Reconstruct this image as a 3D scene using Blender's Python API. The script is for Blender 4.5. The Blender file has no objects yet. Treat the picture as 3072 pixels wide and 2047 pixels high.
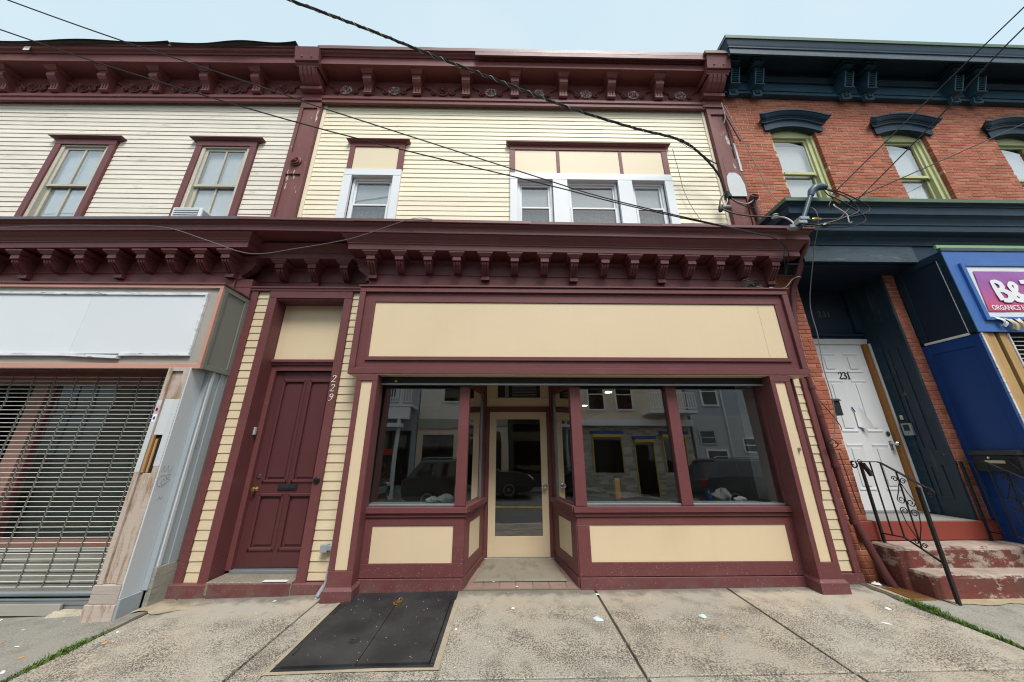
import bpy, math, random
from mathutils import Vector, Matrix
random.seed(7)
R = math.radians
S = bpy.context.scene
COL = S.collection

# ------------------------------------------------------------------ camera
cam = bpy.data.cameras.new('camera'); cam.lens = 11.5274; cam.sensor_width = 36; cam.sensor_fit = 'HORIZONTAL'
cam.clip_start = 0.05; cam.clip_end = 2000
co = bpy.data.objects.new('camera', cam); COL.objects.link(co)
def cam_matrix(p, y, r):
    cp, sp, cy, sy, cr, sr = math.cos(p), math.sin(p), math.cos(y), math.sin(y), math.cos(r), math.sin(r)
    Rz = Matrix(((cy, sy, 0), (-sy, cy, 0), (0, 0, 1)))
    A = Matrix(((1, 0, 0), (0, sp, -cp), (0, cp, sp)))
    Rr = Matrix(((cr, sr, 0), (-sr, cr, 0), (0, 0, 1)))
    return Rr @ A @ Rz
M = cam_matrix(0.316863, -0.0175251, 0.00046832)
rot = Matrix((M[0], -Vector(M[1]), -Vector(M[2]))).transposed()
co.matrix_world = Matrix.Translation((0, -4.5, 1.55)) @ rot.to_4x4()
S.camera = co

# ------------------------------------------------------------------ sky, sun, exposure
SUN_EL, SUN_AZ = R(58), R(18)          # azimuth measured from -Y (the street side) towards +X
w = bpy.data.worlds.new('World'); S.world = w; w.use_nodes = True
nt = w.node_tree; nt.nodes.clear()
out = nt.nodes.new('ShaderNodeOutputWorld'); bg = nt.nodes.new('ShaderNodeBackground'); bg.inputs[1].default_value = 0.09
sky = nt.nodes.new('ShaderNodeTexSky'); sky.sky_type = 'NISHITA'; sky.sun_disc = False
sky.sun_elevation = SUN_EL; sky.sun_rotation = math.pi - SUN_AZ; sky.dust_density = 3.0; sky.air_density = 1.0
tc = nt.nodes.new('ShaderNodeTexCoord'); cn = nt.nodes.new('ShaderNodeTexNoise'); cn.inputs['Scale'].default_value = 1.6
cn.inputs['Detail'].default_value = 4; cn.inputs['Roughness'].default_value = .45
cr_ = nt.nodes.new('ShaderNodeValToRGB')
cr_.color_ramp.elements[0].position = .35; cr_.color_ramp.elements[0].color = (3.05, 3.85, 4.2, 1)
cr_.color_ramp.elements[1].position = .68; cr_.color_ramp.elements[1].color = (3.72, 4.1, 4.22, 1)
mx = nt.nodes.new('ShaderNodeMix'); mx.data_type = 'RGBA'; mx.inputs[0].default_value = .86
nt.links.new(tc.outputs['Generated'], cn.inputs['Vector']); nt.links.new(cn.outputs['Fac'], cr_.inputs[0])
nt.links.new(sky.outputs[0], mx.inputs[6]); nt.links.new(cr_.outputs[0], mx.inputs[7])
nt.links.new(mx.outputs[2], bg.inputs[0]); nt.links.new(bg.outputs[0], out.inputs[0])
sl = bpy.data.lights.new('sun', 'SUN'); sl.energy = 1.5; sl.angle = R(22); sl.color = (1, .97, .92)
so = bpy.data.objects.new('sun', sl); COL.objects.link(so)
d = Vector((math.sin(SUN_AZ) * math.cos(SUN_EL), -math.cos(SUN_AZ) * math.cos(SUN_EL), math.sin(SUN_EL)))
so.rotation_euler = d.to_track_quat('Z', 'Y').to_euler(); so.location = (0, -20, 30)
vs = S.view_settings; vs.view_transform = 'Standard'; vs.look = 'None'; vs.gamma = 1; vs.use_curve_mapping = False
vs.exposure = 1.37
S.cycles.use_denoising = True; S.cycles.filter_width = 1.15
try: S.cycles.denoiser = 'OPENIMAGEDENOISE'
except Exception: pass
S.cycles.max_bounces = 5; S.cycles.use_adaptive_sampling = True; S.cycles.adaptive_threshold = .015; S.cycles.diffuse_bounces = 3; S.cycles.glossy_bounces = 3; S.cycles.transparent_max_bounces = 12; S.cycles.caustics_reflective = False; S.cycles.caustics_refractive = False

# ------------------------------------------------------------------ materials
MATS = {}
def _n(nt, t, **k):
    n = nt.nodes.new(t)
    for a, b in k.items(): setattr(n, a, b)
    return n
class NT:
    def __init__(s, name):
        m = bpy.data.materials.new(name); m.use_nodes = True; s.m = m; s.t = m.node_tree; s.t.nodes.clear()
        s.o = _n(s.t, 'ShaderNodeOutputMaterial'); MATS[name] = m
        s.geo = None
    def pos(s):
        if not s.geo: s.geo = _n(s.t, 'ShaderNodeNewGeometry')
        return s.geo.outputs['Position']
    def L(s, a, b): s.t.links.new(a, b)
    def scaled(s, v, sc):
        n = _n(s.t, 'ShaderNodeVectorMath', operation='MULTIPLY'); s.L(v, n.inputs[0]); n.inputs[1].default_value = sc; return n.outputs[0]
    def noise(s, scale, detail=4, rough=.55, vec=None, dist=0):
        n = _n(s.t, 'ShaderNodeTexNoise'); n.inputs['Scale'].default_value = scale; n.inputs['Detail'].default_value = detail
        n.inputs['Roughness'].default_value = rough; n.inputs['Distortion'].default_value = dist
        s.L(vec or s.pos(), n.inputs['Vector']); return n.outputs['Fac']
    def math(s, op, a, b=None, c=None, clamp=False):
        n = _n(s.t, 'ShaderNodeMath', operation=op, use_clamp=clamp)
        for i, v in enumerate((a, b, c)):
            if v is None: continue
            if isinstance(v, (int, float)): n.inputs[i].default_value = v
            else: s.L(v, n.inputs[i])
        return n.outputs[0]
    def ramp(s, f, a, b, ca=(0, 0, 0, 1), cb=(1, 1, 1, 1)):
        n = _n(s.t, 'ShaderNodeMapRange', interpolation_type='SMOOTHSTEP'); s.L(f, n.inputs[0]); n.inputs[1].default_value = a; n.inputs[2].default_value = b
        return n.outputs[0]
    def mix(s, f, a, b, blend='MIX'):
        n = _n(s.t, 'ShaderNodeMix', data_type='RGBA', blend_type=blend)
        for i, v in ((0, f), (6, a), (7, b)):
            if isinstance(v, (int, float)): n.inputs[i].default_value = v
            elif isinstance(v, tuple): n.inputs[i].default_value = (*v[:3], 1)
            else: s.L(v, n.inputs[i])
        return n.outputs[2]
    def scalecol(s, c, f):
        n = _n(s.t, 'ShaderNodeVectorMath', operation='SCALE')
        if isinstance(c, tuple): n.inputs[0].default_value = c[:3]
        else: s.L(c, n.inputs[0])
        s.L(f, n.inputs['Scale']); return n.outputs[0]
    def objrand(s): return _n(s.t, 'ShaderNodeObjectInfo').outputs['Random']
    def island(s):
        s.pos(); return s.geo.outputs['Random Per Island']
    def bump(s, h, strength, dist=.01):
        n = _n(s.t, 'ShaderNodeBump'); n.inputs['Strength'].default_value = strength; n.inputs['Distance'].default_value = dist
        s.L(h, n.inputs['Height']); return n.outputs[0]
    def bsdf(s, col, rough=.5, metal=0., normal=None, spec=.4):
        b = _n(s.t, 'ShaderNodeBsdfPrincipled')
        if isinstance(col, tuple): b.inputs['Base Color'].default_value = (*col[:3], 1)
        else: s.L(col, b.inputs['Base Color'])
        if isinstance(rough, (int, float)): b.inputs['Roughness'].default_value = rough
        else: s.L(rough, b.inputs['Roughness'])
        b.inputs['Metallic'].default_value = metal; b.inputs['Specular IOR Level'].default_value = spec
        if normal is not None: s.L(normal, b.inputs['Normal'])
        s.L(b.outputs[0], s.o.inputs[0]); return b

def paint(name, col, rough=.5, var=.08, vs=1.6, rnd=.05, grain=(3, 30, 40), gb=.12, peel=None, dirt=None, metal=0., spec=.35, fine=.05, drip=None, speck=False):
    n = NT(name); p = n.pos()
    v = n.math('MULTIPLY_ADD', n.noise(vs, 2), 2 * var, 1 - var)
    v = n.math('ADD', v, n.math('MULTIPLY_ADD', n.objrand(), 2 * rnd, -rnd))
    g = n.noise(1.0, 3, .6, n.scaled(p, grain))
    v = n.math('ADD', v, n.math('MULTIPLY_ADD', g, 2 * fine, -fine))
    c = n.scalecol(col, v)
    if dirt:      # (colour, low, high, scale-vector, amount)
        f = n.math('MULTIPLY', n.ramp(n.noise(1.0, 4, .65, n.scaled(p, dirt[3])), dirt[1], dirt[2]), dirt[4])
        c = n.mix(f, c, dirt[0])
    h = g
    if peel:      # (colour, low, high, scale-vector)
        f = n.ramp(n.noise(1.0, 5, .7, n.scaled(p, peel[3])), peel[1], peel[2])
        c = n.mix(f, c, peel[0]); h = n.math('MULTIPLY_ADD', f, -1.2, h)
    if drip:      # vertical streaks
        f = n.math('MULTIPLY', n.ramp(n.noise(1.0, 4, .6, n.scaled(p, (9, 9, .7))), .52, .8), drip[1])
        c = n.mix(f, c, drip[0])
    if speck:     # splashed specks and dust on the lower half metre
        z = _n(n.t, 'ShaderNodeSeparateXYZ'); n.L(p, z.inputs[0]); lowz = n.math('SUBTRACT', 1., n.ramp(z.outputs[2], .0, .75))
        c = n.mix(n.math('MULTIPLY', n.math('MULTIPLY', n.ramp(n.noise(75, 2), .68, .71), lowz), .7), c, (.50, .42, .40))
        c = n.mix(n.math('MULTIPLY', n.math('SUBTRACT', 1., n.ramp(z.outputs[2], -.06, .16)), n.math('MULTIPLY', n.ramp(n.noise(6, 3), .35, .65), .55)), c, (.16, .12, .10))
    rg = n.math('MULTIPLY_ADD', g, .2, rough - .1)
    n.bsdf(c, rg, metal, n.bump(h, gb, .004) if gb > .08 else None, spec); return n.m

BURG = (.144, .046, .048)
paint('burgundy', BURG, .5, .10, dirt=((.21, .09, .09), .5, .78, (1.3, 1.3, 4), .4), peel=((.30, .19, .17), .725, .74, (16, 16, 16)), drip=((.105, .038, .042), .2), gb=.2, speck=True)
paint('burgundy_old', (.158, .048, .046), .55, .12, peel=((.42, .30, .27), .70, .73, (5, 5, 9)), dirt=((.23, .09, .085), .5, .8, (2.5, 2.5, 1.0), .4), gb=.3)
paint('burgundy_worn', (.165, .058, .056), .6, .14, peel=((.60, .52, .46), .625, .65, (9, 9, 2.2)), dirt=((.26, .13, .12), .45, .8, (3, 3, .8), .5), gb=.35)
paint('burgundy_flashing', (.14, .06, .06), .45, .12, gb=.05, dirt=((.12, .09, .1), .5, .8, (1, 1, 3), .6))
paint('grey_flashing', (.13, .11, .125), .5, .15, gb=.05)
paint('rosette_white', (.5, .42, .39), .7, .2, peel=(BURG, .5, .53, (30, 30, 30)), gb=.3)
paint('cream_panel', (.68, .545, .365), .5, .05, vs=.8, rnd=.02, gb=.1, fine=.02, dirt=((.55, .41, .23), .5, .85, (.8, .8, .5), .4), drip=((.45, .35, .22), .07))
paint('cream_siding', (.82, .745, .575), .55, .05, vs=2.5, rnd=.035, gb=.25, fine=.06, dirt=((.45, .36, .25), .66, .85, (2, 2, 14), .5))
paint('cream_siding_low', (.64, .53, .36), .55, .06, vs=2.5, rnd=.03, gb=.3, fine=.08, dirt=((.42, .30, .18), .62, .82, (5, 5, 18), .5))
paint('cream_top_panel', (.74, .63, .45), .5, .03, rnd=.01, gb=.05, fine=.02)
paint('white_siding', (.72, .67, .58), .65, .07, vs=2.5, rnd=.05, gb=.4, fine=.12, dirt=((.33, .285, .23), .57, .80, (2.6, 2.6, 9), .6))
paint('vinyl_white', (.74, .77, .80), .4, .02, rnd=.01, gb=.03, fine=.01, dirt=((.5, .5, .5), .6, .85, (3, 3, 1), .25))
paint('sash_old', (.50, .475, .395), .6, .12, gb=.3, fine=.15, peel=((.22, .18, .13), .66, .7, (20, 20, 12)))
paint('door_burgundy', (.092, .029, .032), .38, .06, gb=.15, spec=.4)
paint('salmon', (.50, .262, .205), .6, .08, gb=.2, fine=.12, peel=((.35, .27, .19), .70, .72, (14, 14, 9)), dirt=((.42, .27, .2), .5, .75, (1.5, 1.5, 6), .4))
paint('grey_putty', (.345, .325, .29), .6, .06, gb=.1, dirt=((.24, .24, .22), .5, .8, (1.5, 1.5, .7), .4))
paint('grey_side', (.20, .205, .185), .6, .08, gb=.12, dirt=((.13, .14, .125), .45, .8, (2, 2, .8), .5))
paint('salmon_dim', (.27, .145, .115), .6, .08, gb=.1, fine=.1)
paint('shade_pale', (.72, .79, .85), .7, .03, gb=.02)
paint('sign_white', (.68, .71, .745), .45, .03, gb=.04, fine=.01, dirt=((.45, .47, .5), .58, .8, (.9, .9, .9), .35))
paint('white_peeling', (.70, .72, .76), .6, .06, gb=.3, peel=((.16, .135, .10), .60, .64, (5, 5, 24)), dirt=((.36, .37, .39), .45, .7, (3, 3, 14), .7))
paint('pil_paleblue', (.54, .575, .605), .55, .05, gb=.12, dirt=((.33, .34, .35), .55, .8, (2, 2, .8), .4), fine=.04)
paint('pil_blue', (.33, .38, .41), .55, .07, gb=.12, dirt=((.38, .42, .46), .60, .68, (6, 6, .5), .6), fine=.05)
paint('pil_wood', (.47, .385, .33), .7, .1, gb=.5, fine=.15, peel=((.30, .205, .135), .50, .64, (11, 11, 1.8)), dirt=((.60, .57, .58), .55, .75, (4, 4, 1), .6))
paint('pil_plank', (.40, .345, .31), .75, .12, gb=.5, fine=.2, peel=((.2, .15, .11), .66, .7, (4, 4, 30)))
paint('old_boards', (.30, .295, .255), .7, .12, gb=.4, fine=.2, dirt=((.15, .14, .12), .5, .75, (3, 3, 14), .5))
paint('bare_wood', (.42, .235, .105), .7, .15, vs=5, grain=(30, 30, 2.2), gb=.4, fine=.25)
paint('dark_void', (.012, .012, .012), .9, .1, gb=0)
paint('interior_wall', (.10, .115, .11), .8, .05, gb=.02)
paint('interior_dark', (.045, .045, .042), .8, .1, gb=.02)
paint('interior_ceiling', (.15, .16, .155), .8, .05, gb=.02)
paint('window_reveal', (.70, .80, .78), .6, .04, gb=.03)
paint('navy', (.0105, .031, .054), .5, .15, gb=.2, fine=.2, dirt=((.035, .085, .125), .5, .8, (2.5, 2.5, 9), .5), spec=.25)
paint('navy_lit', (.026, .070, .108), .5, .18, gb=.25, fine=.25, dirt=((.06, .12, .165), .5, .78, (2.5, 2.5, 9), .6), spec=.3)  # lit copy of navy: bracket and frieze highlights put into the colour
paint('navy_worn', (.05, .078, .10), .6, .2, gb=.5, fine=.3, peel=((.13, .15, .16), .55, .68, (2.2, 2.2, 20)), dirt=((.03, .04, .05), .5, .7, (4, 4, 18), .7))
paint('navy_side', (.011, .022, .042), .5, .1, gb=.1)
paint('navy_flaking', (.017, .034, .05), .5, .15, gb=.5, fine=.2, peel=((.28, .15, .06), .685, .70, (6, 6, 4)), dirt=((.06, .10, .125), .55, .75, (8, 8, 2), .5))
paint('green_flashing', (.085, .135, .09), .5, .15, gb=.1)
paint('green_strip', (.20, .38, .16), .5, .08, gb=.05)
paint('store_blue', (.007, .05, .215), .4, .05, gb=.08, fine=.04)
paint('store_blue_front', (.045, .135, .40), .4, .06, gb=.1, dirt=((.09, .2, .48), .5, .8, (2, 2, 5), .4))
paint('olive_window', (.50, .51, .275), .55, .1, gb=.15, fine=.1, dirt=((.33, .35, .17), .5, .8, (4, 4, 1.5), .5))
paint('door_white', (.66, .67, .68), .45, .03, gb=.06, fine=.02, dirt=((.42, .42, .42), .6, .8, (3.5, 3.5, 2.5), .3))
paint('stain_wood', (.27, .115, .028), .5, .15, vs=4, grain=(25, 25, 2), gb=.3, fine=.25)
paint('lumber', (.46, .285, .12), .75, .15, vs=4, grain=(22, 22, 1.8), gb=.4, fine=.3, peel=((.62, .58, .5), .63, .66, (16, 3, 3)))
paint('red_slab', (.25, .05, .036), .55, .1, gb=.15, peel=((.30, .25, .23), .70, .73, (7, 7, 7)))
paint('grey_deck', (.25, .235, .22), .8, .1, gb=.2)
paint('pipe_paint', (.105, .036, .036), .35, .07, gb=.06)
paint('conduit_grey', (.30, .33, .36), .45, .1, gb=.05)
paint('mast_blue', (.05, .082, .115), .45, .15, gb=.1)
paint('iron', (.016, .016, .017), .42, .15, gb=.1)
paint('cable_black', (.018, .018, .019), .55, .1, gb=0)
paint('cable_grey', (.17, .165, .16), .5, .1, gb=0)
paint('cable_pale', (.42, .41, .40), .5, .1, gb=0)
paint('band_pale', (.30, .36, .30), .5, .1, gb=0)
paint('galv', (.30, .33, .35), .42, .1, gb=.05, metal=.6)
paint('grille_steel', (.70, .69, .63), .45, .12, gb=.05, metal=.0, peel=((.30, .20, .08), .72, .75, (30, 30, 30)))
paint('grille_link', (.17, .17, .15), .5, .12, gb=.05, metal=.0, peel=((.22, .15, .06), .64, .68, (30, 30, 30)))
paint('black_metal', (.02, .02, .021), .5, .15, gb=.1)
paint('brass', (.55, .38, .12), .3, .1, gb=.03, metal=.9)
paint('chrome', (.62, .62, .62), .22, .05, gb=.02, metal=1)
paint('rust', (.20, .09, .025), .8, .25, vs=12, gb=.4, dirt=((.09, .05, .03), .45, .7, (12, 12, 12), .6))
paint('numeral_cream', (.74, .66, .52), .4, .05, gb=0)
paint('numeral_dark', (.035, .032, .025), .4, .1, gb=0)
paint('numeral_tan', (.20, .15, .085), .5, .1, gb=0)
paint('paper', (.78, .79, .80), .7, .05, gb=.05)
paint('paper_orange', (.75, .28, .05), .7, .05, gb=.05)
paint('paper_pink', (.75, .35, .48), .7, .05, gb=.05)
paint('banner_shadow', (.20, .05, .22), .5, .03, gb=0)
paint('paper_teal', (.52, .62, .63), .7, .35, vs=40, gb=.05)
paint('paper_cream', (.62, .52, .38), .7, .1, gb=.05)
paint('tape_blue', (.02, .25, .55), .6, .05, gb=0)
paint('plastic_white', (.42, .44, .45), .4, .05, gb=.05)
paint('plastic_black', (.012, .012, .013), .35, .1, gb=.05)
paint('plastic_green', (.16, .48, .03), .4, .05, gb=0)
paint('plastic_blue', (.01, .06, .22), .3, .05, gb=0)
paint('box_orange', (.65, .28, .05), .6, .05, gb=0)
paint('poster_print', (.32, .32, .36), .6, .3, vs=14, gb=0, dirt=((.35, .08, .08), .55, .6, (11, 11, 11), .8))
paint('mat_coir', (.225, .195, .15), .95, .15, vs=6, gb=.5, dirt=((.09, .075, .055), .5, .72, (5, 5, 5), .6))
paint('tile_red', (.255, .17, .14), .6, .12, vs=6, rnd=.1, gb=.15, dirt=((.16, .13, .11), .45, .75, (4, 4, 4), .6))
paint('stucco', (.68, .56, .43), .9, .1, gb=.3)
paint('trim_white', (.74, .74, .72), .6, .05, gb=.1)
paint('far_grey', (.46, .47, .46), .7, .06, gb=.1)
paint('grey_siding', (.40, .43, .465), .7, .06, gb=.15)
paint('awning_yellow', (.58, .45, .10), .6, .08, gb=.1)
paint('awning_blue', (.03, .07, .30), .6, .08, gb=.1)
paint('shop_red', (.5, .04, .03), .6, .1, gb=.1)
paint('suv_paint', (.035, .035, .038), .15, .05, gb=0, spec=.6)
paint('car_dark', (.02, .022, .03), .15, .05, gb=0, spec=.6)
paint('tyre', (.02, .02, .02), .8, .1, gb=.1)
paint('taillight', (.3, .01, .01), .2, .05, gb=0)
paint('roof_felt', (.06, .06, .052), .85, .2, vs=6, gb=.4)
paint('shade_white', (.86, .87, .88), .7, .03, gb=.02)
paint('shade_grey', (.56, .60, .65), .7, .05, gb=.02)
paint('inner_grime', (.06, .075, .07), .6, .25, vs=2, gb=.05)
paint('graffiti_ink', (.26, .30, .34), .7, .05, gb=0)
paint('patch_paint', (.56, .59, .61), .6, .05, gb=.15, dirt=((.42, .46, .5), .55, .7, (5, 5, 3), .6))
paint('white_patch', (.60, .62, .63), .6, .05, gb=.15, dirt=((.4, .38, .36), .62, .7, (8, 8, 8), .6))
paint('yellow_line', (.55, .38, .05), .7, .1, gb=.1)
paint('dirt', (.085, .07, .052), .95, .3, vs=9, gb=.6)
paint('bare_sand', (.36, .29, .195), .9, .15, vs=6, gb=.4)
paint('kerb_stone', (.30, .295, .28), .85, .12, vs=5, gb=.4)
paint('asphalt', (.075, .074, .073), .85, .2, vs=30, gb=.4)
paint('ground_soil', (.12, .11, .09), .95, .2, gb=.2)

def curtain():
    n = NT('curtain'); p = n.pos()
    a = n.noise(1, 3, .6, n.scaled(p, (260, 5, 9))); b = n.noise(1, 3, .6, n.scaled(p, (9, 5, 260)))
    f = n.math('ADD', a, b); f = n.ramp(f, .75, 1.3)
    n.bsdf(n.mix(f, (.05, .053, .056), (.27, .28, .29)), .9, 0, None, .1)
curtain()
def glass(name, boost=4.2, tint=.95, wav=.002, sc=1.1):
    n = NT(name); tr = _n(n.t, 'ShaderNodeBsdfTransparent'); tr.inputs[0].default_value = (tint, tint * 1.01, tint, 1)
    gl = _n(n.t, 'ShaderNodeBsdfGlossy'); gl.inputs['Roughness'].default_value = .004
    fr = _n(n.t, 'ShaderNodeFresnel'); fr.inputs[0].default_value = 1.52
    bm = n.bump(n.noise(sc, 1), wav, 1.0); n.L(bm, gl.inputs['Normal'])
    mxs = _n(n.t, 'ShaderNodeMixShader'); n.pos(); n.L(n.math('MULTIPLY', n.math('MULTIPLY', fr.outputs[0], boost), n.math('SUBTRACT', 1., n.geo.outputs['Backfacing']), clamp=True), mxs.inputs[0])
    n.L(tr.outputs[0], mxs.inputs[1]); n.L(gl.outputs[0], mxs.inputs[2]); n.L(mxs.outputs[0], n.o.inputs[0])
glass('glass', 8.5); glass('glass_up', 4.5, .95, .001, 1.5); glass('glass_old', 6.0, .93, .002, 1.6); glass('glass_car', 1.5, .25, 0)
glass('glass_dim', 1.0, .9, .002, 1.5)
def emis(name, col, st):
    n = NT(name); e = _n(n.t, 'ShaderNodeEmission'); e.inputs[0].default_value = (*col, 1); e.inputs[1].default_value = st; n.L(e.outputs[0], n.o.inputs[0])
emis('lamp_glow', (1, .78, .5), 9)
def brick_mat():
    n = NT('brick'); p = n.pos()
    rnd = n.math('FRACT', n.math('ADD', n.math('MULTIPLY', n.objrand(), 7.3), n.math('MULTIPLY', n.island(), 5.7)))
    c = n.mix(n.ramp(rnd, 0, 1), (.325, .097, .057), (.425, .140, .084))
    c = n.mix(n.ramp(rnd, .88, 1), c, (.46, .18, .105))
    c = n.mix(n.math('MULTIPLY', n.ramp(n.noise(9, 3), .5, .75), .3), c, (.26, .10, .07))
    c = n.mix(n.math('MULTIPLY', n.ramp(n.noise(28, 3, .7), .62, .72), .45), c, (.50, .27, .19))
    h = n.noise(60, 4, .7); n.bsdf(c, .85, 0, n.bump(h, .5, .006), .25)
brick_mat()
def mortar_mat():
    n = NT('mortar'); c = n.mix(n.ramp(n.noise(7, 5), .3, .7), (.47, .27, .19), (.55, .37, .285)); n.bsdf(c, .95, 0, n.bump(n.noise(70, 3), .5, .004), .2)
mortar_mat()
def concrete(name, base=(.40, .365, .315), expose=1., smooth_y=-.32, stain=.5, warm=(.44, .37, .27)):
    n = NT(name); p = n.pos()
    sep = _n(n.t, 'ShaderNodeSeparateXYZ'); n.L(p, sep.inputs[0])
    big = n.noise(1.1, 4, .6); mid = n.noise(4.5, 4, .6)
    a = n.noise(88, 3, .62); b = n.noise(140, 2, .6); pt = n.noise(2.1, 3)
    yy = n.math('MULTIPLY_ADD', mid, .5, n.math('MULTIPLY', sep.outputs[1], -1.))
    ex = n.math('MULTIPLY', n.ramp(yy, .25 - smooth_y - .16, .25 - smooth_y + .35), expose)
    ex = n.math('MULTIPLY', ex, n.math('MULTIPLY_ADD', n.ramp(pt, .3, .6), .45, .55))
    c = n.mix(n.ramp(big, .35, .68), base, warm)
    c = n.mix(n.math('MULTIPLY', n.ramp(mid, .48, .75), stain), c, tuple(x * .50 for x in base))
    dk = n.math('MULTIPLY', n.ramp(n.math('MULTIPLY_ADD', n.math('SUBTRACT', pt, .5), .30, a), .505, .56), ex); lt = n.math('MULTIPLY', n.ramp(b, .50, .58), ex)
    c = n.scalecol(c, n.math('MULTIPLY_ADD', n.objrand(), .24, .90))
    wb = n.math('MULTIPLY', n.ramp(n.math('MULTIPLY_ADD', n.noise(7, 3), .35, sep.outputs[1]), -.02, .14), .75)  # dirt along the wall base, deepened as a painted contact shadow
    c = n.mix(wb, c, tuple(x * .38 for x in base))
    c = n.mix(n.math('MULTIPLY', lt, .55), c, (.58, .51, .40))
    c = n.mix(n.math('MULTIPLY', dk, .85), c, (.060, .056, .052))
    c = n.mix(n.math('MULTIPLY', n.ramp(n.noise(13, 2), .70, .74), .4), c, (.085, .075, .065))
    h = n.math('MULTIPLY_ADD', dk, -.8, b)
    n.bsdf(c, .85, 0, n.bump(h, .4, .006), .25)
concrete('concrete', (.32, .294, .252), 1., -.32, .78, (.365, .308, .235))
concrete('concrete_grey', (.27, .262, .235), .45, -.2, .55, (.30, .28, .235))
concrete('concrete_sill', (.42, .37, .29), .7, 3., .3)
concrete('concrete_patch', (.30, .255, .18), .2, 3., .5)
def hatch_mat():
    n = NT('hatch_plate'); p = n.pos()
    big = n.noise(2.2, 5); c = n.mix(n.ramp(big, .35, .75), (.021, .022, .025), (.052, .053, .055))
    sp = n.ramp(n.noise(38, 4, .7), .66, .74); c = n.mix(n.math('MULTIPLY', sp, .6), c, (.22, .22, .21))
    wa = _n(n.t, 'ShaderNodeTexChecker'); wa.inputs['Scale'].default_value = 46
    mp = _n(n.t, 'ShaderNodeMapping'); mp.inputs['Rotation'].default_value = (0, 0, R(45)); n.L(p, mp.inputs[0]); n.L(mp.outputs[0], wa.inputs[0])
    n.bsdf(c, n.math('MULTIPLY_ADD', big, .3, .38), .3, n.bump(wa.outputs['Fac'], .45, .003), .4)
hatch_mat()
def banner_mat():
    n = NT('banner_print'); sep = _n(n.t, 'ShaderNodeSeparateXYZ'); n.L(n.pos(), sep.inputs[0])
    cr = _n(n.t, 'ShaderNodeValToRGB'); e = cr.color_ramp.elements
    e[0].position = 0; e[0].color = (.50, .045, .11, 1); e[1].position = 1; e[1].color = (.27, .09, .36, 1)
    x = e.new(.3); x.color = (.48, .08, .26, 1); x = e.new(.6); x.color = (.32, .085, .33, 1)
    mr = _n(n.t, 'ShaderNodeMapRange'); mr.inputs[1].default_value = 3.32; mr.inputs[2].default_value = 3.97; n.L(sep.outputs[2], mr.inputs[0]); n.L(mr.outputs[0], cr.inputs[0])
    n.bsdf(cr.outputs[0], .35, 0, n.bump(n.noise(3, 2, .4, n.scaled(n.pos(), (1.4, 1, 1))), .5, .03), .4)
banner_mat()
def grass_mat():
    n = NT('grass'); c = n.mix(n.island(), (.05, .115, .02), (.13, .20, .035)); n.bsdf(c, .6, 0, None, .3)
grass_mat()
def stone_mat():
    n = NT('stone_face'); c = n.mix(n.island(), (.34, .30, .24), (.66, .61, .52)); n.bsdf(c, .85, 0, n.bump(n.noise(30, 4), .4, .01), .2)
stone_mat()
def leaf_mat():
    n = NT('flowers'); c = n.mix(n.ramp(n.island(), .4, .9), (.06, .13, .03), (.45, .10, .10)); n.bsdf(c, .6)
leaf_mat()
def step_mat():
    n = NT('red_step'); p = n.pos(); sp = _n(n.t, 'ShaderNodeSeparateXYZ'); n.L(n.geo.outputs['True Normal'], sp.inputs[0])
    f = n.noise(1, 6, .72, n.scaled(p, (5, 5, 8))); low = _n(n.t, 'ShaderNodeSeparateXYZ'); n.L(p, low.inputs[0])
    th = n.math('ADD', f, n.math('MULTIPLY', n.math('ABSOLUTE', sp.outputs[2]), -.16))
    th = n.math('ADD', th, n.math('MULTIPLY', n.math('LESS_THAN', low.outputs[2], .235), .10))
    red = n.mix(n.ramp(n.noise(3, 4), .35, .7), (.165, .042, .034), (.115, .058, .046))
    c = n.mix(n.ramp(n.noise(6, 4), .35, .7), (.31, .235, .19), (.40, .32, .265))
    c = n.mix(n.ramp(th, .455, .53), c, red)
    c = n.mix(n.math('MULTIPLY', n.ramp(n.noise(9, 4), .55, .72), .5), c, (.12, .10, .085))
    n.bsdf(c, .8, 0, n.bump(n.noise(26, 4, .7), .6, .01), .3)
step_mat()
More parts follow.
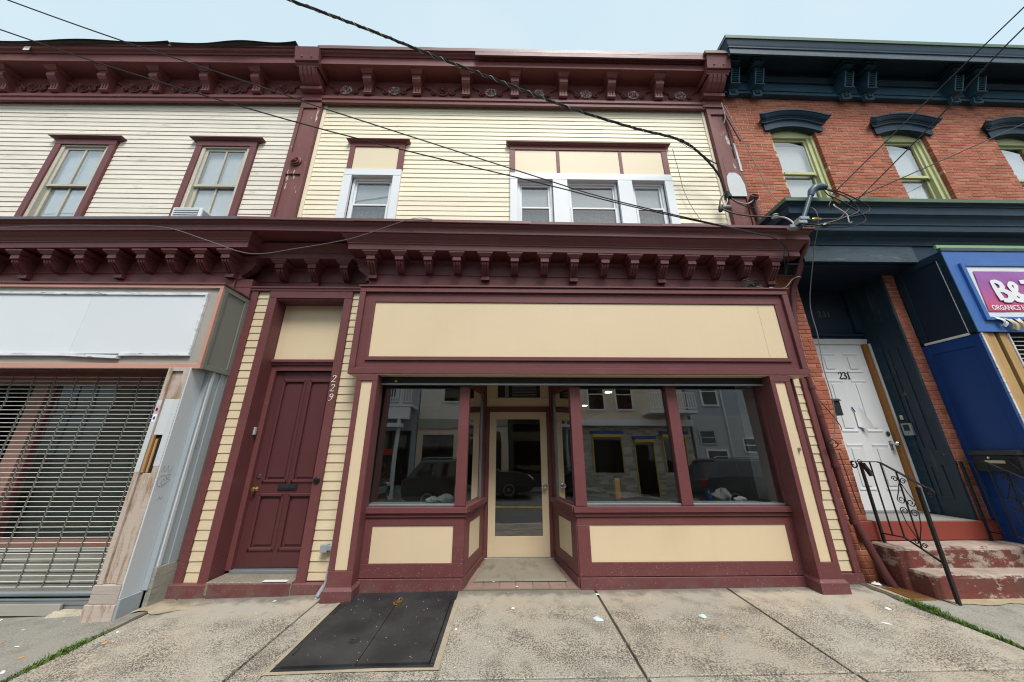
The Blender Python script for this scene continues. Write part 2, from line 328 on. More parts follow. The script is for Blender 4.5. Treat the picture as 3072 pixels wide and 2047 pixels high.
# ------------------------------------------------------------------ mesh helpers (all in world metres)
LOC = {}
class MB:
    def __init__(s): s.v = []; s.f = []
    def add(s, vs, fs):
        k = len(s.v); s.v += [tuple(v) for v in vs]; s.f += [tuple(i + k for i in f) for f in fs]; return s
    def box(s, x0, x1, y0, y1, z0, z1, c=.0025):
        if x0 > x1: x0, x1 = x1, x0
        if y0 > y1: y0, y1 = y1, y0
        if z0 > z1: z0, z1 = z1, z0
        c = min(c, (x1 - x0) * .3, (y1 - y0) * .3, (z1 - z0) * .3)
        if c <= 0.0004:
            return s.add([(x, y, z) for x in (x0, x1) for y in (y0, y1) for z in (z0, z1)],
                         [(0, 1, 3, 2), (4, 6, 7, 5), (0, 4, 5, 1), (2, 3, 7, 6), (0, 2, 6, 4), (1, 5, 7, 3)])
        V = []; idx = {}
        for ix, X in ((0, x0), (1, x1)):
            for iy, Y in ((0, y0), (1, y1)):
                for iz, Z in ((0, z0), (1, z1)):
                    dx, dy, dz = c * (1 - 2 * ix), c * (1 - 2 * iy), c * (1 - 2 * iz)
                    for a, p in ((0, (X, Y + dy, Z + dz)), (1, (X + dx, Y, Z + dz)), (2, (X + dx, Y + dy, Z))):
                        idx[ix, iy, iz, a] = len(V); V.append(p)
        F = []
        g = lambda *k: idx[k]
        for i in (0, 1):
            q = [g(i, 0, 0, 0), g(i, 1, 0, 0), g(i, 1, 1, 0), g(i, 0, 1, 0)]; F.append(q if i else q[::-1])
            q = [g(0, i, 0, 1), g(0, i, 1, 1), g(1, i, 1, 1), g(1, i, 0, 1)]; F.append(q if i else q[::-1])
            q = [g(0, 0, i, 2), g(1, 0, i, 2), g(1, 1, i, 2), g(0, 1, i, 2)]; F.append(q if i else q[::-1])
        for a, b in ((0, 0), (0, 1), (1, 0), (1, 1)):
            q = [g(a, b, 0, 0), g(a, b, 0, 1), g(a, b, 1, 1), g(a, b, 1, 0)]; F.append(q if a == b else q[::-1])
            q = [g(a, 0, b, 0), g(a, 0, b, 2), g(a, 1, b, 2), g(a, 1, b, 0)]; F.append(q[::-1] if a == b else q)
            q = [g(0, a, b, 1), g(0, a, b, 2), g(1, a, b, 2), g(1, a, b, 1)]; F.append(q if a == b else q[::-1])
            for e in (0, 1):
                q = [g(a, b, e, 0), g(a, b, e, 1), g(a, b, e, 2)]; F.append(q if (a + b + e) % 2 else q[::-1])
        return s.add(V, F)
    def hexa(s, p):        # p: 4 bottom + 4 top points, counter-clockwise seen from above
        return s.add(p, [(3, 2, 1, 0), (4, 5, 6, 7), (0, 1, 5, 4), (1, 2, 6, 5), (2, 3, 7, 6), (3, 0, 4, 7)])
    def prism(s, poly, axis, a0, a1):
        n = len(poly)
        def P(q, a):
            return {'x': (a, q[0], q[1]), 'y': (q[0], a, q[1]), 'z': (q[0], q[1], a)}[axis]
        V = [P(q, a0) for q in poly] + [P(q, a1) for q in poly]
        F = [tuple(range(n))[::-1], tuple(range(n, 2 * n))] + [(i, (i + 1) % n, n + (i + 1) % n, n + i) for i in range(n)]
        return s.add(V, F)
    def sweep(s, path, prof, closed_back=True, sag=None, wav=0.):
        """path: plan points (x, y) left to right round the outside; prof: (projection, z) from bottom to top, outline closed at projection 0 side"""
        n = len(path); m = len(prof); V = []
        for i, (x, y) in enumerate(path):
            a = Vector((path[i][0] - path[i - 1][0], path[i][1] - path[i - 1][1])).normalized() if i else None
            b = Vector((path[i + 1][0] - x, path[i + 1][1] - y)).normalized() if i < n - 1 else None
            na = Vector((a.y, -a.x)) if a else None; nb = Vector((b.y, -b.x)) if b else None
            if na is None: o = nb
            elif nb is None: o = na
            else:
                o = (na + nb); o = o / max(.2, o.dot(na)) if o.length > 1e-6 else na
            for (p, z) in prof:
                V.append((x + o.x * p, y + o.y * p, z + (sag(x) if sag else 0) + (random.uniform(-wav, wav))))
        F = []
        for i in range(n - 1):
            for j in range(m - 1):
                F.append((i * m + j, (i + 1) * m + j, (i + 1) * m + j + 1, i * m + j + 1))
            if closed_back: F.append((i * m + m - 1, (i + 1) * m + m - 1, (i + 1) * m, i * m))
        F.append(tuple(range(m))); F.append(tuple((n - 1) * m + j for j in range(m))[::-1])
        return s.add(V, F)
    def tube(s, pts, r, n=8, cap=True):
        pts = [Vector(p) for p in pts]; k = len(s.v); N = len(pts)
        t0 = (pts[1] - pts[0]).normalized(); u = t0.orthogonal().normalized()
        for i, p in enumerate(pts):
            t = ((pts[min(i + 1, N - 1)] - pts[max(i - 1, 0)])).normalized()
            u = (u - t * u.dot(t)); u = u.normalized() if u.length > 1e-6 else t.orthogonal().normalized(); w_ = t.cross(u)
            rr = r(i / (N - 1)) if callable(r) else r
            for j in range(n):
                a = 2 * math.pi * j / n; s.v.append(tuple(p + (u * math.cos(a) + w_ * math.sin(a)) * rr))
        for i in range(N - 1):
            for j in range(n):
                s.f.append((k + i * n + j, k + i * n + (j + 1) % n, k + (i + 1) * n + (j + 1) % n, k + (i + 1) * n + j))
        if cap:
            s.f.append(tuple(k + j for j in range(n))[::-1]); s.f.append(tuple(k + (N - 1) * n + j for j in range(n)))
        return s
    def bar(s, a, b, wx, wy, up=(0, 0, 1)):
        a, b = Vector(a), Vector(b); t = (b - a).normalized(); u = Vector(up).cross(t)
        if u.length < 1e-5: u = Vector((1, 0, 0)).cross(t)
        u.normalize(); v = t.cross(u)
        P = [q + u * i * wx / 2 + v * j * wy / 2 for q in (a, b) for i, j in ((-1, -1), (1, -1), (1, 1), (-1, 1))]
        return s.hexa(P)
    def lathe(s, c, axis, prof, n=16):
        c = Vector(c); t = Vector(axis).normalized(); u = t.orthogonal().normalized(); w_ = t.cross(u); k = len(s.v); m = len(prof)
        for (r, h) in prof:
            for j in range(n):
                a = 2 * math.pi * j / n; s.v.append(tuple(c + t * h + (u * math.cos(a) + w_ * math.sin(a)) * max(r, 1e-4)))
        for i in range(m - 1):
            for j in range(n): s.f.append((k + i * n + j, k + i * n + (j + 1) % n, k + (i + 1) * n + (j + 1) % n, k + (i + 1) * n + j))
        s.f.append(tuple(k + j for j in range(n))[::-1]); s.f.append(tuple(k + (m - 1) * n + j for j in range(n)))
        return s
    def grid(s, fn, nu, nv):
        k = len(s.v)
        for i in range(nu + 1):
            for j in range(nv + 1): s.v.append(tuple(fn(i / nu, j / nv)))
        for i in range(nu):
            for j in range(nv):
                a = k + i * (nv + 1) + j; s.f.append((a, a + nv + 1, a + nv + 2, a + 1))
        return s
    def shear(s, fn): s.v = [(x, y, z + fn(x)) for x, y, z in s.v]; return s
    def mesh(s, name, mat, smooth=False):
        me = bpy.data.meshes.new(name); me.from_pydata(s.v, [], s.f); me.materials.append(MATS[mat])
        import bmesh
        b = bmesh.new(); b.from_mesh(me); bmesh.ops.recalc_face_normals(b, faces=b.faces); b.to_mesh(me); b.free()
        if smooth:
            me.polygons.foreach_set('use_smooth', [True] * len(me.polygons)); me.set_sharp_from_angle(angle=R(38))
        me.update(); return me
def link(o, parent=None):
    COL.objects.link(o)
    if parent is not None:
        o.parent = parent; o.matrix_parent_inverse = Matrix.Translation(-Vector(LOC.get(parent.name, (0, 0, 0))))
    return o
def part(name, mb, mat, parent, smooth=False, label=None):
    o = bpy.data.objects.new(name, mb.mesh(name, mat, smooth)); link(o, parent)
    if label: o['label'] = label
    return o
def inst(name, me, loc, parent, scale=None, rz=0., rot=None):
    o = bpy.data.objects.new(name, me); link(o, parent); o.location = loc
    if rz: o.rotation_euler.z = rz
    if rot: o.rotation_euler = rot
    if scale: o.scale = scale
    LOC[o.name] = (0, 0, 0); return o
def thing(name, label, cat, loc, group=None):
    o = bpy.data.objects.new(name, None); COL.objects.link(o); o.location = loc; o.empty_display_size = .1
    o['label'] = label; o['category'] = cat
    if group: o['group'] = group
    LOC[o.name] = tuple(loc); return o
def single(name, mb, mat, label, cat, group=None, smooth=False, kind=None):
    o = bpy.data.objects.new(name, mb.mesh(name, mat, smooth)); COL.objects.link(o)
    if kind: o['kind'] = kind
    if label: o['label'] = label
    if cat: o['category'] = cat
    if group: o['group'] = group
    return o
def struct(name, mb, mat, parent=None, smooth=False):
    o = bpy.data.objects.new(name, mb.mesh(name, mat, smooth)); link(o, parent)
    if parent is None: o['kind'] = 'structure'
    return o
def rects_minus(x0, x1, z0, z1, ops):
    """rectangles covering x0..x1, z0..z1 outside the openings (x0, x1, z0, z1)"""
    zs = sorted({z0, z1, *[min(max(z, z0), z1) for o in ops for z in o[2:]]}); out = []
    for a, b in zip(zs, zs[1:]):
        if b - a < 1e-4: continue
        for (p, q) in spans(x0, x1, (a + b) / 2, ops): out.append((p, q, a, b))
    return out
def spans(x0, x1, z, ops):
    cuts = sorted((o[0], o[1]) for o in ops if o[2] < z < o[3]); cur = x0; out = []
    for a, b in cuts:
        if a > cur + .01: out.append((cur, min(a, x1)))
        cur = max(cur, b)
    if cur < x1 - .01: out.append((cur, x1))
    return out
def clapboards(parent, mat, x0, x1, z0, z1, ysurf, exposure, ops=(), name='clapboard', jog=.0):
    z = z1; k = 0
    while z > z0 + .02:
        zb = max(z - exposure, z0)
        for (a, b) in spans(x0, x1, (z + zb) / 2, ops):
            # long runs are butted from two boards now and then
            segs = [(a, b)]
            if b - a > 3.2:
                c = a + (b - a) * random.uniform(.25, .75); segs = [(a, c - .001), (c + .001, b)]
            for (p, q) in segs:
                d1, d2 = random.uniform(-.0015, .0015), random.uniform(-.0025, .0025); t = .0105 + random.uniform(-.0015, .0025)
                m = MB().hexa([(p, ysurf - t, zb + d1), (q, ysurf - t, zb + d2), (q, ysurf + .01, zb + d2), (p, ysurf + .01, zb + d1),
                               (p, ysurf - .001, z + .004), (q, ysurf - .001, z + .004), (q, ysurf + .01, z + .004), (p, ysurf + .01, z + .004)])
                part(name, m, mat, parent)
        z = zb; k += 1
def gz(x, y=0.):
    P = ((-30, -.9), (-8, -.20), (-5, -.12), (-3.6, -.065), (-2, -.035), (-1, -.012), (1, -.006), (4, .014), (7, .03), (30, .2))
    for (a, za), (b, zb) in zip(P, P[1:]):
        if a <= x <= b: return za + (zb - za) * (x - a) / (b - a) + .02 * min(0, y)
    return 0.
def text(body, size, mat, parent, name, loc, rot, ext=.003, offset=0., align='LEFT', label=None, shear=0., sx=1.):
    c = bpy.data.curves.new(name, 'FONT'); c.body = body; c.size = size; c.extrude = ext; c.offset = offset; c.align_x = align; c.shear = shear
    t = bpy.data.objects.new(name + '_tmp', c); COL.objects.link(t)
    dg = bpy.context.evaluated_depsgraph_get(); me = bpy.data.meshes.new_from_object(t.evaluated_get(dg)); bpy.data.objects.remove(t)
    me.materials.clear(); me.materials.append(MATS[mat])
    o = bpy.data.objects.new(name, me); link(o, parent); o.location = loc; o.rotation_euler = rot; o.scale = (sx, 1, 1)
    if label: o['label'] = label
    return o
# pen-drawn numerals: strokes of (x, z, half-width) in a unit-high box
GLYPH = {
 '2': [[(.06, .74, .045), (.10, .88, .055), (.24, .98, .035), (.40, .96, .05), (.50, .83, .065), (.48, .66, .06), (.36, .44, .045), (.20, .22, .035), (.04, .05, .03)],
       [(.03, .05, .045), (.20, .07, .05), (.38, .03, .05), (.54, .06, .04), (.58, .18, .018)]],
 '9': [[(.46, .86, .03), (.34, .97, .035), (.18, .93, .055), (.09, .76, .065), (.14, .58, .055), (.27, .50, .035), (.41, .56, .045), (.50, .70, .05)],
       [(.46, .88, .05), (.51, .70, .065), (.48, .44, .06), (.36, .16, .045), (.20, .02, .035), (.06, .03, .035)]],
 '3': [[(.06, .84, .045), (.16, .96, .04), (.32, .96, .05), (.45, .83, .065), (.40, .64, .05), (.24, .54, .03)],
       [(.22, .54, .03), (.40, .48, .05), (.50, .30, .07), (.44, .10, .055), (.26, .02, .045), (.10, .05, .045), (.04, .15, .045)]],
 '1': [[(.10, .84, .02), (.22, .92, .03), (.29, .98, .05)], [(.28, .98, .06), (.28, .50, .06), (.28, .03, .06)], [(.10, .02, .025), (.28, .025, .028), (.46, .02, .025)]],
}
def numeral(ch, h, at, name, mat, parent, face='y', slant=0., t=.006, wt=1.):
    """at: lower-left corner on a wall facing -Y"""
    mb = MB(); x, y, z = at; W = h
    for st in GLYPH[ch]:
        pts = []
        for (a, b) in zip(st, st[1:]):
            for k in range(3): pts.append(tuple(a[i] + (b[i] - a[i]) * k / 3 for i in range(3)))
        pts.append(st[-1]); L_ = []; R_ = []
        for i, p in enumerate(pts):
            q0, q1 = pts[max(i - 1, 0)], pts[min(i + 1, len(pts) - 1)]; tx, tz = q1[0] - q0[0], q1[1] - q0[1]; l = math.hypot(tx, tz) or 1
            nx, nz = -tz / l * p[2] * wt, tx / l * p[2] * wt
            L_.append((p[0] + nx + slant * p[1], p[1] + nz)); R_.append((p[0] - nx + slant * p[1], p[1] - nz))
        k = len(mb.v); n = len(pts); si = GLYPH[ch].index(st)
        for yy in (0, -t):
            for i_, (a, b) in enumerate(zip(L_, R_)):
                e_ = (si * 30 + i_) * t * .006 * (1 if yy else -1); mb.v += [(x + a[0] * W, y + yy - e_, z + a[1] * h), (x + b[0] * W, y + yy - e_, z + b[1] * h)]
        for i in range(n - 1):
            a = k + 2 * i; b = a + 2 * n
            mb.f += [(b, b + 2, b + 3, b + 1), (a, a + 1, a + 3, a + 2), (a, a + 2, b + 2, b), (a + 1, b + 1, b + 3, a + 3)]
        mb.f += [(k, k + 1, k + 2 * n + 1, k + 2 * n), (k + 2 * n - 2, k + 2 * n - 1, k + 4 * n - 1, k + 4 * n - 2)]
    return part(name, mb, mat, parent)

# ------------------------------------------------------------------ ground, sidewalk, road
struct('ground', MB().add([(-300, -300, -1.6), (300, -300, -1.6), (300, 300, -1.6), (-300, 300, -1.6)], [(0, 1, 2, 3)]), 'ground_soil')
walk = struct('sidewalk', MB().grid(lambda u, v: (-16 + 34 * u, -2.35 + 2.75 * v, gz(-16 + 34 * u, -2.35 + 2.75 * v) - .022), 60, 4), 'dirt')
def slab(rects, mat, parent=walk, name='paving_slab', lip=.010):
    m = MB()
    for (x0, x1, y0, y1) in rects:
        nx = max(1, int((x1 - x0) / .5)); xs = [x0 + (x1 - x0) * i / nx for i in range(nx + 1)]
        k = len(m.v)
        for x in xs:
            ix = lip if x == xs[0] else (-lip if x == xs[-1] else 0)
            m.v += [(x, y0, gz(x, y0) - .04), (x, y0, gz(x, y0) - .006), (x + ix * .6, y0 + lip * .6, gz(x, y0)), (x + ix * .6, y1 - lip * .6, gz(x, y1)), (x, y1, gz(x, y1) - .006), (x, y1, gz(x, y1) - .04)]
        for i in range(nx):
            for j in range(5): a = k + i * 6 + j; m.f.append((a, a + 6, a + 7, a + 1))
        m.f += [tuple(k + j for j in range(6)), tuple(k + nx * 6 + j for j in range(6))[::-1]]
    return part(name, m, mat, parent)
G = .010
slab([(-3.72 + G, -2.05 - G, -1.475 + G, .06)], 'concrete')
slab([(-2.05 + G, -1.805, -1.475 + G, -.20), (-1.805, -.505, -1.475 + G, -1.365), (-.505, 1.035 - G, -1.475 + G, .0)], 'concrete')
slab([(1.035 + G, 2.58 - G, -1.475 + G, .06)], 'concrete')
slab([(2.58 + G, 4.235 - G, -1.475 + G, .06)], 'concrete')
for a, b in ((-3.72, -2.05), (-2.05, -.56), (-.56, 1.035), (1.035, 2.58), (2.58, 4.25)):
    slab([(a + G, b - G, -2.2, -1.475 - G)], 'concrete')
for a, b in ((-5.6, -3.735), (-7.6, -5.6), (-9.6, -7.6), (-12, -9.6), (-15, -12)):
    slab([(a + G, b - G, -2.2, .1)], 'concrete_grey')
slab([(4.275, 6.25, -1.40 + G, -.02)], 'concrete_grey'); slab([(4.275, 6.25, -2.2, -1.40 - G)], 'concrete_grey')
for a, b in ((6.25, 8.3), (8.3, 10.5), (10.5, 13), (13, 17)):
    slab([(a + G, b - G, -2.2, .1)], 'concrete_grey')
kerb = struct('kerb', MB().grid(lambda u, v: (-16 + 34 * u, -2.36 + [-.0, 0, .006, .15, .156][min(4, int(round(v * 4)))], gz(-16 + 34 * u, -2.3) + [-.17, -.012, 0, 0, -.03][min(4, int(round(v * 4)))]), 60, 4), 'kerb_stone')
struct('road', MB().grid(lambda u, v: (-40 + 80 * u, -10.6 + 8.3 * v, gz(max(-29, min(29, -40 + 80 * u)), -2.3) - .14 + .05 * math.sin(math.pi * v)), 40, 8), 'asphalt')
for yy in (-5.55, -5.75):
    m = MB().grid(lambda u, v: (-30 + 60 * u, yy + .11 * v, gz(max(-29, min(29, -30 + 60 * u)), -2.3) - .084), 60, 1)
    struct('road_marking', m, 'yellow_line')
# strip between hatch frame and paving (rough sand-coloured mortar)
hm = MB()
for (x0, x1, y0, y1) in ((-1.812, -1.775, -1.345, -.19), (-.545, -.498, -1.345, -.02), (-1.812, -.498, -1.378, -1.345)):
    hm.grid(lambda u, v: (x0 + (x1 - x0) * u, y0 + (y1 - y0) * v, gz(x0 + (x1 - x0) * u, y0 + (y1 - y0) * v) + .0055 + random.uniform(-.001, .001)), 3, 12)
part('mortar_edge', hm, 'concrete_patch', walk)

# entry floor tiles and threshold of the recessed entrance
ent = struct('entry_floor', MB().hexa([(-.52, -.005, -.05), (.90, -.005, -.05), (.72, .95, -.05), (-.33, .95, -.05), (-.52, -.005, .004), (.90, -.005, .004), (.72, .95, .06), (-.33, .95, .06)]), 'concrete_patch')
tx = [-.455, -.265, -.065, .125, .325, .52, .72, .86]
for r_, (ya, yb) in enumerate(((.003, .195), (.20, .39), (.395, .585))):
    for a, b in zip(tx, tx[1:]):
        z_ = lambda y: .006 + .056 * y / .95
        part('floor_tile', MB().hexa([(a + .004, ya, z_(ya) - .01), (b - .004, ya, z_(ya) - .01), (b - .004, yb, z_(yb) - .01), (a + .004, yb, z_(yb) - .01),
             (a + .006, ya + .003, z_(ya) + .004), (b - .006, ya + .003, z_(ya) + .004), (b - .006, yb - .003, z_(yb) + .004), (a + .006, yb - .003, z_(yb) + .004)]), 'tile_red', ent)
# ================================================================== cream clapboard building with the burgundy shopfront
B = thing('shop_building', 'cream clapboard shop building with burgundy cornices and a recessed glass door', 'building', (.3, .2, 0))
sag = lambda x: -.0085 * (x - .6)
# --- upper storey
OPS = [(-2.765, -2.035, 4.9, 6.17), (.18, .81, 4.9, 6.13), (1.07, 1.98, 4.9, 6.13), (2.235, 2.83, 4.9, 6.13)]
wm = MB()
for (a, b, c, d_) in rects_minus(-3.7, 4.25, 4.4, 8.5, OPS): wm.box(a, b, .215, .34, c, d_, 0)
wall = part('wall', wm, 'cream_siding', B)
skip = [(-2.91, -1.90, 4.9, 6.87), (.045, 2.98, 4.9, 6.84)]
clapboards(wall, 'cream_siding', -3.50, 3.83, 5.05, 7.905, .215, .1018, skip)
part('corner_board', MB().box(-3.56, -3.50, .185, .214, 5.0, 7.95), 'cream_siding', wall); part('corner_board', MB().box(3.83, 3.875, .185, .214, 5.0, 7.95), 'cream_siding', wall)
def shell(parent, x0, x1, y0, y1, z0, z1, mat='interior_dark', name='inner_walls'):
    m = MB()
    m.box(x0, x1, y1, y1 + .1, z0, z1, 0).box(x0 - .1, x0, y0, y1 + .1, z0, z1, 0).box(x1, x1 + .1, y0, y1 + .1, z0, z1, 0)
    m.box(x0 - .1, x1 + .1, y0, y1 + .1, z1, z1 + .1, 0).box(x0 - .1, x1 + .1, y0, y1 + .1, z0 - .1, z0, 0)
    return part(name, m, mat, parent)
shell(B, -3.5, 4.1, .345, 4, 4.75, 8.3)
part('roof', MB().box(-3.68, 4.25, -.15, 11, 8.60, 8.66, 0), 'roof_felt', B)
# --- upper windows
def vinyl_sash(win, x0, x1, z0, z1, zm, y=.27, curt=True):
    fr = MB()
    for (a, b, c, d_) in ((x0, x0 + .045, z0, z1), (x1 - .045, x1, z0, z1), (x0 + .045, x1 - .045, z1 - .045, z1)): fr.box(a, b, y - .03, y + .05, c, d_)
    part('frame', fr, 'vinyl_white', win)
    for nm, a, b, yy in (('upper_sash', zm - .02, z1 - .045, y + .012), ('lower_sash', z0, zm + .02, y - .022)):
        s_ = MB(); xa, xb = x0 + .045, x1 - .045
        s_.box(xa, xa + .035, yy - .015, yy + .02, a, b).box(xb - .035, xb, yy - .015, yy + .02, a, b).box(xa + .035, xb - .035, yy - .015, yy + .02, b - .035, b)
        s_.box(xa + .035, xb - .035, yy - .016, yy + .02, a, a + .035)
        part(nm, s_, 'vinyl_white', win)
        part('pane', MB().box(xa + .03, xb - .03, yy + .002, yy + .006, a + .03, b - .03, 0), 'glass_up', win)
    part('blind', MB().box(x0 + .05, x1 - .05, y + .042, y + .046, zm - .02, z1, 0), 'shade_grey', win)
    if curt:
        part('curtain', MB().grid(lambda u, v: (x0 + .05 + (x1 - x0 - .1) * u, y + .03 + .006 * math.sin(u * 40), z0 + (zm - z0) * v), 40, 1), 'curtain', win)
def head_cap(parent, x0, x1, z0, z1, mat='burgundy_old', y=.205):
    h = z1 - z0
    part('head_cap', MB().sweep([(x0, y), (x0, y - .001), (x1, y - .001), (x1, y)], [(0, z0), (.035, z0), (.035, z0 + h * .3), (.06, z0 + h * .42), (.085, z0 + h * .7), (.095, z0 + h * .75), (.095, z1 - .01), (0, z1)]), mat, parent)
W1 = part('window', MB().box(-2.91, -2.765, .16, .33, 4.95, 6.17).box(-2.035, -1.90, .16, .33, 4.95, 6.17).box(-2.912, -1.898, .158, .33, 6.172, 6.308), 'vinyl_white', B)
vinyl_sash(W1, -2.765, -2.035, 4.95, 6.17, 5.585)
part('blank_panel', MB().box(-2.80, -2.0, .185, .21, 6.312, 6.838), 'cream_top_panel', W1)
part('side_trim', MB().box(-2.892, -2.802, .17, .21, 6.312, 6.84), 'burgundy_old', W1); part('side_trim', MB().box(-1.998, -1.893, .17, .21, 6.312, 6.84), 'burgundy_old', W1)
part('head_trim', MB().box(-2.892, -1.893, .168, .21, 6.842, 6.90), 'burgundy_old', W1); head_cap(W1, -2.865, -1.90, 6.902, 6.985)
W2 = MB().box(.05, .18, .16, .33, 4.95, 6.13).box(2.83, 2.975, .16, .33, 4.95, 6.13).box(.81, 1.07, .16, .33, 4.95, 6.13).box(1.98, 2.235, .16, .33, 4.95, 6.13).box(.047, 2.978, .158, .33, 6.132, 6.27)
W2 = part('window', W2, 'vinyl_white', B)
for a, b in ((.18, .81), (1.07, 1.98), (2.235, 2.83)): vinyl_sash(W2, a, b, 4.95, 6.13, 5.565)
for a, b in ((.14, .898), (.958, 2.058), (2.118, 2.865)): part('blank_panel', MB().box(a, b, .185, .21, 6.274, 6.82), 'cream_top_panel', W2)
for a, b in ((.045, .138), (.90, .956), (2.06, 2.116), (2.867, 2.972)): part('side_trim', MB().box(a, b, .172 if b - a > .08 else .178, .21, 6.274, 6.822), 'burgundy_old', W2)
part('head_trim', MB().box(.045, 2.972, .168, .21, 6.824, 6.885), 'burgundy_old', W2); head_cap(W2, .07, 2.945, 6.887, 6.97)
# --- corner pilasters of the upper storey
def pilaster(x0, x1, parent, worn='burgundy_worn'):
    p = part('pilaster', MB().box(x0, x1, .14, .33, 4.95, 7.88), worn, parent)
    w_ = .065
    for (a, b, c, d_) in ((x0, x0 + w_, 4.95, 7.72), (x1 - w_, x1, 4.95, 7.72), (x0 + w_, x1 - w_, 6.13, 6.62), (x0, x1, 7.722, 7.88)):
        part('moulding', MB().box(a + .001, b - .001, .115, .139, c, d_), worn, p)
    return p
PL = pilaster(-3.955, -3.565, B); PR = pilaster(3.88, 4.265, B)
part('medallion', MB().lathe((-3.755, .114, 6.40), (0, -1, 0), [(.10, 0), (.10, .02), (.075, .03), (.08, .045), (.05, .05), (.045, .07), (.0, .085)], 14), 'burgundy_old', PL, True)
part('medallion_bar', MB().bar((-3.80, .05, 6.36), (-3.71, .05, 6.44), .035, .05), 'burgundy_old', PL)
# white primer patches on the right pilaster
pm = MB(); px, pz = 4.06, 6.06
pm.prism([(px - .13, pz - .30), (px + .16, pz - .30), (px + .17, pz - .05), (px + .13, pz + .14), (px + .06, pz + .22), (px - .06, pz + .22), (px - .12, pz + .13), (px - .14, pz - .05)], 'y', .108, .113)
part('primer_patch', pm, 'white_patch', PR); part('primer_patch', MB().box(4.225, 4.262, .107, .1135, 6.32, 6.98), 'white_patch', PR)
part('peeling_strip', MB().bar((4.20, .09, 7.75), (4.30, .03, 6.95), .05, .012), 'burgundy_old', PR)
# --- upper cornice
UC_PROF = [(0, 7.86), (.045, 7.86), (.045, 7.93), (.065, 7.945), (.065, 8.0), (.05, 8.03), (.012, 8.035), (.012, 8.40), (.03, 8.42), (.03, 8.47), (.335, 8.465), (.335, 8.60), (.325, 8.605), (.325, 8.655), (.345, 8.66), (.36, 8.68), (.395, 8.70), (.415, 8.735), (.415, 8.765), (0, 8.77)]
def upper_cornice(parent, x0, x1, dz=lambda x: 0):
    n = 14; path = [(x0 + (x1 - x0) * i / n, .15) for i in range(n + 1)]
    c = part('upper_cornice', MB().sweep(path, UC_PROF, sag=dz), 'burgundy_old', parent)
    return c
UC = upper_cornice(B, -3.57, 3.86)
fl = MB(); nn = 26
xs = [-3.60 + 7.46 * i / nn for i in range(nn + 1)]
wv = [random.uniform(-.006, .006) for _ in xs]
for i in range(nn):
    a, b = xs[i], xs[i + 1]; lo = .04 if a < -.6 else .012
    fl.hexa([(a, -.288, 8.715 + lo * .2 + wv[i]), (b, -.288, 8.715 + lo * .2 + wv[i + 1]), (b, -.14, 8.78), (a, -.14, 8.78), (a, -.282, 8.815 + wv[i]), (b, -.282, 8.815 + wv[i + 1]), (b, -.14, 8.83), (a, -.14, 8.83)])
part('flashing', fl, 'burgundy_flashing', UC)
part('gutter_cover', MB().box(-.62, 3.84, -.286, -.262, 8.62, 8.735), 'burgundy', UC)
# brackets of the upper cornice (shared mesh)
def bracket_small():
    m = MB(); w_ = .078
    m.prism([(0, 0), (-.07, 0), (-.10, .018), (-.10, .05), (-.08, .066), (-.08, .11), (-.092, .15), (-.125, .18), (-.165, .205), (-.20, .245), (-.21, .285), (-.20, .32), (-.18, .335), (-.20, .36), (0, .36)], 'x', -w_, w_)
    for x in (-.052, 0, .052): m.prism([(-.06, .06), (-.096, .06), (-.098, .12), (-.112, .155), (-.07, .17)], 'x', x - .017, x + .017)
    m.hexa([(-w_ - .01, -.215, .36), (w_ + .01, -.215, .36), (w_ + .01, 0, .36), (-w_ - .01, 0, .36), (-w_ - .045, -.275, .42), (w_ + .045, -.275, .42), (w_ + .045, 0, .42), (-w_ - .045, 0, .42)])
    m.box(-w_ - .05, w_ + .05, -.282, 0, .4205, .436)
    return m.mesh('bracket', 'burgundy_old')
BS = bracket_small()
def rosette():
    m = MB()
    m.lathe((0, 0, 0), (0, -1, 0), [(.088, 0), (.088, .014), (.078, .02), (.074, .012)], 18)
    for k in range(8):
        a = k * math.pi / 4; c = Vector((math.cos(a) * .04, -.018, math.sin(a) * .04)); t = Vector((math.cos(a), 0, math.sin(a))); q = Vector((-math.sin(a), 0, math.cos(a)))
        P = [c - t * .03, c + q * .017, c + t * .034, c - q * .017]
        m.add([tuple(p) for p in P] + [tuple(c + Vector((0, -.02, 0)))], [(0, 1, 4), (1, 2, 4), (2, 3, 4), (3, 0, 4), (3, 2, 1, 0)])
    m.lathe((0, -.02, .0), (0, -1, 0), [(.022, 0), (.02, .03), (.008, .04)], 8)
    m.v = [(x * 1.3, y * 1.5, z * 1.3) for x, y, z in m.v]; return m
def leaf_scroll(sg):
    m = MB(); pts = []
    for k in range(15):
        a = R(250 - k * 27) ; r_ = .014 + .0030 * k; pts.append((sg * (.130 + r_ * math.cos(a) * .9), -.010, -.022 + r_ * math.sin(a)))
    pts += [(sg * .17, -.012, .028), (sg * .205, -.014, .052), (sg * .255, -.014, .075)]
    m.tube(pts, lambda t: .0055 + .0075 * min(1, t * 1.5), 6)
    for (x, z) in ((.19, .04), (.222, .058), (.25, .08)):
        m.add([(sg * (x - .02), -.004, z - .012), (sg * (x + .012), -.004, z - .03), (sg * (x + .03), -.004, z + .014), (sg * (x - .008), -.004, z + .03), (sg * x, -.03, z)], [(0, 1, 4), (1, 2, 4), (2, 3, 4), (3, 0, 4)])
    m.v = [(x * 1.34, y * 1.6, z * 1.25) for x, y, z in m.v]; return m
RO_W = rosette().mesh('rosette', 'rosette_white'); RO_B = rosette().mesh('rosette', 'burgundy_old')
LSL, LSR = leaf_scroll(-1).mesh('leaf_scroll', 'burgundy_old', True), leaf_scroll(1).mesh('leaf_scroll', 'burgundy_old', True)
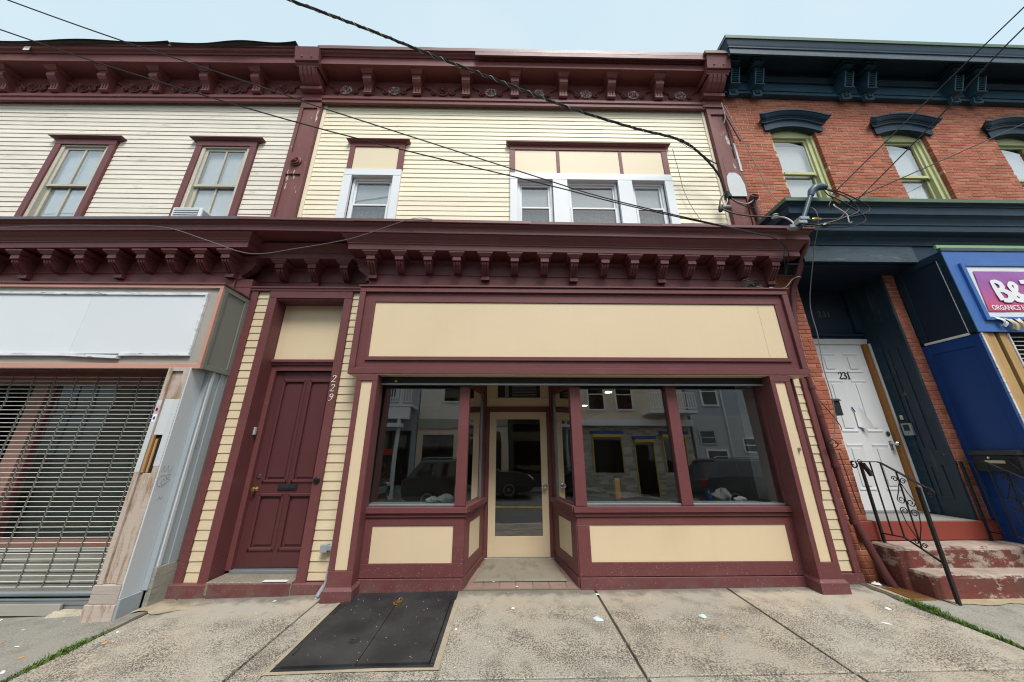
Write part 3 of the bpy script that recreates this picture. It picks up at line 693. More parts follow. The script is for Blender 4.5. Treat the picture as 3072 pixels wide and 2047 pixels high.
for x in (-2.70, -1.755, -.81, .135, 1.08, 2.02, 2.955): inst('bracket', BS, (x, .139, 8.036), UC)
for i, x in enumerate((-3.16, -2.22, -1.275, -.333, .611, 1.547, 2.487, 3.432)):
    inst('rosette', RO_B if i == 2 else RO_W, (x, .137, 8.215), UC); inst('leaf_scroll', LSL, (x, .137, 8.225), UC); inst('leaf_scroll', LSR, (x, .137, 8.225), UC)
def console(x0, x1, parent):
    c = .5 * (x0 + x1); m = MB()
    prof = [(.2, 8.045), (.06, 8.05), (.05, 8.06), (.045, 8.145), (.01, 8.15), (-.05, 8.175), (-.12, 8.23), (-.165, 8.30), (-.185, 8.345), (.2, 8.345)]
    m.prism(prof, 'x', x0 + .02, x1 - .02)
    m.box(x0 - .01, x1 + .01, -.005, .2, 8.06, 8.135)
    for k in range(4):
        a = x0 + .035 + (x1 - x0 - .07) * k / 4; b = a + (x1 - x0 - .07) / 4 - .02
        q = [(-.01, 8.152), (-.065, 8.178), (-.14, 8.235), (-.183, 8.305), (-.205, 8.352)]
        m.prism(q + [(y + .04, z + .005) for y, z in q[::-1]], 'x', a, b)
    o = part('console', m, 'burgundy_old', parent)
    part('neck', MB().box(x0, x1, .09, .2, 7.885, 8.044), 'burgundy_old', o)
    part('abacus', MB().sweep([(x0, .2), (x0, -.19), (x1, -.19), (x1, .2)], [(-.0, 8.347), (.012, 8.35), (.012, 8.375), (.035, 8.40), (.035, 8.43), (.0, 8.432)]), 'burgundy_old', o)
    part('cap_block', MB().hexa([(x0 - .03, -.262, 8.434), (x1 + .03, -.262, 8.434), (x1 + .03, .2, 8.434), (x0 - .03, .2, 8.434), (x0 - .03, -.325, 8.70), (x1 + .03, -.325, 8.70), (x1 + .03, .2, 8.70), (x0 - .03, .2, 8.70)]), 'burgundy_old', o)
    for sx in (-.09, .09): part('boss', MB().lathe((c + sx, -.27, 8.50), (0, -1, .2), [(.018, 0), (.018, .012), (.008, .02)], 8), 'burgundy_old', o)
    return o
console(-3.945, -3.565, B); CR = console(3.82, 4.215, B)
part('cap_flashing', MB().box(3.755, 4.275, -.35, .2, 8.702, 8.775), 'burgundy_flashing', CR)

# --- lower (shopfront) cornice
LC_BASE = [(0, 3.78), (.001, 4.20), (.02, 4.22), (.02, 4.31), (.0201, 4.345)]
LC_PROF = [(-.06, 3.74), (.0, 3.74), (.0, 4.06), (.012, 4.065), (.012, 4.09), (.0, 4.095), (.0, 4.27), (.025, 4.30), (.025, 4.345), (.262, 4.345), (.262, 4.43), (.275, 4.435), (.275, 4.45), (.285, 4.46), (.30, 4.49), (.335, 4.53), (.355, 4.56), (-.06, 4.562)]
LC_TOP = [(-.30, 4.563), (.372, 4.563), (.372, 4.645), (.38, 4.65), (.38, 4.66), (.395, 4.667), (.41, 4.68), (.425, 4.696), (-.30, 4.70)]
def runs(x0, x1, y, n): return [(x0 + (x1 - x0) * i / n, y) for i in range(n + 1)]
LC = part('lower_cornice', MB().sweep([(-2.10, .2)] + runs(-2.10, 4.18, 0, 12) + [(4.18, .2)], LC_PROF, sag=sag), 'burgundy', B)
part('crown', MB().sweep(runs(-3.93, 4.18, 0, 16) + [(4.18, .2)], LC_TOP, sag=sag), 'burgundy', LC)
ft = MB()
for i, (a, b) in enumerate(((-3.93, -2.25), (-2.25, .35), (.35, 2.3), (2.3, 4.18))):
    e = .43 if i == 3 else 0; z0 = 4.698 + (.004 if i % 2 else 0)
    ft.hexa([(a, -.445 - .003 * (i % 2), z0 + sag(a)), (b + e, -.445 - .003 * (i % 2), z0 + sag(b)), (b + e, .2, z0 + .01 + sag(b)), (a, .2, z0 + .01 + sag(a)), (a, -.445, z0 + .045 + sag(a)), (b + e, -.445, z0 + .045 + sag(b)), (b + e, .2, z0 + .2 + sag(b)), (a, .2, z0 + .2 + sag(a))])
part('flashing', ft, 'burgundy_flashing', LC)
# bay over the door, set back
part('bay_frieze', MB().sweep(runs(-4.1, -2.0, .24, 3), LC_PROF), 'burgundy', LC)
part('bay_ledge', MB().sweep(runs(-4.1, -2.101, .24, 1), [(0, 3.82), (.21, 3.82), (.21, 3.845), (.225, 3.86), (.225, 3.885), (.19, 3.90), (0, 3.92)]), 'burgundy', LC)
def bracket_low(long):
    m = MB(); w_ = .062; b0 = 0 if long else .10
    pts = [(0, b0), (-.05, b0), (-.055, b0 + .05)] if long else [(0, b0), (-.06, b0)]
    pts += [(-.045, .07), (-.06, .10), (-.10, .14), (-.14, .17), (-.17, .20), (-.185, .225)] if long else [(-.085, b0 + .02), (-.13, b0 + .06), (-.17, b0 + .10), (-.18, .225)]
    pts += [(-.18, .236), (0, .236)]
    m.prism(pts, 'x', -w_ + .008, w_ - .008)
    q = [(-.06, .075), (-.105, .122), (-.15, .158), (-.188, .19), (-.20, .226)] if long else [(-.09, b0 + .005), (-.14, b0 + .05), (-.18, b0 + .085), (-.195, .226)]
    for x in (-.038, 0, .038): m.prism(q + [(y + .03, z + .02) for y, z in q[::-1]], 'x', x - .013, x + .013)
    if long: m.box(-w_, w_, -.062, 0, 0, .055)
    m.box(-w_, w_, -.215, 0, .236, .305)
    m.hexa([(-w_ - .012, -.225, .305), (w_ + .012, -.225, .305), (w_ + .012, 0, .305), (-w_ - .012, 0, .305), (-w_ - .05, -.25, .345), (w_ + .05, -.25, .345), (w_ + .05, 0, .345), (-w_ - .05, 0, .345)])
    m.box(-w_ - .055, w_ + .055, -.255, 0, .3455, .372)
    return m.mesh('bracket', 'burgundy')
BLL, BLS = bracket_low(True), bracket_low(False)
for i, x in enumerate((-2.032, -1.609, -1.184, -.751, -.328, .117, .567, 1.018, 1.483, 1.928, 2.378, 2.797, 3.234, 3.653, 4.079)):
    inst('bracket', BLL if i in (0, 4, 7, 10, 14) else BLS, (x, -.001, 3.97 + sag(x)), LC)
for i, x in enumerate((-3.53, -3.03, -2.535)): inst('bracket', BLL if i == 1 else BLS, (x, .239, 3.972), LC)
inst('bracket', BLL, (-2.101, .075, 3.99), LC, rz=R(-90))
# --- sign board over the shopfront
SB = part('sign_box', MB().box(-2.108, 4.125, -.165, .075, 2.50, 3.775, 0), 'burgundy', B)
for nm, a, b, c, d_ in (('frame_rail', -2.109, 4.126, 3.70, 3.765), ('frame_rail', -2.109, 4.126, 2.497, 2.578), ('frame_stile', -2.109, -2.028, 2.58, 3.698), ('frame_stile', 4.045, 4.126, 2.58, 3.698)):
    part(nm, MB().box(a, b, -.203, -.166, c, d_), 'burgundy', SB)
part('drip_cap', MB().box(-2.13, 4.15, -.222, .07, 3.777, 3.80), 'burgundy', SB)
for a, b, c, d_ in ((-1.915, 3.945, 3.545, 3.575), (-1.915, 3.945, 2.685, 2.738), (-1.915, -1.875, 2.74, 3.543), (3.905, 3.945, 2.74, 3.543)):
    part('panel_moulding', MB().box(a, b, -.188, -.166, c, d_), 'burgundy', SB)
part('blank_panel', MB().box(-1.873, 3.65, -.173, -.166, 2.74, 3.542, .001), 'cream_panel', SB); part('blank_panel', MB().box(3.6525, 3.903, -.1725, -.166, 2.74, 3.542, .001), 'cream_panel', SB)
part('soffit_board', MB().box(-2.09, 4.105, -.19, .07, 2.485, 2.4965, .001), 'cream_panel', SB)
# --- shopfront pilasters
def shop_pilaster(x0, x1, px0, px1, zb, parent):
    g = gz((x0 + x1) / 2, -.2) - .03
    p = part('shop_pilaster', MB().box(x0, x1, -.175, .03, g, 2.484), 'burgundy', parent)
    for nm, a, b, c, d_ in (('stile', x0, px0, zb, 2.40), ('stile', px1, x1, zb, 2.40), ('rail', x0, x1, 2.402, 2.483), ('rail', x0, x1, .11 + g + .03, zb - .002)):
        part(nm, MB().box(a - .0005, b + .0005, -.2, -.176, c, d_), 'burgundy', p)
    part('cream_inlay', MB().box(px0 + .001, px1 - .001, -.182, -.176, zb + .001, 2.399, .001), 'cream_panel', p)
    part('base', MB().sweep([(x0, .03), (x0, -.2), (x1, -.2), (x1, .03)], [(0, g), (.028, g), (.028, g + .135), (.004, g + .165), (0, g + .166)]), 'burgundy', p)
    return p
shop_pilaster(-1.975, -1.70, -1.912, -1.768, .255, B); RP = shop_pilaster(3.555, 3.825, 3.615, 3.757, .308, B)
part('clip', MB().box(3.70, 3.72, -.215, -.183, 1.52, 1.56), 'galv', RP); part('patch_seam', MB().box(3.617, 3.755, -.1845, -.1825, 1.32, 1.75, .0005), 'cream_panel', RP)
# --- bulkheads, sills, windows
def bulkhead(x0, x1, px0, px1):
    b = part('bulkhead', MB().box(x0, x1, .012, .06, -.08, .77, 0), 'burgundy', B)
    part('base_board', MB().box(x0, x1, -.018, .0115, -.06, .114), 'burgundy', b)
    part('bottom_rail', MB().box(x0, x1, -.006, .0115, .122, .264), 'burgundy', b)
    part('top_rail', MB().box(x0, x1, -.006, .0115, .66, .748), 'burgundy', b)
    part('stile', MB().box(x0, px0, -.006, .0115, .2655, .6585), 'burgundy', b); part('stile', MB().box(px1, x1, -.006, .0115, .2655, .6585), 'burgundy', b)
    part('cream_inlay', MB().box(px0 + .001, px1 - .001, .004, .0115, .2655, .6585, .001), 'cream_panel', b)
    return b
BL = bulkhead(-1.735, -.5, -1.612, -.635); BR = bulkhead(.875, 3.585, 1.025, 3.455)
DZ = .055      # sill plan: front run, then along the splayed entrance sides
for nm, z0, z1, o in (('apron', .755, .80, .022), ('sill', .8025, .868, .045)):
    part(nm, MB().add(*(lambda P: (P, [(0, 1, 2, 3)[::-1], (4, 5, 6, 7), (0, 1, 5, 4), (1, 2, 6, 5), (2, 3, 7, 6), (3, 0, 4, 7)]))([(-1.735, -o, z0), (-.5 + o * .7, -o, z0), (-.47, .15, z0), (-1.735, .15, z0), (-1.735, -o, z1 - .006), (-.5 + o * .7, -o, z1 - .006), (-.47, .15, z1), (-1.735, .15, z1)])), 'burgundy', BL)
    part(nm, MB().hexa([(.872 - o * .7, -o, z0), (3.585, -o, z0), (3.585, .15, z0), (.845, .15, z0), (.872 - o * .7, -o, z1 - .006), (3.585, -o, z1 - .006), (3.585, .15, z1), (.845, .15, z1)]), 'burgundy', BR)
# splayed entrance sides: from (xf, 0) back to (xb, .90)
def splay(xf, xb, sg):
    d_ = Vector((xb - xf, .90, 0)); Ln = d_.length; t = d_.normalized(); nrm = Vector((sg * t.y, -sg * t.x, 0))   # towards the entrance
    def slabp(s0, s1, z0, z1, o0, o1, z0b=None):
        P = []
        for z in (0, 1):
            for (s_, o_) in ((s0, o0), (s1, o0), (s1, o1), (s0, o1)):
                q = Vector((xf, 0, 0)) + t * s_ * Ln + nrm * o_; lo = z0 if (z0b is None or s_ == s0) else z0b
                P.append((q.x, q.y, z1 if z else lo))
        return MB().hexa(P)
    b = part('entrance_side', slabp(.003, 1, -.03, .77, -.06, 0), 'burgundy', B)
    part('base_board', slabp(.004, 1, -.03, .114, .001, .018, .03), 'burgundy', b)
    part('bottom_rail', slabp(.004, 1, .122, .264, .001, .008, .16), 'burgundy', b); part('top_rail', slabp(.004, 1, .66, .752, .001, .008), 'burgundy', b)
    part('stile', slabp(.004, .20, .266, .658, .001, .008), 'burgundy', b); part('stile', slabp(.72, 1, .266, .658, .001, .008), 'burgundy', b)
    part('cream_inlay', slabp(.202, .718, .266, .658, .001, .004), 'cream_panel', b)
    part('apron', slabp(.01, 1, .753, .80, .001, .022), 'burgundy', b); part('sill', slabp(.02, 1, .8025, .866, -.08, .045), 'burgundy', b)
    wn = part('side_window', slabp(.0, .03, .868, 2.44, -.055, -.004), 'burgundy', B)
    part('back_post', slabp(.86, 1, .868, 2.62, -.06, .005), 'burgundy', wn); part('head_rail', slabp(.03, .86, 2.37, 2.62, -.055, -.005), 'burgundy', wn)
    part('metal_bead', slabp(.80, .858, .868, 2.368, -.05, -.012), 'galv', wn)
    part('pane', slabp(.03, .80, .868, 2.368, -.034, -.029), 'glass', wn)
splay(-.498, -.318, 1); splay(.872, .702, -1)
def shop_pane(parent, x0, x1, z0=.868, z1=2.37):
    a = .030   # the old panes lean back about one degree
    return part('pane', MB().hexa([(x0, .055, z0), (x1, .055, z0), (x1, .061, z0), (x0, .061, z0), (x0, .055 + a, z1), (x1, .055 + a, z1), (x1, .061 + a, z1), (x0, .061 + a, z1)]), 'glass', parent)
SL = part('shop_window', MB().box(-.636, -.502, .0, .14, .869, 2.45), 'burgundy', B); part('post', MB().box(-1.79, -1.745, .02, .15, .869, 2.45), 'burgundy', SL)
shop_pane(SL, -1.744, -.637)
part('metal_bead', MB().box(-1.744, -.637, .03, .05, .8685, .89, .001), 'galv', SL)
SR = part('shop_window', MB().box(.874, 1.016, .0, .14, .869, 2.45), 'burgundy', B); part('mullion', MB().box(2.218, 2.362, .012, .14, .869, 2.45), 'burgundy', SR); part('post', MB().box(3.545, 3.70, .012, .15, .869, 2.45), 'burgundy', SR)
shop_pane(SR, 1.017, 2.217); shop_pane(SR, 2.363, 3.544)
for a, b in ((1.017, 2.217), (2.363, 3.544)): part('metal_bead', MB().box(a, b, .03, .05, .8685, .89, .001), 'galv', SR)
part('sill_band', MB().box(-1.75, -.62, .09, .28, .8685, .885, .001), 'window_reveal', SL); part('sill_band', MB().box(1.0, 3.56, .09, .28, .8685, .885, .001), 'window_reveal', SR)
part('reveal_wall', MB().box(3.546, 3.60, .16, .50, .70, 2.70, 0), 'window_reveal', SR)
part('reveal_wall', MB().box(-1.80, -1.75, .16, .5, .70, 2.70, 0), 'interior_wall', SL)
# roller shutter housing under the sign
SH = part('shutter_housing', MB().box(-1.70, 3.56, -.05, .012, 2.398, 2.482), 'black_metal', B)
part('bottom_lath', MB().box(-1.70, 3.56, -.062, -.03, 2.372, 2.3965), 'galv', SH)
part('shutter_lock', MB().lathe((-1.50, -.055, 2.42), (0, -1, 0), [(.02, 0), (.02, .02), (.01, .03)], 8), 'brass', SH)
# entrance door, transom and air conditioner
DR = MB(); y0 = .90
for (a, b, c, d_) in ((-.262, -.155, .075, 2.112), (.545, .645, .075, 2.112), (-.155, .545, 2.0, 2.112), (-.155, .545, .075, .335)): DR.box(a, b, y0, y0 + .045, c, d_)
DR = part('entrance_door', DR, 'cream_panel', B)
part('pane', MB().hexa([(-.16, y0 + .015, .33), (.55, y0 + .017, .33), (.55, y0 + .023, .33), (-.16, y0 + .021, .33), (-.16, y0 + .032, 2.005), (.55, y0 + .034, 2.005), (.55, y0 + .04, 2.005), (-.16, y0 + .038, 2.005)]), 'glass_old', DR)
part('knob', MB().lathe((.592, y0, 1.01), (0, -1, 0), [(.034, 0), (.034, .008), (.015, .014), (.015, .035), (.03, .045), (.034, .06), (.026, .075), (.008, .078)], 16), 'chrome', DR, True)
part('threshold', MB().box(-.30, .69, y0 - .03, y0 + .05, .045, .073), 'galv', DR)
TF = part('door_frame', MB().box(-.325, -.266, y0 - .01, y0 + .08, .04, 2.195).box(.649, .71, y0 - .01, y0 + .08, .04, 2.195).box(-.265, .648, y0 - .012, y0 + .08, 2.115, 2.196), 'burgundy', B)
part('transom_board', MB().box(-.325, .71, y0 + .004, y0 + .05, 2.198, 2.345).box(-.325, -.14, y0 + .004, y0 + .05, 2.347, 2.75).box(.56, .71, y0 + .004, y0 + .05, 2.347, 2.75).box(-.14, .56, y0 + .004, y0 + .05, 2.62, 2.75), 'cream_panel', TF)
AC = thing('air_conditioner', 'dark grilled air conditioner set in the cream transom above the glass door', 'air conditioner', (.21, .95, 2.35))
part('housing', MB().box(-.132, .552, y0 + .03, y0 + .4, 2.352, 2.612), 'black_metal', AC); part('side_louvre', MB().box(.01, .04, y0 - .01, y0 + .028, 2.36, 2.60), 'galv', AC); part('side_louvre', MB().box(-.02, .005, y0 - .005, y0 + .028, 2.36, 2.60), 'galv', AC)
for k in range(9): part('louvre', MB().box(.10, .50, y0 + .005, y0 + .028, 2.372 + k * .026, 2.378 + k * .026, .001), 'conduit_grey', AC)
part('entry_soffit', MB().add([(-.62, .02, 2.46), (1.0, .02, 2.46), (.74, .96, 2.70), (-.36, .96, 2.70)], [(0, 1, 2, 3)]), 'cream_panel', TF)
MT = MB(); 
def mat_edge(u, v): 
    x0 = -.395 + .125 * v; x1 = .752 - .10 * v; e = .006 * math.sin(37 * v) + random.uniform(-.006, .006)
    return (x0 + (x1 - x0) * u + (e if u in (0, 1) else 0), .155 + .70 * v, .030 + .062 * (.155 + .70 * v) / .95 + random.uniform(0, .002) - (.012 if u in (0, 1) or v in (0, 1) else 0))
MT.grid(mat_edge, 24, 24)
single('door_mat', MT, 'mat_coir', 'worn grey brown coir mat lying before the glass entrance door', 'mat', smooth=True)
# shop interior
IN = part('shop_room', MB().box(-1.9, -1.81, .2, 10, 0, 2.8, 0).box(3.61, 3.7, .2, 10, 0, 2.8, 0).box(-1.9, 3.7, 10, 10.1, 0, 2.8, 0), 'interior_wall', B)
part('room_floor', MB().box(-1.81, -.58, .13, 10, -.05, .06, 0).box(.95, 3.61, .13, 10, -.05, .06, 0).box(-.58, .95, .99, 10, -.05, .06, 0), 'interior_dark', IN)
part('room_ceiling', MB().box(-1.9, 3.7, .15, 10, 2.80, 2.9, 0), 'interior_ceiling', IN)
part('display_shelf', MB().box(-1.79, -.45, .30, 1.1, .78, .85, 0).box(.80, 3.54, .30, 1.3, .78, .85, 0), 'interior_dark', IN)
part('partition', MB().box(-1.8, .2, 4.6, 4.7, .06, 2.8, 0).box(1.2, 1.4, 3.0, 3.1, .06, 2.8, 0), 'interior_wall', IN)
for x, y in ((2.38, 3.1), (2.40, 5.6), (2.42, 8.3), (-.85, 3.6), (.75, 5.0)):
    part('downlight', MB().lathe((x, y, 2.7995), (0, 0, -1), [(.075, 0), (.075, .012), (.0, .013)], 16), 'lamp_glow', IN)
# --- the door bay with house number
DB = part('door_bay', MB().box(-3.84, -3.47, .082, .20, -.12, 3.85, 0).box(-2.44, -1.97, .082, .20, -.12, 3.85, 0).box(-3.47, -2.44, .082, .2, 3.70, 3.85, 0), 'burgundy', B)
clapboards(DB, 'cream_siding_low', -3.752, -3.572, .068, 3.817, .081, .1105); clapboards(DB, 'cream_siding_low', -2.33, -1.972, .078, 3.813, .081, .1105)
part('corner_trim', MB().box(-3.85, -3.754, .045, .08, -.08, 3.818), 'burgundy', DB)
part('casing', MB().box(-3.57, -3.455, .04, .0805, .06, 3.70), 'burgundy', DB); CA = part('casing', MB().box(-2.446, -2.332, .04, .0805, .06, 3.70), 'burgundy', DB)
part('head_casing', MB().box(-3.57, -2.332, .038, .0805, 3.702, 3.819), 'burgundy', DB)
part('jamb', MB().box(-3.56, -3.455, .082, .34, .06, 3.70, 0), 'burgundy', DB); part('jamb', MB().box(-2.446, -2.34, .082, .34, .06, 3.70, 0), 'burgundy', DB); part('jamb', MB().box(-3.4545, -2.4465, .06, .34, 3.682, 3.70, 0), 'burgundy', DB)
part('transom_panel', MB().box(-3.452, -2.449, .27, .30, 2.81, 3.68), 'cream_panel', DB)
part('transom_bar', MB().sweep([(-3.453, .30), (-2.448, .30)], [(0, 2.64), (.025, 2.64), (.025, 2.715), (.05, 2.725), (.05, 2.745), (.075, 2.76), (.075, 2.79), (.05, 2.806), (0, 2.808)]), 'burgundy', DB)
for x0, x1 in ((-3.453, -3.385), (-2.515, -2.448)):
    part('door_stop', MB().box(x0, x1, .27, .34, .12, 2.639), 'burgundy', DB)
DO = MB(); y = .325
xs = (-3.384, -3.262, -2.935, -2.868, -2.548, -2.516)
XL0, XL1, XR0, XR1 = -3.268, -2.94, -2.885, -2.56
DO.box(-3.384, XL0, y, y + .04, .135, 2.637).box(XR1, -2.516, y, y + .04, .135, 2.637).box(XL1, XR0, y, y + .04, .135, 2.637)
for a, b in ((XL0, XL1), (XR0, XR1)): DO.box(a, b, y, y + .04, 2.505, 2.637).box(a, b, y, y + .04, .975, 1.125).box(a, b, y, y + .04, .135, .33)
DO = part('house_door', DO, 'door_burgundy', B)
for a, b in ((XL0, XL1), (XR0, XR1)):
    for c, d_ in ((1.125, 2.505), (.33, .975)):
        part('panel', MB().box(a, b, y + .02, y + .035, c, d_, 0).box(a + .055, b - .055, y + .008, y + .0195, c + .055, d_ - .055, .006), 'door_burgundy', DO)
        mm = MB()
        for (p, q, r_, s_) in ((a, b, d_ - .028, d_ + .01), (a, b, c - .01, c + .028), (a - .01, a + .028, c - .01, d_ + .01), (b - .028, b + .01, c - .01, d_ + .01)): mm.box(p, q, y - .014, y + .0195, r_, s_, .008)
        part('panel_moulding', mm, 'door_burgundy', DO)
part('knob', MB().lathe((-3.325, y, 1.04), (0, -1, 0), [(.03, 0), (.03, .006), (.012, .012), (.012, .04), (.026, .05), (.03, .062), (.02, .078), (.006, .08)], 14), 'brass', DO, True)
part('deadbolt', MB().lathe((-3.325, y, 1.20), (0, -1, 0), [(.028, 0), (.026, .012), (.01, .016)], 14), 'chrome', DO, True)
part('mail_slot', MB().box(-3.04, -2.785, y - .016, y - .001, 1.03, 1.10).box(-3.02, -2.805, y - .021, y - .0165, 1.045, 1.085), 'black_metal', DO)
part('bell_push', MB().lathe((-2.395, .04, 1.17), (0, -1, 0), [(.042, 0), (.042, .012), (.03, .02), (.016, .021), (.016, .03), (.0, .032)], 14), 'plastic_black', CA, True)
part('doorbell', MB().box(-3.4545, -3.432, .20, .235, 1.73, 1.83), 'plastic_white', DB)
for ch, z in (('2', 2.425), ('2', 2.297), ('9', 2.168)): numeral(ch, .098, (-2.428, .0395, z), 'number_digit', 'numeral_cream', CA, slant=.12)
# stoop of that door
ST = part('door_sill', MB().box(-3.44, -2.46, .0, .34, -.05, .092, .008), 'concrete_sill', B)
part('base_board', MB().sweep(runs(-3.86, -1.99, .06, 1), [(0, -.12), (.055, -.12), (.055, .055), (.012, .068), (0, .069)]), 'burgundy', ST)
part('sill_face', MB().box(-3.40, -2.47, -.012, .003, -.09, .075, .004), 'burgundy', ST)
part('metal_threshold', MB().box(-3.383, -2.517, .25, .36, .0925, .128), 'galv', ST)
part('white_nosing', MB().box(-2.80, -2.52, -.008, .05, .093, .097, .001), 'white_patch', ST)
part('leak_backing', MB().box(-3.84, -1.92, .42, .5, -.1, 4.6, 0), 'interior_dark', B)  # added dark backing, unseen, stops sky leaking through the door gaps
# --- right edge of the shopfront
RE = part('side_strip', MB().box(3.83, 4.27, .082, .2, -.05, 4.1, 0), 'burgundy', B)
clapboards(RE, 'cream_siding_low', 3.90, 4.205, .125, 2.50, .081, .1125)
part('corner_trim', MB().box(4.206, 4.285, .045, .0805, .125, 2.50), 'burgundy', RE); part('base_board', MB().box(3.80, 4.29, .03, .0805, -.04, .121), 'burgundy', RE)
# ================================================================== weathered white building on the left
A = thing('weathered_building', 'weathered white clapboard building with a blank white shop sign and burgundy cornice', 'building', (-6.5, .2, -.1))
dzU = lambda x: .014 * (x + 4.0)
sagL = lambda x: .0385 + .0155 * (x + 3.93)
XE = -12.6
OPA = [(-8.08, -7.22, 4.9, 6.79), (-5.57, -4.70, 4.9, 6.80)]
am = MB()
for (a, b, c, d_) in rects_minus(XE, -3.93, 4.4, 8.5, OPA): am.box(a, b, .215, .34, c, d_, 0)
awall = part('wall', am, 'white_siding', A)
clapboards(awall, 'white_siding', XE, -3.957, 5.05, 7.90, .215, .1022, [(-8.19, -7.11, 4.9, 6.88), (-5.685, -4.585, 4.9, 6.91)])
shell(A, XE, -3.8, .345, 4, 4.75, 8.3); part('roof', MB().box(XE, -3.70, -.15, 11, 8.60, 8.655, 0), 'roof_felt', A)
def old_window(x0, x1, ztop, zm, ac=False):
    wd = part('window', MB().box(x0 - .105, x0, .165, .33, 4.95, ztop).box(x1, x1 + .105, .165, .33, 4.95, ztop).box(x0 - .107, x1 + .107, .163, .33, ztop + .001, ztop + .10), 'burgundy', A)
    head_cap(wd, x0 - .13, x1 + .13, ztop + .102, ztop + .165, 'burgundy')
    fr = MB().box(x0, x0 + .06, .19, .33, 4.95, ztop - .03).box(x1 - .06, x1, .19, .33, 4.95, ztop - .03).box(x0, x1, .185, .33, ztop - .03, ztop - .002); part('frame', fr, 'sash_old', wd)
    for nm, a, b, yy in (('upper_sash', zm - .03, ztop - .031, .215), ('lower_sash', 4.95, zm + .03, .252)):
        s_ = MB(); xa, xb = x0 + .06, x1 - .06; c = .5 * (xa + xb)
        s_.box(xa, xa + .05, yy, yy + .035, a, b).box(xb - .05, xb, yy, yy + .035, a, b).box(xa + .05, xb - .05, yy, yy + .035, b - .05, b).box(xa + .05, xb - .05, yy - .003, yy + .035, a, a + .05).box(c - .014, c + .014, yy, yy + .035, a + .05, b - .05)
        part(nm, s_, 'sash_old', wd)
        for p, q in ((xa + .045, c - .012), (c + .012, xb - .045)): part('pane', MB().box(p, q, yy + .015, yy + .019, a + .045, b - .045, 0), 'glass_up', wd)
    part('blind', MB().box(x0 + .04, x1 - .04, .289, .293, 4.95, ztop, 0), 'shade_pale', wd)
    return wd
LW1 = old_window(-8.08, -7.22, 6.79, 5.92); LW2 = old_window(-5.57, -4.70, 6.80, 5.95)
AU = thing('window_air_conditioner', 'white air conditioner standing in the sash window of the weathered building', 'air conditioner', (-5.25, .1, 4.96))
part('housing', MB().box(-5.45, -4.98, .0, .30, 4.95, 5.30, .012), 'vinyl_white', AU)
part('grille', MB().box(-5.41, -5.02, -.006, -.0005, 5.0, 5.27, .001), 'conduit_grey', AU)
for k in range(6): part('louvre', MB().box(-5.41, -5.02, -.014, -.007, 5.02 + k * .043, 5.032 + k * .043, .001), 'vinyl_white', AU)
for k in range(8): part('side_louvre', MB().box(-4.979, -4.974, .03, .24, 5.02 + k * .032, 5.035 + k * .032, .001), 'conduit_grey', AU)
UA = upper_cornice(A, XE, -3.935, dzU)
fl = MB(); nn = 20; xs = [XE + (-3.95 - XE) * i / nn for i in range(nn + 1)]
for a, b in zip(xs, xs[1:]):
    r1 = random.uniform(-.004, .004)
    fl.hexa([(a, -.285, 8.735 + dzU(a)), (b, -.285, 8.735 + dzU(b)), (b, -.14, 8.78 + dzU(b)), (a, -.14, 8.78 + dzU(a)), (a, -.28, 8.79 + r1 + dzU(a)), (b, -.28, 8.79 + r1 + dzU(b)), (b, -.14, 8.80 + dzU(b)), (a, -.14, 8.80 + dzU(a))])
part('flashing', fl, 'burgundy_flashing', UA)
part('repair_patch', MB().box(-8.98, -8.87, -.2605, -.255, 8.56, 8.66, .001), 'trim_white', UA)
for x in (-9.535, -8.587, -7.657, -6.71, -5.773, -4.818): inst('bracket', BS, (x, .139, 8.036 + dzU(x)), UA)
for x in (-10.05, -9.09, -8.15, -7.19, -6.24, -5.30, -4.38):
    inst('rosette', RO_B, (x, .137, 8.21 + dzU(x)), UA); inst('leaf_scroll', LSL, (x, .137, 8.22 + dzU(x)), UA); inst('leaf_scroll', LSR, (x, .137, 8.22 + dzU(x)), UA)
def felt(x0, x1, z0, z1, label):
    m = MB().grid(lambda u, v: (x0 + (x1 - x0) * u, -.33 + .6 * v + .02 * math.sin(u * 9), 8.80 + z0 + (z1 - z0) * u ** 1.5 + .009 * math.sin(u * 13) + dzU(x0 + (x1 - x0) * u)), 24, 3)
    m.grid(lambda u, v: (x0 + (x1 - x0) * u, -.325 + .6 * v + .02 * math.sin(u * 9), 8.77 + z0 + .55 * (z1 - z0) * u ** 1.5 + .012 * math.sin(u * 11) + dzU(x0 + (x1 - x0) * u)), 24, 3)
    single('roofing_felt', m, 'roof_felt', label, 'roofing felt', 'loose felt sheets on the roof edge')
felt(-9.9, -6.35, -.025, .02, 'longer dark felt sheet lying flat on the left roof edge')
felt(-6.3, -4.0, -.03, .05, 'dark felt sheet curling up beside the big cornice console')
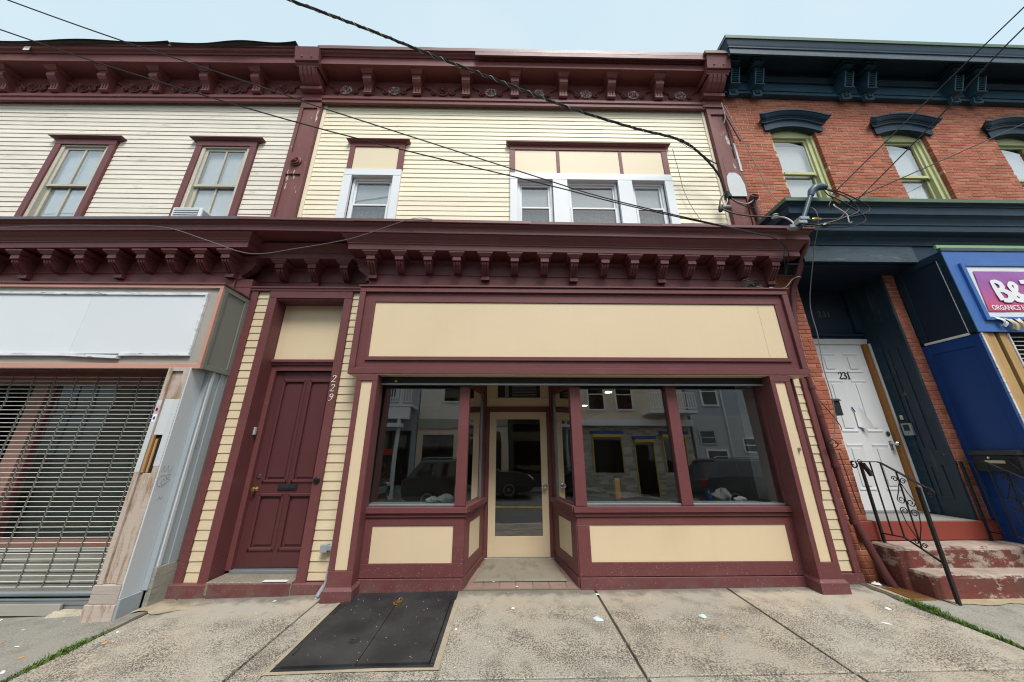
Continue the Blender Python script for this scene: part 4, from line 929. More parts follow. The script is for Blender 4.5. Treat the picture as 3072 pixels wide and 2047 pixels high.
# lower cornice
ALC = part('lower_cornice', MB().sweep(runs(XE, -4.10, 0, 10) + [(-4.10, .2)], LC_PROF, sag=sagL), 'burgundy', A)
part('crown', MB().sweep(runs(XE, -3.932, 0, 10), LC_TOP, sag=sagL), 'burgundy', ALC)
ft = MB()
for a, b in ((XE, -6.9), (-6.9, -5.0), (-5.0, -3.932)):
    ft.hexa([(a, -.446, 4.698 + sagL(a)), (b, -.446, 4.698 + sagL(b)), (b, .2, 4.708 + sagL(b)), (a, .2, 4.708 + sagL(a)), (a, -.446, 4.743 + sagL(a)), (b, -.446, 4.743 + sagL(b)), (b, .2, 4.90 + sagL(b)), (a, .2, 4.90 + sagL(a))])
part('flashing', ft, 'grey_flashing', ALC)
for i, x in enumerate((-8.53, -8.08, -7.63, -7.18, -6.729, -6.267, -5.802, -5.386, -4.966, -4.54, -4.165)):
    inst('bracket', BLL if i in (0, 3, 6, 10) else BLS, (x, -.001, 3.955 + sagL(x)), ALC)
inst('bracket', BLL, (-4.099, .07, 3.99), ALC, rz=R(90))
part('frieze_return', MB().box(-4.098, -3.86, .02, .20, 3.70, 4.0), 'burgundy', ALC)
# sign box
SX = -3.85; YF = -.42
SG = part('sign_box', MB().box(XE, SX - .02, YF + .03, .05, 2.52, 3.66, 0), 'grey_putty', A)
part('top_trim', MB().box(XE, SX - .001, YF, YF + .029, 3.625, 3.672), 'salmon', SG); part('bottom_trim', MB().box(XE, SX - .001, YF, YF + .029, 2.505, 2.572), 'salmon', SG)
part('end_trim', MB().box(SX - .048, SX - .001, YF, YF + .029, 2.574, 3.623), 'salmon', SG)
part('drip_cap', MB().box(XE, SX + .012, YF - .015, .05, 3.6735, 3.70), 'burgundy', SG)
part('white_board', MB().box(-5.55, -4.06, YF + .012, YF + .0295, 2.70, 3.52, .002), 'sign_white', SG); part('white_board', MB().box(XE, -5.553, YF + .0125, YF + .0295, 2.70, 3.52, .002), 'sign_white', SG)
for (x0, x1, z0, z1) in ((-6.9, -5.62, 2.665, 2.70), (-9, -6.9, 2.668, 2.70), (-4.9, -4.032, 2.668, 2.70), (-6.2, -4.98, 3.515, 3.552), (-9, -6.2, 3.518, 3.55), (-4.98, -4.032, 3.515, 3.55)):
    d1 = random.uniform(-.004, .004)
    part('board_trim', MB().hexa([(x0, YF - .006, z0), (x1, YF - .006, z0 + d1), (x1, YF + .029, z0 + d1), (x0, YF + .029, z0), (x0, YF - .006, z1), (x1, YF - .006, z1 + d1), (x1, YF + .029, z1 + d1), (x0, YF + .029, z1)]), 'white_peeling', SG)
part('board_trim', MB().hexa([(-5.62, YF - .008, 2.665), (-4.90, YF - .02, 2.630), (-4.90, YF + .029, 2.630), (-5.62, YF + .029, 2.665), (-5.62, YF - .008, 2.70), (-4.90, YF - .02, 2.668), (-4.90, YF + .029, 2.668), (-5.62, YF + .029, 2.70)]), 'white_peeling', SG)
part('board_trim', MB().box(-4.06, -4.030, YF - .006, YF + .029, 2.70, 3.515), 'white_peeling', SG)
part('side_panel', MB().box(SX - .0195, SX - .012, YF + .03, .08, 2.52, 3.66, 0), 'grey_side', SG)
for (y0_, y1_, z0, z1) in ((YF + .031, YF + .085, 2.575, 3.60), (-.02, .08, 2.575, 3.60), (YF + .031, .08, 3.602, 3.665), (YF + .031, .08, 2.51, 2.573)):
    part('side_batten', MB().box(SX - .0115, SX + .004, y0_, y1_, z0, z1), 'grey_side', SG)
# shop pilaster beside the grille
g0 = -.13
PLr = part('shop_pilaster', MB().box(-4.215, -3.962, -.38, .05, g0, 2.515, 0), 'dark_void', A)
F = -.425
part('stile', MB().box(-4.222, -4.168, F, -.381, .215, 2.515), 'pil_wood', PLr); part('stile', MB().box(-4.03, -3.962, F, -.381, .215, 2.515), 'pil_wood', PLr)
part('top_rail', MB().box(-4.167, -4.031, F + .001, -.381, 2.47, 2.515), 'pil_wood', PLr)
part('centre_board', MB().box(-4.167, -4.031, -.40, -.381, 2.13, 2.469), 'pil_wood', PLr); part('centre_board', MB().box(-4.167, -4.031, -.401, -.381, 1.705, 2.128), 'patch_paint', PLr)
part('centre_board', MB().box(-4.167, -4.031, -.40, -.381, .215, 1.285), 'pil_wood', PLr)
part('exposed_lath', MB().box(-4.166, -4.140, -.415, -.385, 1.29, 1.70).box(-4.125, -4.10, -.40, -.385, 1.29, 1.66), 'bare_wood', PLr)
part('patch', MB().box(-4.223, -4.167, F - .002, F - .0005, 1.30, 2.11, .0005).box(-4.031, -3.961, F - .002, F - .0005, 1.36, 2.12, .0005), 'patch_paint', PLr)
part('plank_cover', MB().box(-4.235, -3.955, F - .012, F + .03, .135, .213).box(-4.235, -3.955, F - .012, F + .03, .048, .133), 'pil_plank', PLr)
part('base_block', MB().box(-4.255, -3.945, F - .022, F + .04, g0 - .01, .046), 'pil_wood', PLr)
part('side_board', MB().box(-3.9615, -3.945, -.424, -.215, .09, 2.515), 'pil_paleblue', PLr)
part('side_board', MB().box(-3.9615, -3.885, -.2145, -.19, .09, 2.515), 'pil_blue', PLr); part('side_board', MB().box(-3.90, -3.884, -.1895, -.06, .30, 2.515), 'pil_blue', PLr)
part('side_board', MB().box(-3.90, -3.868, -.059, .07, .30, 2.515), 'pil_blue', PLr); part('side_batten', MB().box(-3.8835, -3.866, -.1885, -.15, .30, 2.515), 'pil_paleblue', PLr); part('side_batten', MB().box(-3.8675, -3.852, .02, .07, .30, 2.515), 'grey_side', PLr)
part('base_plank', MB().box(-3.9615, -3.925, -.43, -.20, g0, .088), 'pil_blue', PLr)
for a, b in ((.20, .298), (.09, .198), (g0, .088)): part('base_plank', MB().box(-3.91, -3.858, -.195, .075, a, b), 'old_boards', PLr)
part('bracket_soffit', MB().box(-4.20, -3.87, YF + .03, .06, 2.507, 2.519, 0), 'grey_side', SG)
for z, mt in ((2.0, 'paper_pink'), (1.90, 'paper')):
    part('sticker', MB().box(-4.215, -4.172, F - .004, F - .0025, z - .045, z + .045, .0003), mt, PLr); part('sticker_print', MB().box(-4.205, -4.182, F - .0052, F - .0043, z - .02, z + .015, .0002), 'plastic_blue' if mt == 'paper' else 'plastic_black', PLr)
gr = MB()
def scrib(pts, X_, r_=.0022):
    P = []
    for a, b in zip(pts, pts[1:]):
        for k in range(4): P.append((X_, a[0] + (b[0] - a[0]) * k / 4, a[1] + (b[1] - a[1]) * k / 4))
    P.append((X_, *pts[-1])); gr.tube(P, r_, 4)
scrib([(-.40, 1.30), (-.38, 1.37), (-.36, 1.30), (-.335, 1.37), (-.315, 1.29), (-.285, 1.35)], -3.944)
cl = [(-.36 + .055 * math.cos(a * .6), 1.20 + .06 * math.sin(a * .6)) for a in range(11)]; scrib(cl, -3.944)
cl = [(-.345 + .022 * math.cos(a * .6), 1.19 + .03 * math.sin(a * .6)) for a in range(11)]; scrib(cl, -3.944); scrib([(-.33, 1.26), (-.28, 1.27), (-.31, 1.22), (-.27, 1.21), (-.31, 1.17)], -3.944)
scrib([(-.36, 1.00), (-.33, 1.03), (-.31, 1.0), (-.29, 1.03)], -3.944, .0015); cl = [(-.115 + .025 * math.cos(a * .6), 1.60 + .05 * math.sin(a * .9)) for a in range(14)]; scrib(cl, -3.882)
part('graffiti', gr, 'graffiti_ink', PLr)
# shop window behind the grille
AW = part('shop_window', MB().box(-6.49, -6.30, .10, .22, .45, 2.50), 'salmon_dim', A)
part('side_frame', MB().box(-6.29, -6.23, .13, .22, .45, 2.45), 'burgundy', AW); part('side_frame', MB().box(-4.29, -4.2, .12, .22, .45, 2.5), 'burgundy', AW)
part('head_frame', MB().box(-7.5, -4.2, .11, .22, 2.40, 2.52), 'salmon_dim', AW)
part('sill', MB().box(-6.6, -4.2, .03, .22, .44, .50), 'salmon_dim', AW); part('head_board', MB().box(-7.5, -4.2, -.30, .1, 2.50, 2.518, 0), 'burgundy_old', AW)
part('pane', MB().box(-6.22, -4.30, .155, .160, .50, 2.40, 0), 'glass_dim', AW)
part('dirty_screen', MB().box(-6.3, -4.2, .40, .42, .3, 2.6, 0), 'inner_grime', AW)
part('apron_board', MB().box(-6.6, -4.2, .05, .1, .395, .438), 'trim_white', AW)
clapboards(AW, 'old_boards', -6.6, -4.2, -.05, .392, .075, .105)
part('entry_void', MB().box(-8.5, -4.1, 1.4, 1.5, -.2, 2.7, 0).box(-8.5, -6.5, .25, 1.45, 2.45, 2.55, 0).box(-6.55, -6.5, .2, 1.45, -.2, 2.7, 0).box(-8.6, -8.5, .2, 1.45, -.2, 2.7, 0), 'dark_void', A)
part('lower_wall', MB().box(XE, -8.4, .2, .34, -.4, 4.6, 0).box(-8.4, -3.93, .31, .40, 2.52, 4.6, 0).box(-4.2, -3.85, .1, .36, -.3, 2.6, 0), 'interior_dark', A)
# roller grille
GR = thing('roller_grille', 'closed steel rod roller grille across the dark left shop window', 'grille', (-6, -.2, -.05))
rod = MB().tube([(-2.0, 0, 0), (2.0, 0, 0)], .0037, 6).mesh('rod', 'grille_steel', True)
nr = 45
for k in range(nr): inst('rod', rod, (-6.2, -.2, .125 + k * .0525), GR).rotation_euler.y = random.uniform(-.0004, .0004)
for c in range(14):
    x0 = -4.485 - c * .27; m = MB()
    for k in range(nr - 1):
        z = .125 + k * .0525
        f = lambda zz: x0 + (.03 * math.exp(-((zz - 2.12) / .09) ** 2) - .03 * max(0, zz - 2.1) if zz > 1.7 else .004 * math.sin(zz * 7)) + (.003 if int(zz / .0525) % 2 else -.003)
        m.hexa([(f(z) - .004, -.208, z - .006), (f(z) + .004, -.208, z - .006), (f(z) + .004, -.192, z - .006), (f(z) - .004, -.192, z - .006),
                (f(z + .0525) - .004, -.208, z + .058), (f(z + .0525) + .004, -.208, z + .058), (f(z + .0525) + .004, -.192, z + .058), (f(z + .0525) - .004, -.192, z + .058)])
    part('link_chain', m, 'grille_link', GR)
part('bottom_bar', MB().tube([(-8.2, -.2, .065), (-4.235, -.2, .065)], .027, 10), 'galv', GR, True); part('bottom_rail', MB().box(-8.2, -4.24, -.225, -.19, .005, .022).box(-8.2, -4.24, -.222, -.19, -.035, .0).box(-8.2, -4.24, -.215, -.19, -.07, -.037), 'galv', GR)
part('kick_board', MB().prism([(-8.2, -.105), (-4.75, -.115), (-4.70, -.075), (-4.70, -.018), (-8.2, -.018)], 'y', -.252, -.226), 'grey_putty', GR)
single('stone_wedge', MB().hexa([(-4.78, -.30, -.12), (-4.40, -.29, -.12), (-4.36, -.19, -.12), (-4.8, -.19, -.12), (-4.74, -.27, -.075), (-4.44, -.27, -.07), (-4.42, -.19, -.068), (-4.75, -.19, -.07)]), 'concrete_sill', 'flat pale stone wedged under the bottom rail of the roller grille', 'stone')
# ================================================================== brick building on the right
C = thing('brick_building', 'red brick building with dark blue cornices, arched hoods and olive window frames', 'building', (7, .15, 0))
sh = lambda x: -.022 * (x - 5.05)
XR = 12.1; YB = .15
WC = (5.485, 7.635, 9.86); HW = .437
def arch(x, c, hw, z0, rise): u = (x - c) / hw; return z0 + rise * max(0, 1 - u * u)
OPC = [(c - HW, c + HW, 5.0, 7.47) for c in WC]
cm = MB()
for (a, b, c_, d_) in rects_minus(4.27, XR, 4.4, 8.28, [(c - HW - .012, c + HW + .012, 5.0, 7.46) for c in WC]): cm.box(a, b, YB + .005, YB + .25, c_, d_, 0)
cm.box(4.275, 4.665, YB + .007, .9, -.1, 4.4, 0).box(6.095, 6.30, YB + .007, .66, -.1, 4.4, 0)
cwall = part('wall', cm, 'mortar', C)
# bricks: courses of .067 m, running bond with headers every sixth course
BH, BP, BLn, JT = .057, .067, .205, .010
bricks = []
def course(x0, x1, z, k, ops, y=YB, hdr=False):
    step = (BLn + JT) if not hdr else (.098 + JT)
    for (a, b) in spans(x0, x1, z + BH / 2, ops):
        x = a - ((k % 2) * .5 + .13 * ((k * 7) % 5) / 5) * step
        while x < b - .02:
            p, q = max(x, a), min(x + step - JT, b)
            if q - p > .035: bricks.append((p, q, y, z))
            x += step
k = 0; z = 5.33
while z < 8.18:
    course(4.275, XR - .02, z, k, OPC, hdr=(k % 7 == 3)); z += BP; k += 1
z = .47; k = 0
while z < 4.22:
    course(4.277, 4.665, z, k, [], hdr=(k % 7 == 3)); course(6.095, 6.298, z, k, [], hdr=(k % 7 == 3)); z += BP; k += 1
z = -.06
while z < .45: course(4.277, 4.62, z, k, []); z += BP; k += 1
camp = Vector((0, -4.5, 1.55))
def show(bk):
    c = Vector(((bk[0] + bk[1]) / 2, bk[2], bk[3])); dd = c - camp; hidden = (c.x < 4.42 and 2.45 < c.z < 3.4) or c.x > 10 or (4.2 < c.z < 5.6 and c.x > 4.5)
    return (0 if hidden else 1) * (bk[1] - bk[0]) / (dd.y ** 2 + 1e-3) * (1.4 if c.z < 4.3 else 1)
bricks.sort(key=show, reverse=True)
unit = MB().box(-.5, .5, 0, .06, 0, BH, 0); 
def brick_mesh(l):
    m = MB(); e = .004; y1 = .095
    m.add([(0, y1, 0), (l, y1, 0), (l, y1, BH), (0, y1, BH), (0, e, 0), (l, e, 0), (l, e, BH), (0, e, BH), (e, 0, e), (l - e, 0, e), (l - e, 0, BH - e), (e, 0, BH - e)],
          [(8, 9, 10, 11), (4, 5, 9, 8), (5, 6, 10, 9), (6, 7, 11, 10), (7, 4, 8, 11), (0, 1, 5, 4), (1, 2, 6, 5), (2, 3, 7, 6), (3, 0, 4, 7)]); return m
bm_cache = {}
for bk in bricks[:300]:
    l = round(bk[1] - bk[0], 2)
    if l not in bm_cache: bm_cache[l] = brick_mesh(l).mesh('brick', 'brick')
    xm = (bk[0] + bk[1]) / 2; up = bk[3] > 5
    o = inst('brick', bm_cache[l], (bk[0], bk[2] + random.uniform(-.0018, .0012), bk[3] + (sh(xm) if up else 0) + random.uniform(-.001, .001)), cwall)
    if up: o.rotation_euler.y = .022
rest = MB()
for bk in bricks[300:]:
    t = brick_mesh(bk[1] - bk[0]); dy = random.uniform(-.0018, .0012); up = bk[3] > 5
    rest.add([(x + bk[0], y + bk[2] + dy, z + bk[3] + (sh(x + bk[0]) if up else 0)) for x, y, z in t.v], t.f)
ro = part('brickwork', rest, 'brick', cwall); ro['kind'] = 'stuff'
shell(C, 4.5, XR, YB + .32, 4, 4.9, 8.2)
part('roof', MB().box(4.27, XR, 0, 11, 8.85, 8.9, 0), 'roof_felt', C)
# arched windows
for c in WC:
    s0 = sh(c)
    fr = MB(); y = .245
    fr.box(c - HW - .01, c - HW + .10, y, y + .12, 5.0 + s0, 7.34 + s0).box(c + HW - .11, c + HW + .01, y, y + .12, 5.0 + s0, 7.34 + s0)
    wn = part('window', fr, 'olive_window', C)
    part('outer_bead', MB().box(c + HW - .045, c + HW + .008, y - .03, y - .001, 5.0 + s0, 7.34 + s0), 'olive_window', wn); part('outer_bead', MB().box(c - HW - .008, c - HW + .045, y - .03, y - .001, 5.0 + s0, 7.34 + s0), 'olive_window', wn)
    nA = 16; tp = [(c - HW, 7.29 + s0)] + [(c + HW, 7.29 + s0)] + [(c + HW - 2 * HW * i / nA, arch(c + HW - 2 * HW * i / nA, c, HW, 7.50, .10) + s0) for i in range(nA + 1)]
    part('arch_board', MB().prism(tp, 'y', y - .012, y + .1), 'olive_window', wn)
    for nm, a, b, yy in (('upper_sash', 6.42, 7.289, y + .03), ('lower_sash', 5.0, 6.50, y + .065)):
        xa, xb = c - HW + .10, c + HW - .11
        s_ = MB().box(xa, xa + .04, yy, yy + .03, a + s0, b + s0).box(xb - .04, xb, yy, yy + .03, a + s0, b + s0).box(xa + .04, xb - .04, yy, yy + .03, b - .04 + s0, b + s0).box(xa + .04, xb - .04, yy - .02, yy + .03, a + s0, a + .06 + s0)
        part(nm, s_, 'olive_window', wn); part('pane', MB().box(xa + .035, xb - .035, yy + .012, yy + .016, a + .05 + s0, b - .035 + s0, 0), 'glass_up', wn)
    part('shade', MB().box(c - HW + .1, c + HW - .1, y + .125, y + .13, 5.0 + s0, 7.22 + s0, 0), 'shade_white', wn)
    # hood
    def hood(prof, hw, flat, rise, z0, mat, nm):
        n = 26; V = []; m = len(prof)
        for i in range(n + 1):
            u = -1 + 2 * i / n
            for (p, dz) in prof:
                x = c + u * (hw + p * .9); zz = arch(c + u * hw, c, flat, z0, rise) + dz
                V.append((x, YB + .01 - p, zz + s0))
        F_ = [(i * m + j, (i + 1) * m + j, (i + 1) * m + j + 1, i * m + j + 1) for i in range(n) for j in range(m - 1)] + [tuple(range(m)), tuple(n * m + j for j in range(m))[::-1]] + [(i * m + m - 1, (i + 1) * m + m - 1, (i + 1) * m, i * m) for i in range(n)]
        return MB().add(V, F_)
    h1 = part('window_hood', hood([(-.05, 0), (.05, 0), (.05, .14), (.065, .15), (-.05, .152)], .52, .47, .115, 7.335, 'navy', 'h'), 'navy', C)
    part('hood_moulding', hood([(0, .1525), (.075, .1525), (.08, .18), (.095, .19), (.095, .205), (.12, .215), (.14, .24), (.155, .265), (.17, .27), (.17, .30), (.0, .31)], .55, .47, .115, 7.335, 'navy', 'h'), 'navy', h1)
# upper cornice
UP = lambda prof, x0, dz=0: MB().sweep([(x0, .7)] + [(x0 + (XR - x0) * i / 8, YB) for i in range(9)], prof).shear(lambda x: sh(x) + .0)
CU = part('upper_cornice', UP([(0, 8.835), (.495, 8.835), (.505, 8.62), (.535, 8.62), (.535, 8.76), (.55, 8.77), (.55, 8.80), (.56, 8.83), (.575, 8.90), (.585, 8.94), (0, 8.95)], 4.735), 'navy', C)
part('fascia_strip', UP([(.536, 8.605), (.546, 8.605), (.546, 8.70), (.536, 8.70)], 4.735), 'navy_worn', CU)
part('flashing', UP([(.3, 8.951), (.60, 8.951), (.60, 9.03), (.3, 9.04)], 4.735), 'green_flashing', CU)
fz = MB().box(4.27, XR, .075, .2, 8.215, 8.9, 0).shear(sh); fz = part('frieze', fz, 'navy_lit', CU)
part('frieze_base', MB().box(4.27, XR, .045, .0745, 8.205, 8.25).box(4.27, XR, .058, .0745, 8.252, 8.275).shear(sh), 'navy_lit', CU)
part('bed_mould', MB().sweep([(4.27, .075), (XR, .075)], [(0, 8.55), (.03, 8.55), (.05, 8.59), (.08, 8.63), (.08, 8.66), (0, 8.665)]).shear(sh), 'navy', CU)
def blue_bracket():
    m = MB(); w_ = .08
    m.prism([(0, 0), (-.045, 0), (-.055, .12), (-.05, .15), (-.09, .165), (-.105, .20), (-.10, .22), (-.18, .47), (-.16, .52), (-.10, .54), (-.10, .60), (0, .60)], 'x', -w_ + .022, w_ - .022)
    for s_ in (-1, 1):
        x = s_ * (w_ - .011)
        m.prism([(0, .19), (-.13, .19), (-.225, .47), (-.20, .53), (0, .56)], 'x', x - .011, x + .011)
        m.prism([(0, 0), (-.05, 0), (-.06, .14), (0, .15)], 'x', x - .011, x + .011)
    for k in range(7):
        t = .235 + k * .034; y = -.125 - (t - .2) * .30
        m.box(-w_ + .022, w_ - .022, y - .012, y + .02, t, t + .013, .001)
    m.box(-w_ - .012, w_ + .012, -.145, 0, .162, .19)
    for a in range(5):
        an = R(a * 72 + 18); m.lathe((.035 * math.cos(an), -.055, .085 + .035 * math.sin(an)), (0, -1, 0), [(.022, 0), (.015, .022), (.0, .026)], 6)
    m.box(-w_ - .01, w_ + .01, -.262, 0, .60, .615).box(-w_ + .005, w_ - .005, -.25, 0, .61, .70).box(-w_ - .018, w_ + .018, -.272, 0, .675, .71)
    m.v = [(x * 1.12, y * 1.12, z) for x, y, z in m.v]; return m.mesh('bracket', 'navy_lit')
BB = blue_bracket()
for x in (4.43, 4.905, 6.67, 7.125, 8.85, 9.30): inst('bracket', BB, (x, .0735, 8.115 + sh(x)), CU)
for a, b in ((5.08, 6.50), (7.29, 8.68), (9.47, 10.8)):
    m = MB(); n = 8; P = [(a, 8.32), (b, 8.32)]
    for i in range(n + 1): t = R(-90 + 180 * i / n); P.append((b + .06 * math.cos(t) + .02, 8.40 + .08 * math.sin(t)))
    P += [(b, 8.48), (a, 8.48)]
    for i in range(n + 1): t = R(90 + 180 * i / n); P.append((a + .06 * math.cos(t) - .02, 8.40 + .08 * math.sin(t)))
    part('raised_panel', MB().box(a, b, .058, .0745, 8.32, 8.49).shear(sh), 'navy_lit', CU)
for x in (4.667, 6.897, 9.075): part('raised_panel', MB().box(x - .085, x + .085, .058, .0745, 8.31, 8.47).shear(sh), 'navy_lit', CU)
# lower cornice over the shop
xl = 4.74
LP = [(xl, .19)] + [(xl + (XR - xl) * i / 6, 0) for i in range(7)]
BC = part('lower_cornice', MB().sweep(LP, [(-.12, 4.26), (.21, 4.26), (.21, 4.535), (.235, 4.54), (.235, 4.56), (.25, 4.60), (.29, 4.655), (.34, 4.69), (.36, 4.71), (.36, 4.808), (.372, 4.812), (.372, 4.83), (.38, 4.86), (.40, 4.91), (.425, 4.945), (.44, 4.955), (.44, 5.085), (.452, 5.09), (.455, 5.10), (.47, 5.115), (.485, 5.13), (0, 5.14)]), 'navy', C)
part('beam_face', MB().box(4.53, 6.29, -.222, -.2105, 4.25, 4.53).box(4.53, 6.29, -.228, -.2225, 4.25, 4.30), 'navy_worn', BC)
part('flashing', MB().sweep(LP, [(.0, 5.1405), (.505, 5.132), (.505, 5.195), (.0, 5.33)]), 'green_flashing', BC)
part('porch_ceiling', MB().box(4.3, 6.3, -.15, .8, 4.235, 4.259, 0), 'navy_side', BC)
# door recess
DRR = part('door_recess', MB().box(4.67, 6.06, .70, .80, .6, 4.3, 0), 'navy_side', C)
part('transom_panel', MB().box(5.0, 5.93, .672, .699, 3.42, 4.235).box(5.05, 5.88, .664, .6715, 3.47, 4.2), 'navy_side', DRR)
for x, a in ((5.39, '2'), (5.475, '3'), (5.548, '1')): numeral(a, .098, (x, .6635, 3.712), 'number_digit', 'numeral_tan', DRR, t=.003)
part('transom_bar', MB().sweep([(4.70, .699), (6.06, .699)], [(0, 3.30), (.03, 3.30), (.03, 3.34), (.06, 3.355), (.06, 3.385), (.03, 3.40), (.03, 3.415), (0, 3.417)]), 'navy', DRR)
part('transom_jamb', MB().box(5.935, 6.06, .62, .699, 3.42, 4.235), 'navy', DRR)
part('head_trim', MB().sweep([(4.98, .69), (4.98, .66), (6.09, .66), (6.09, .69)], [(0, 3.205), (.02, 3.205), (.03, 3.26), (.04, 3.295), (0, 3.297)]), 'door_white', DRR)
WD = part('white_door', MB().box(5.03, 5.945, .655, .698, .70, 3.20), 'door_white', C)
for (x0, x1) in ((5.19, 5.44), (5.585, 5.82)):
    for (z0, z1) in ((2.725, 3.055), (1.79, 2.605), (.965, 1.615)):
        part('panel', MB().sweep([(x0, .656), (x1, .656)], [(0, z0), (.006, z0), (.010, z0 + .012), (.002, z0 + .05), (.002, z1 - .05), (.010, z1 - .012), (.006, z1), (0, z1)]).box(x0 + .055, x1 - .055, .644, .653, z0 + .06, z1 - .06, .006), 'door_white', WD)
for x, a in ((5.405, '2'), (5.474, '3'), (5.536, '1')): numeral(a, .112, (x, .6545, 2.622), 'number_digit', 'numeral_dark', WD, wt=1.35)
part('deadbolt', MB().lathe((5.885, .655, 1.767), (0, -1, 0), [(.036, 0), (.034, .014), (.012, .02)], 14), 'chrome', WD, True)
part('lock_plate', MB().box(5.86, 5.90, .645, .6545, 1.53, 1.66), 'galv', WD); part('knob', MB().lathe((5.89, .645, 1.617), (.25, -1, 0), [(.03, 0), (.014, .012), (.014, .045), (.03, .055), (.034, .075), (.02, .09)], 14), 'chrome', WD, True)
part('wood_jamb', MB().box(5.95, 6.01, .60, .70, .69, 3.203), 'stain_wood', DRR); part('white_jamb_edge', MB().box(6.011, 6.045, .585, .70, .69, 3.203), 'door_white', DRR)
part('threshold', MB().box(5.0, 5.99, .60, .70, .672, .70), 'galv', DRR)
# right reveal with panels
RV = part('reveal', MB().hexa([(6.05, .70, .66), (6.10, .70, .66), (6.094, .17, .66), (6.078, .17, .66), (6.05, .70, 4.26), (6.10, .70, 4.26), (6.094, .17, 4.26), (6.078, .17, 4.26)]), 'navy_flaking', DRR and C)
def rx(y): return 6.05 + (.70 - y) * (.028 / .53)
def rbox(y0, y1, z0, z1, t0, t1, mat, nm):
    return part(nm, MB().hexa([(rx(y1) - t1, y1, z0), (rx(y1) - t0, y1, z0), (rx(y0) - t0, y0, z0), (rx(y0) - t1, y0, z0), (rx(y1) - t1, y1, z1), (rx(y1) - t0, y1, z1), (rx(y0) - t0, y0, z1), (rx(y0) - t1, y0, z1)]), mat, RV)
for z0, z1 in ((.90, 1.33), (1.53, 3.05), (3.5, 4.15)):
    for (a, b, c_, d_) in ((.27, .295, z0, z1), (.395, .42, z0, z1), (.295, .395, z0, z0 + .025), (.295, .395, z1 - .025, z1)): rbox(a, b, c_, d_, -.002, .012, 'navy_flaking', 'moulding')
part('corner_post', MB().box(6.068, 6.105, .135, .172, .66, 4.24), 'navy_flaking', RV)
rbox(.46, .58, .68, 3.3, -.002, .014, 'navy', 'jamb_board')
# shop bay with the hanging banner (right)
BX, BY = 6.30, -.49
BAY = part('shop_bay', MB().box(BX + .012, XR, BY + .02, .15, 3.04, 4.28, 0).box(BX + .012, BX + .06, BY + .03, .15, -.05, 3.03, 0), 'navy_side', C)
for (y0_, y1_, z0, z1) in ((BY + .004, BY + .085, 3.04, 4.27), (.05, .14, 3.04, 4.27), (BY + .086, .049, 4.16, 4.27)): part('side_batten', MB().box(BX - .006, BX + .0115, y0_, y1_, z0, z1), 'navy', BAY)
part('pale_ledge', MB().box(BX - .012, BX + .0115, BY + .09, .10, 3.012, 3.045), 'trim_white', BAY)
part('thin_batten', MB().box(BX - .008, BX + .0115, BY + .0865, BY + .094, 3.05, 4.158, .001), 'trim_white', BAY)
for (y0_, y1_, z0, z1) in ((BY + .005, BY + .09, .0, 3.0), (.075, .148, .0, 3.0), (BY + .091, .074, 2.86, 3.0), (BY + .091, .074, .0, .95)): part('blue_frame', MB().box(BX - .008, BX + .0115, y0_, y1_, z0, z1), 'store_blue', BAY)
part('blue_panel', MB().box(BX + .002, BX + .0115, BY + .091, .074, .952, 2.858, .001), 'store_blue', BAY)
part('front_board', MB().box(BX + .001, XR, BY, BY + .019, 3.03, 4.27), 'store_blue_front', BAY); part('top_moulding', MB().box(BX - .01, XR, BY - .012, BY + .03, 4.272, 4.325), 'navy_worn', BAY); part('green_strip', MB().box(BX - .005, XR, BY + .02, BY + .05, 4.327, 4.39), 'green_strip', BAY)
for (a, b, c_, d_) in ((6.455, 6.512, 3.19, 4.06), (6.513, XR, 4.013, 4.06), (6.513, XR, 3.19, 3.235)): part('sign_frame', MB().box(a, b, BY - .03, BY - .001, c_, d_), 'store_blue_front', BAY)
part('sign_backing', MB().box(6.513, XR, BY - .014, BY - .001, 3.236, 4.012, .001), 'sign_white', BAY)
BN = thing('shop_banner', 'purple and pink shop banner with white lettering, hung on the blue shop front', 'banner', (7.5, BY - .02, 3.3))
part('sheet', MB().grid(lambda u, v: (6.595 - .055 * (1 - v) + 2.0 * u, BY - .022 - .002 * math.sin(u * 23 + v * 9) - .0015 * math.sin(v * 17), 3.315 + .618 * v), 40, 12), 'banner_print', BN, True)
rx_ = (R(90), 0, 0)
GLYPH['B'] = [[(.10, 1.0, .06), (.13, .7, .10), (.17, .35, .12), (.22, .06, .12)], [(.10, .96, .07), (.30, .97, .09), (.46, .88, .11), (.50, .72, .11), (.40, .58, .09), (.2, .55, .07)], [(.2, .54, .07), (.46, .52, .10), (.66, .40, .13), (.68, .20, .13), (.52, .05, .11), (.24, .05, .09)]]
GLYPH['&'] = [[(.62, .05, .10), (.40, .30, .11), (.20, .58, .11), (.14, .78, .10), (.24, .93, .09), (.38, .93, .09), (.46, .80, .10), (.38, .62, .10), (.20, .42, .11), (.10, .24, .12), (.18, .08, .11), (.36, .05, .11), (.52, .16, .10), (.60, .36, .09)]]
GLYPH['J'] = [[(.02, .95, .09), (.25, .96, .1), (.50, .96, .09)], [(.34, .96, .12), (.38, .5, .12), (.36, .18, .12), (.22, .05, .11), (.06, .12, .1)]]
for ch, x, h in (('B', 6.735, .315), ('&', 6.955, .30), ('J', 7.17, .315)):
    numeral(ch, h, (x + .010, BY - .0265, 3.452), 'letter_shadow', 'banner_shadow', BN, t=.002); numeral(ch, h, (x, BY - .030, 3.462), 'letter', 'paper', BN, t=.002)
text('ORGANICS H', .098, 'paper', BN, 'lettering', (6.598, BY - .028, 3.338), rx_, .0008, .0015, sx=.80)
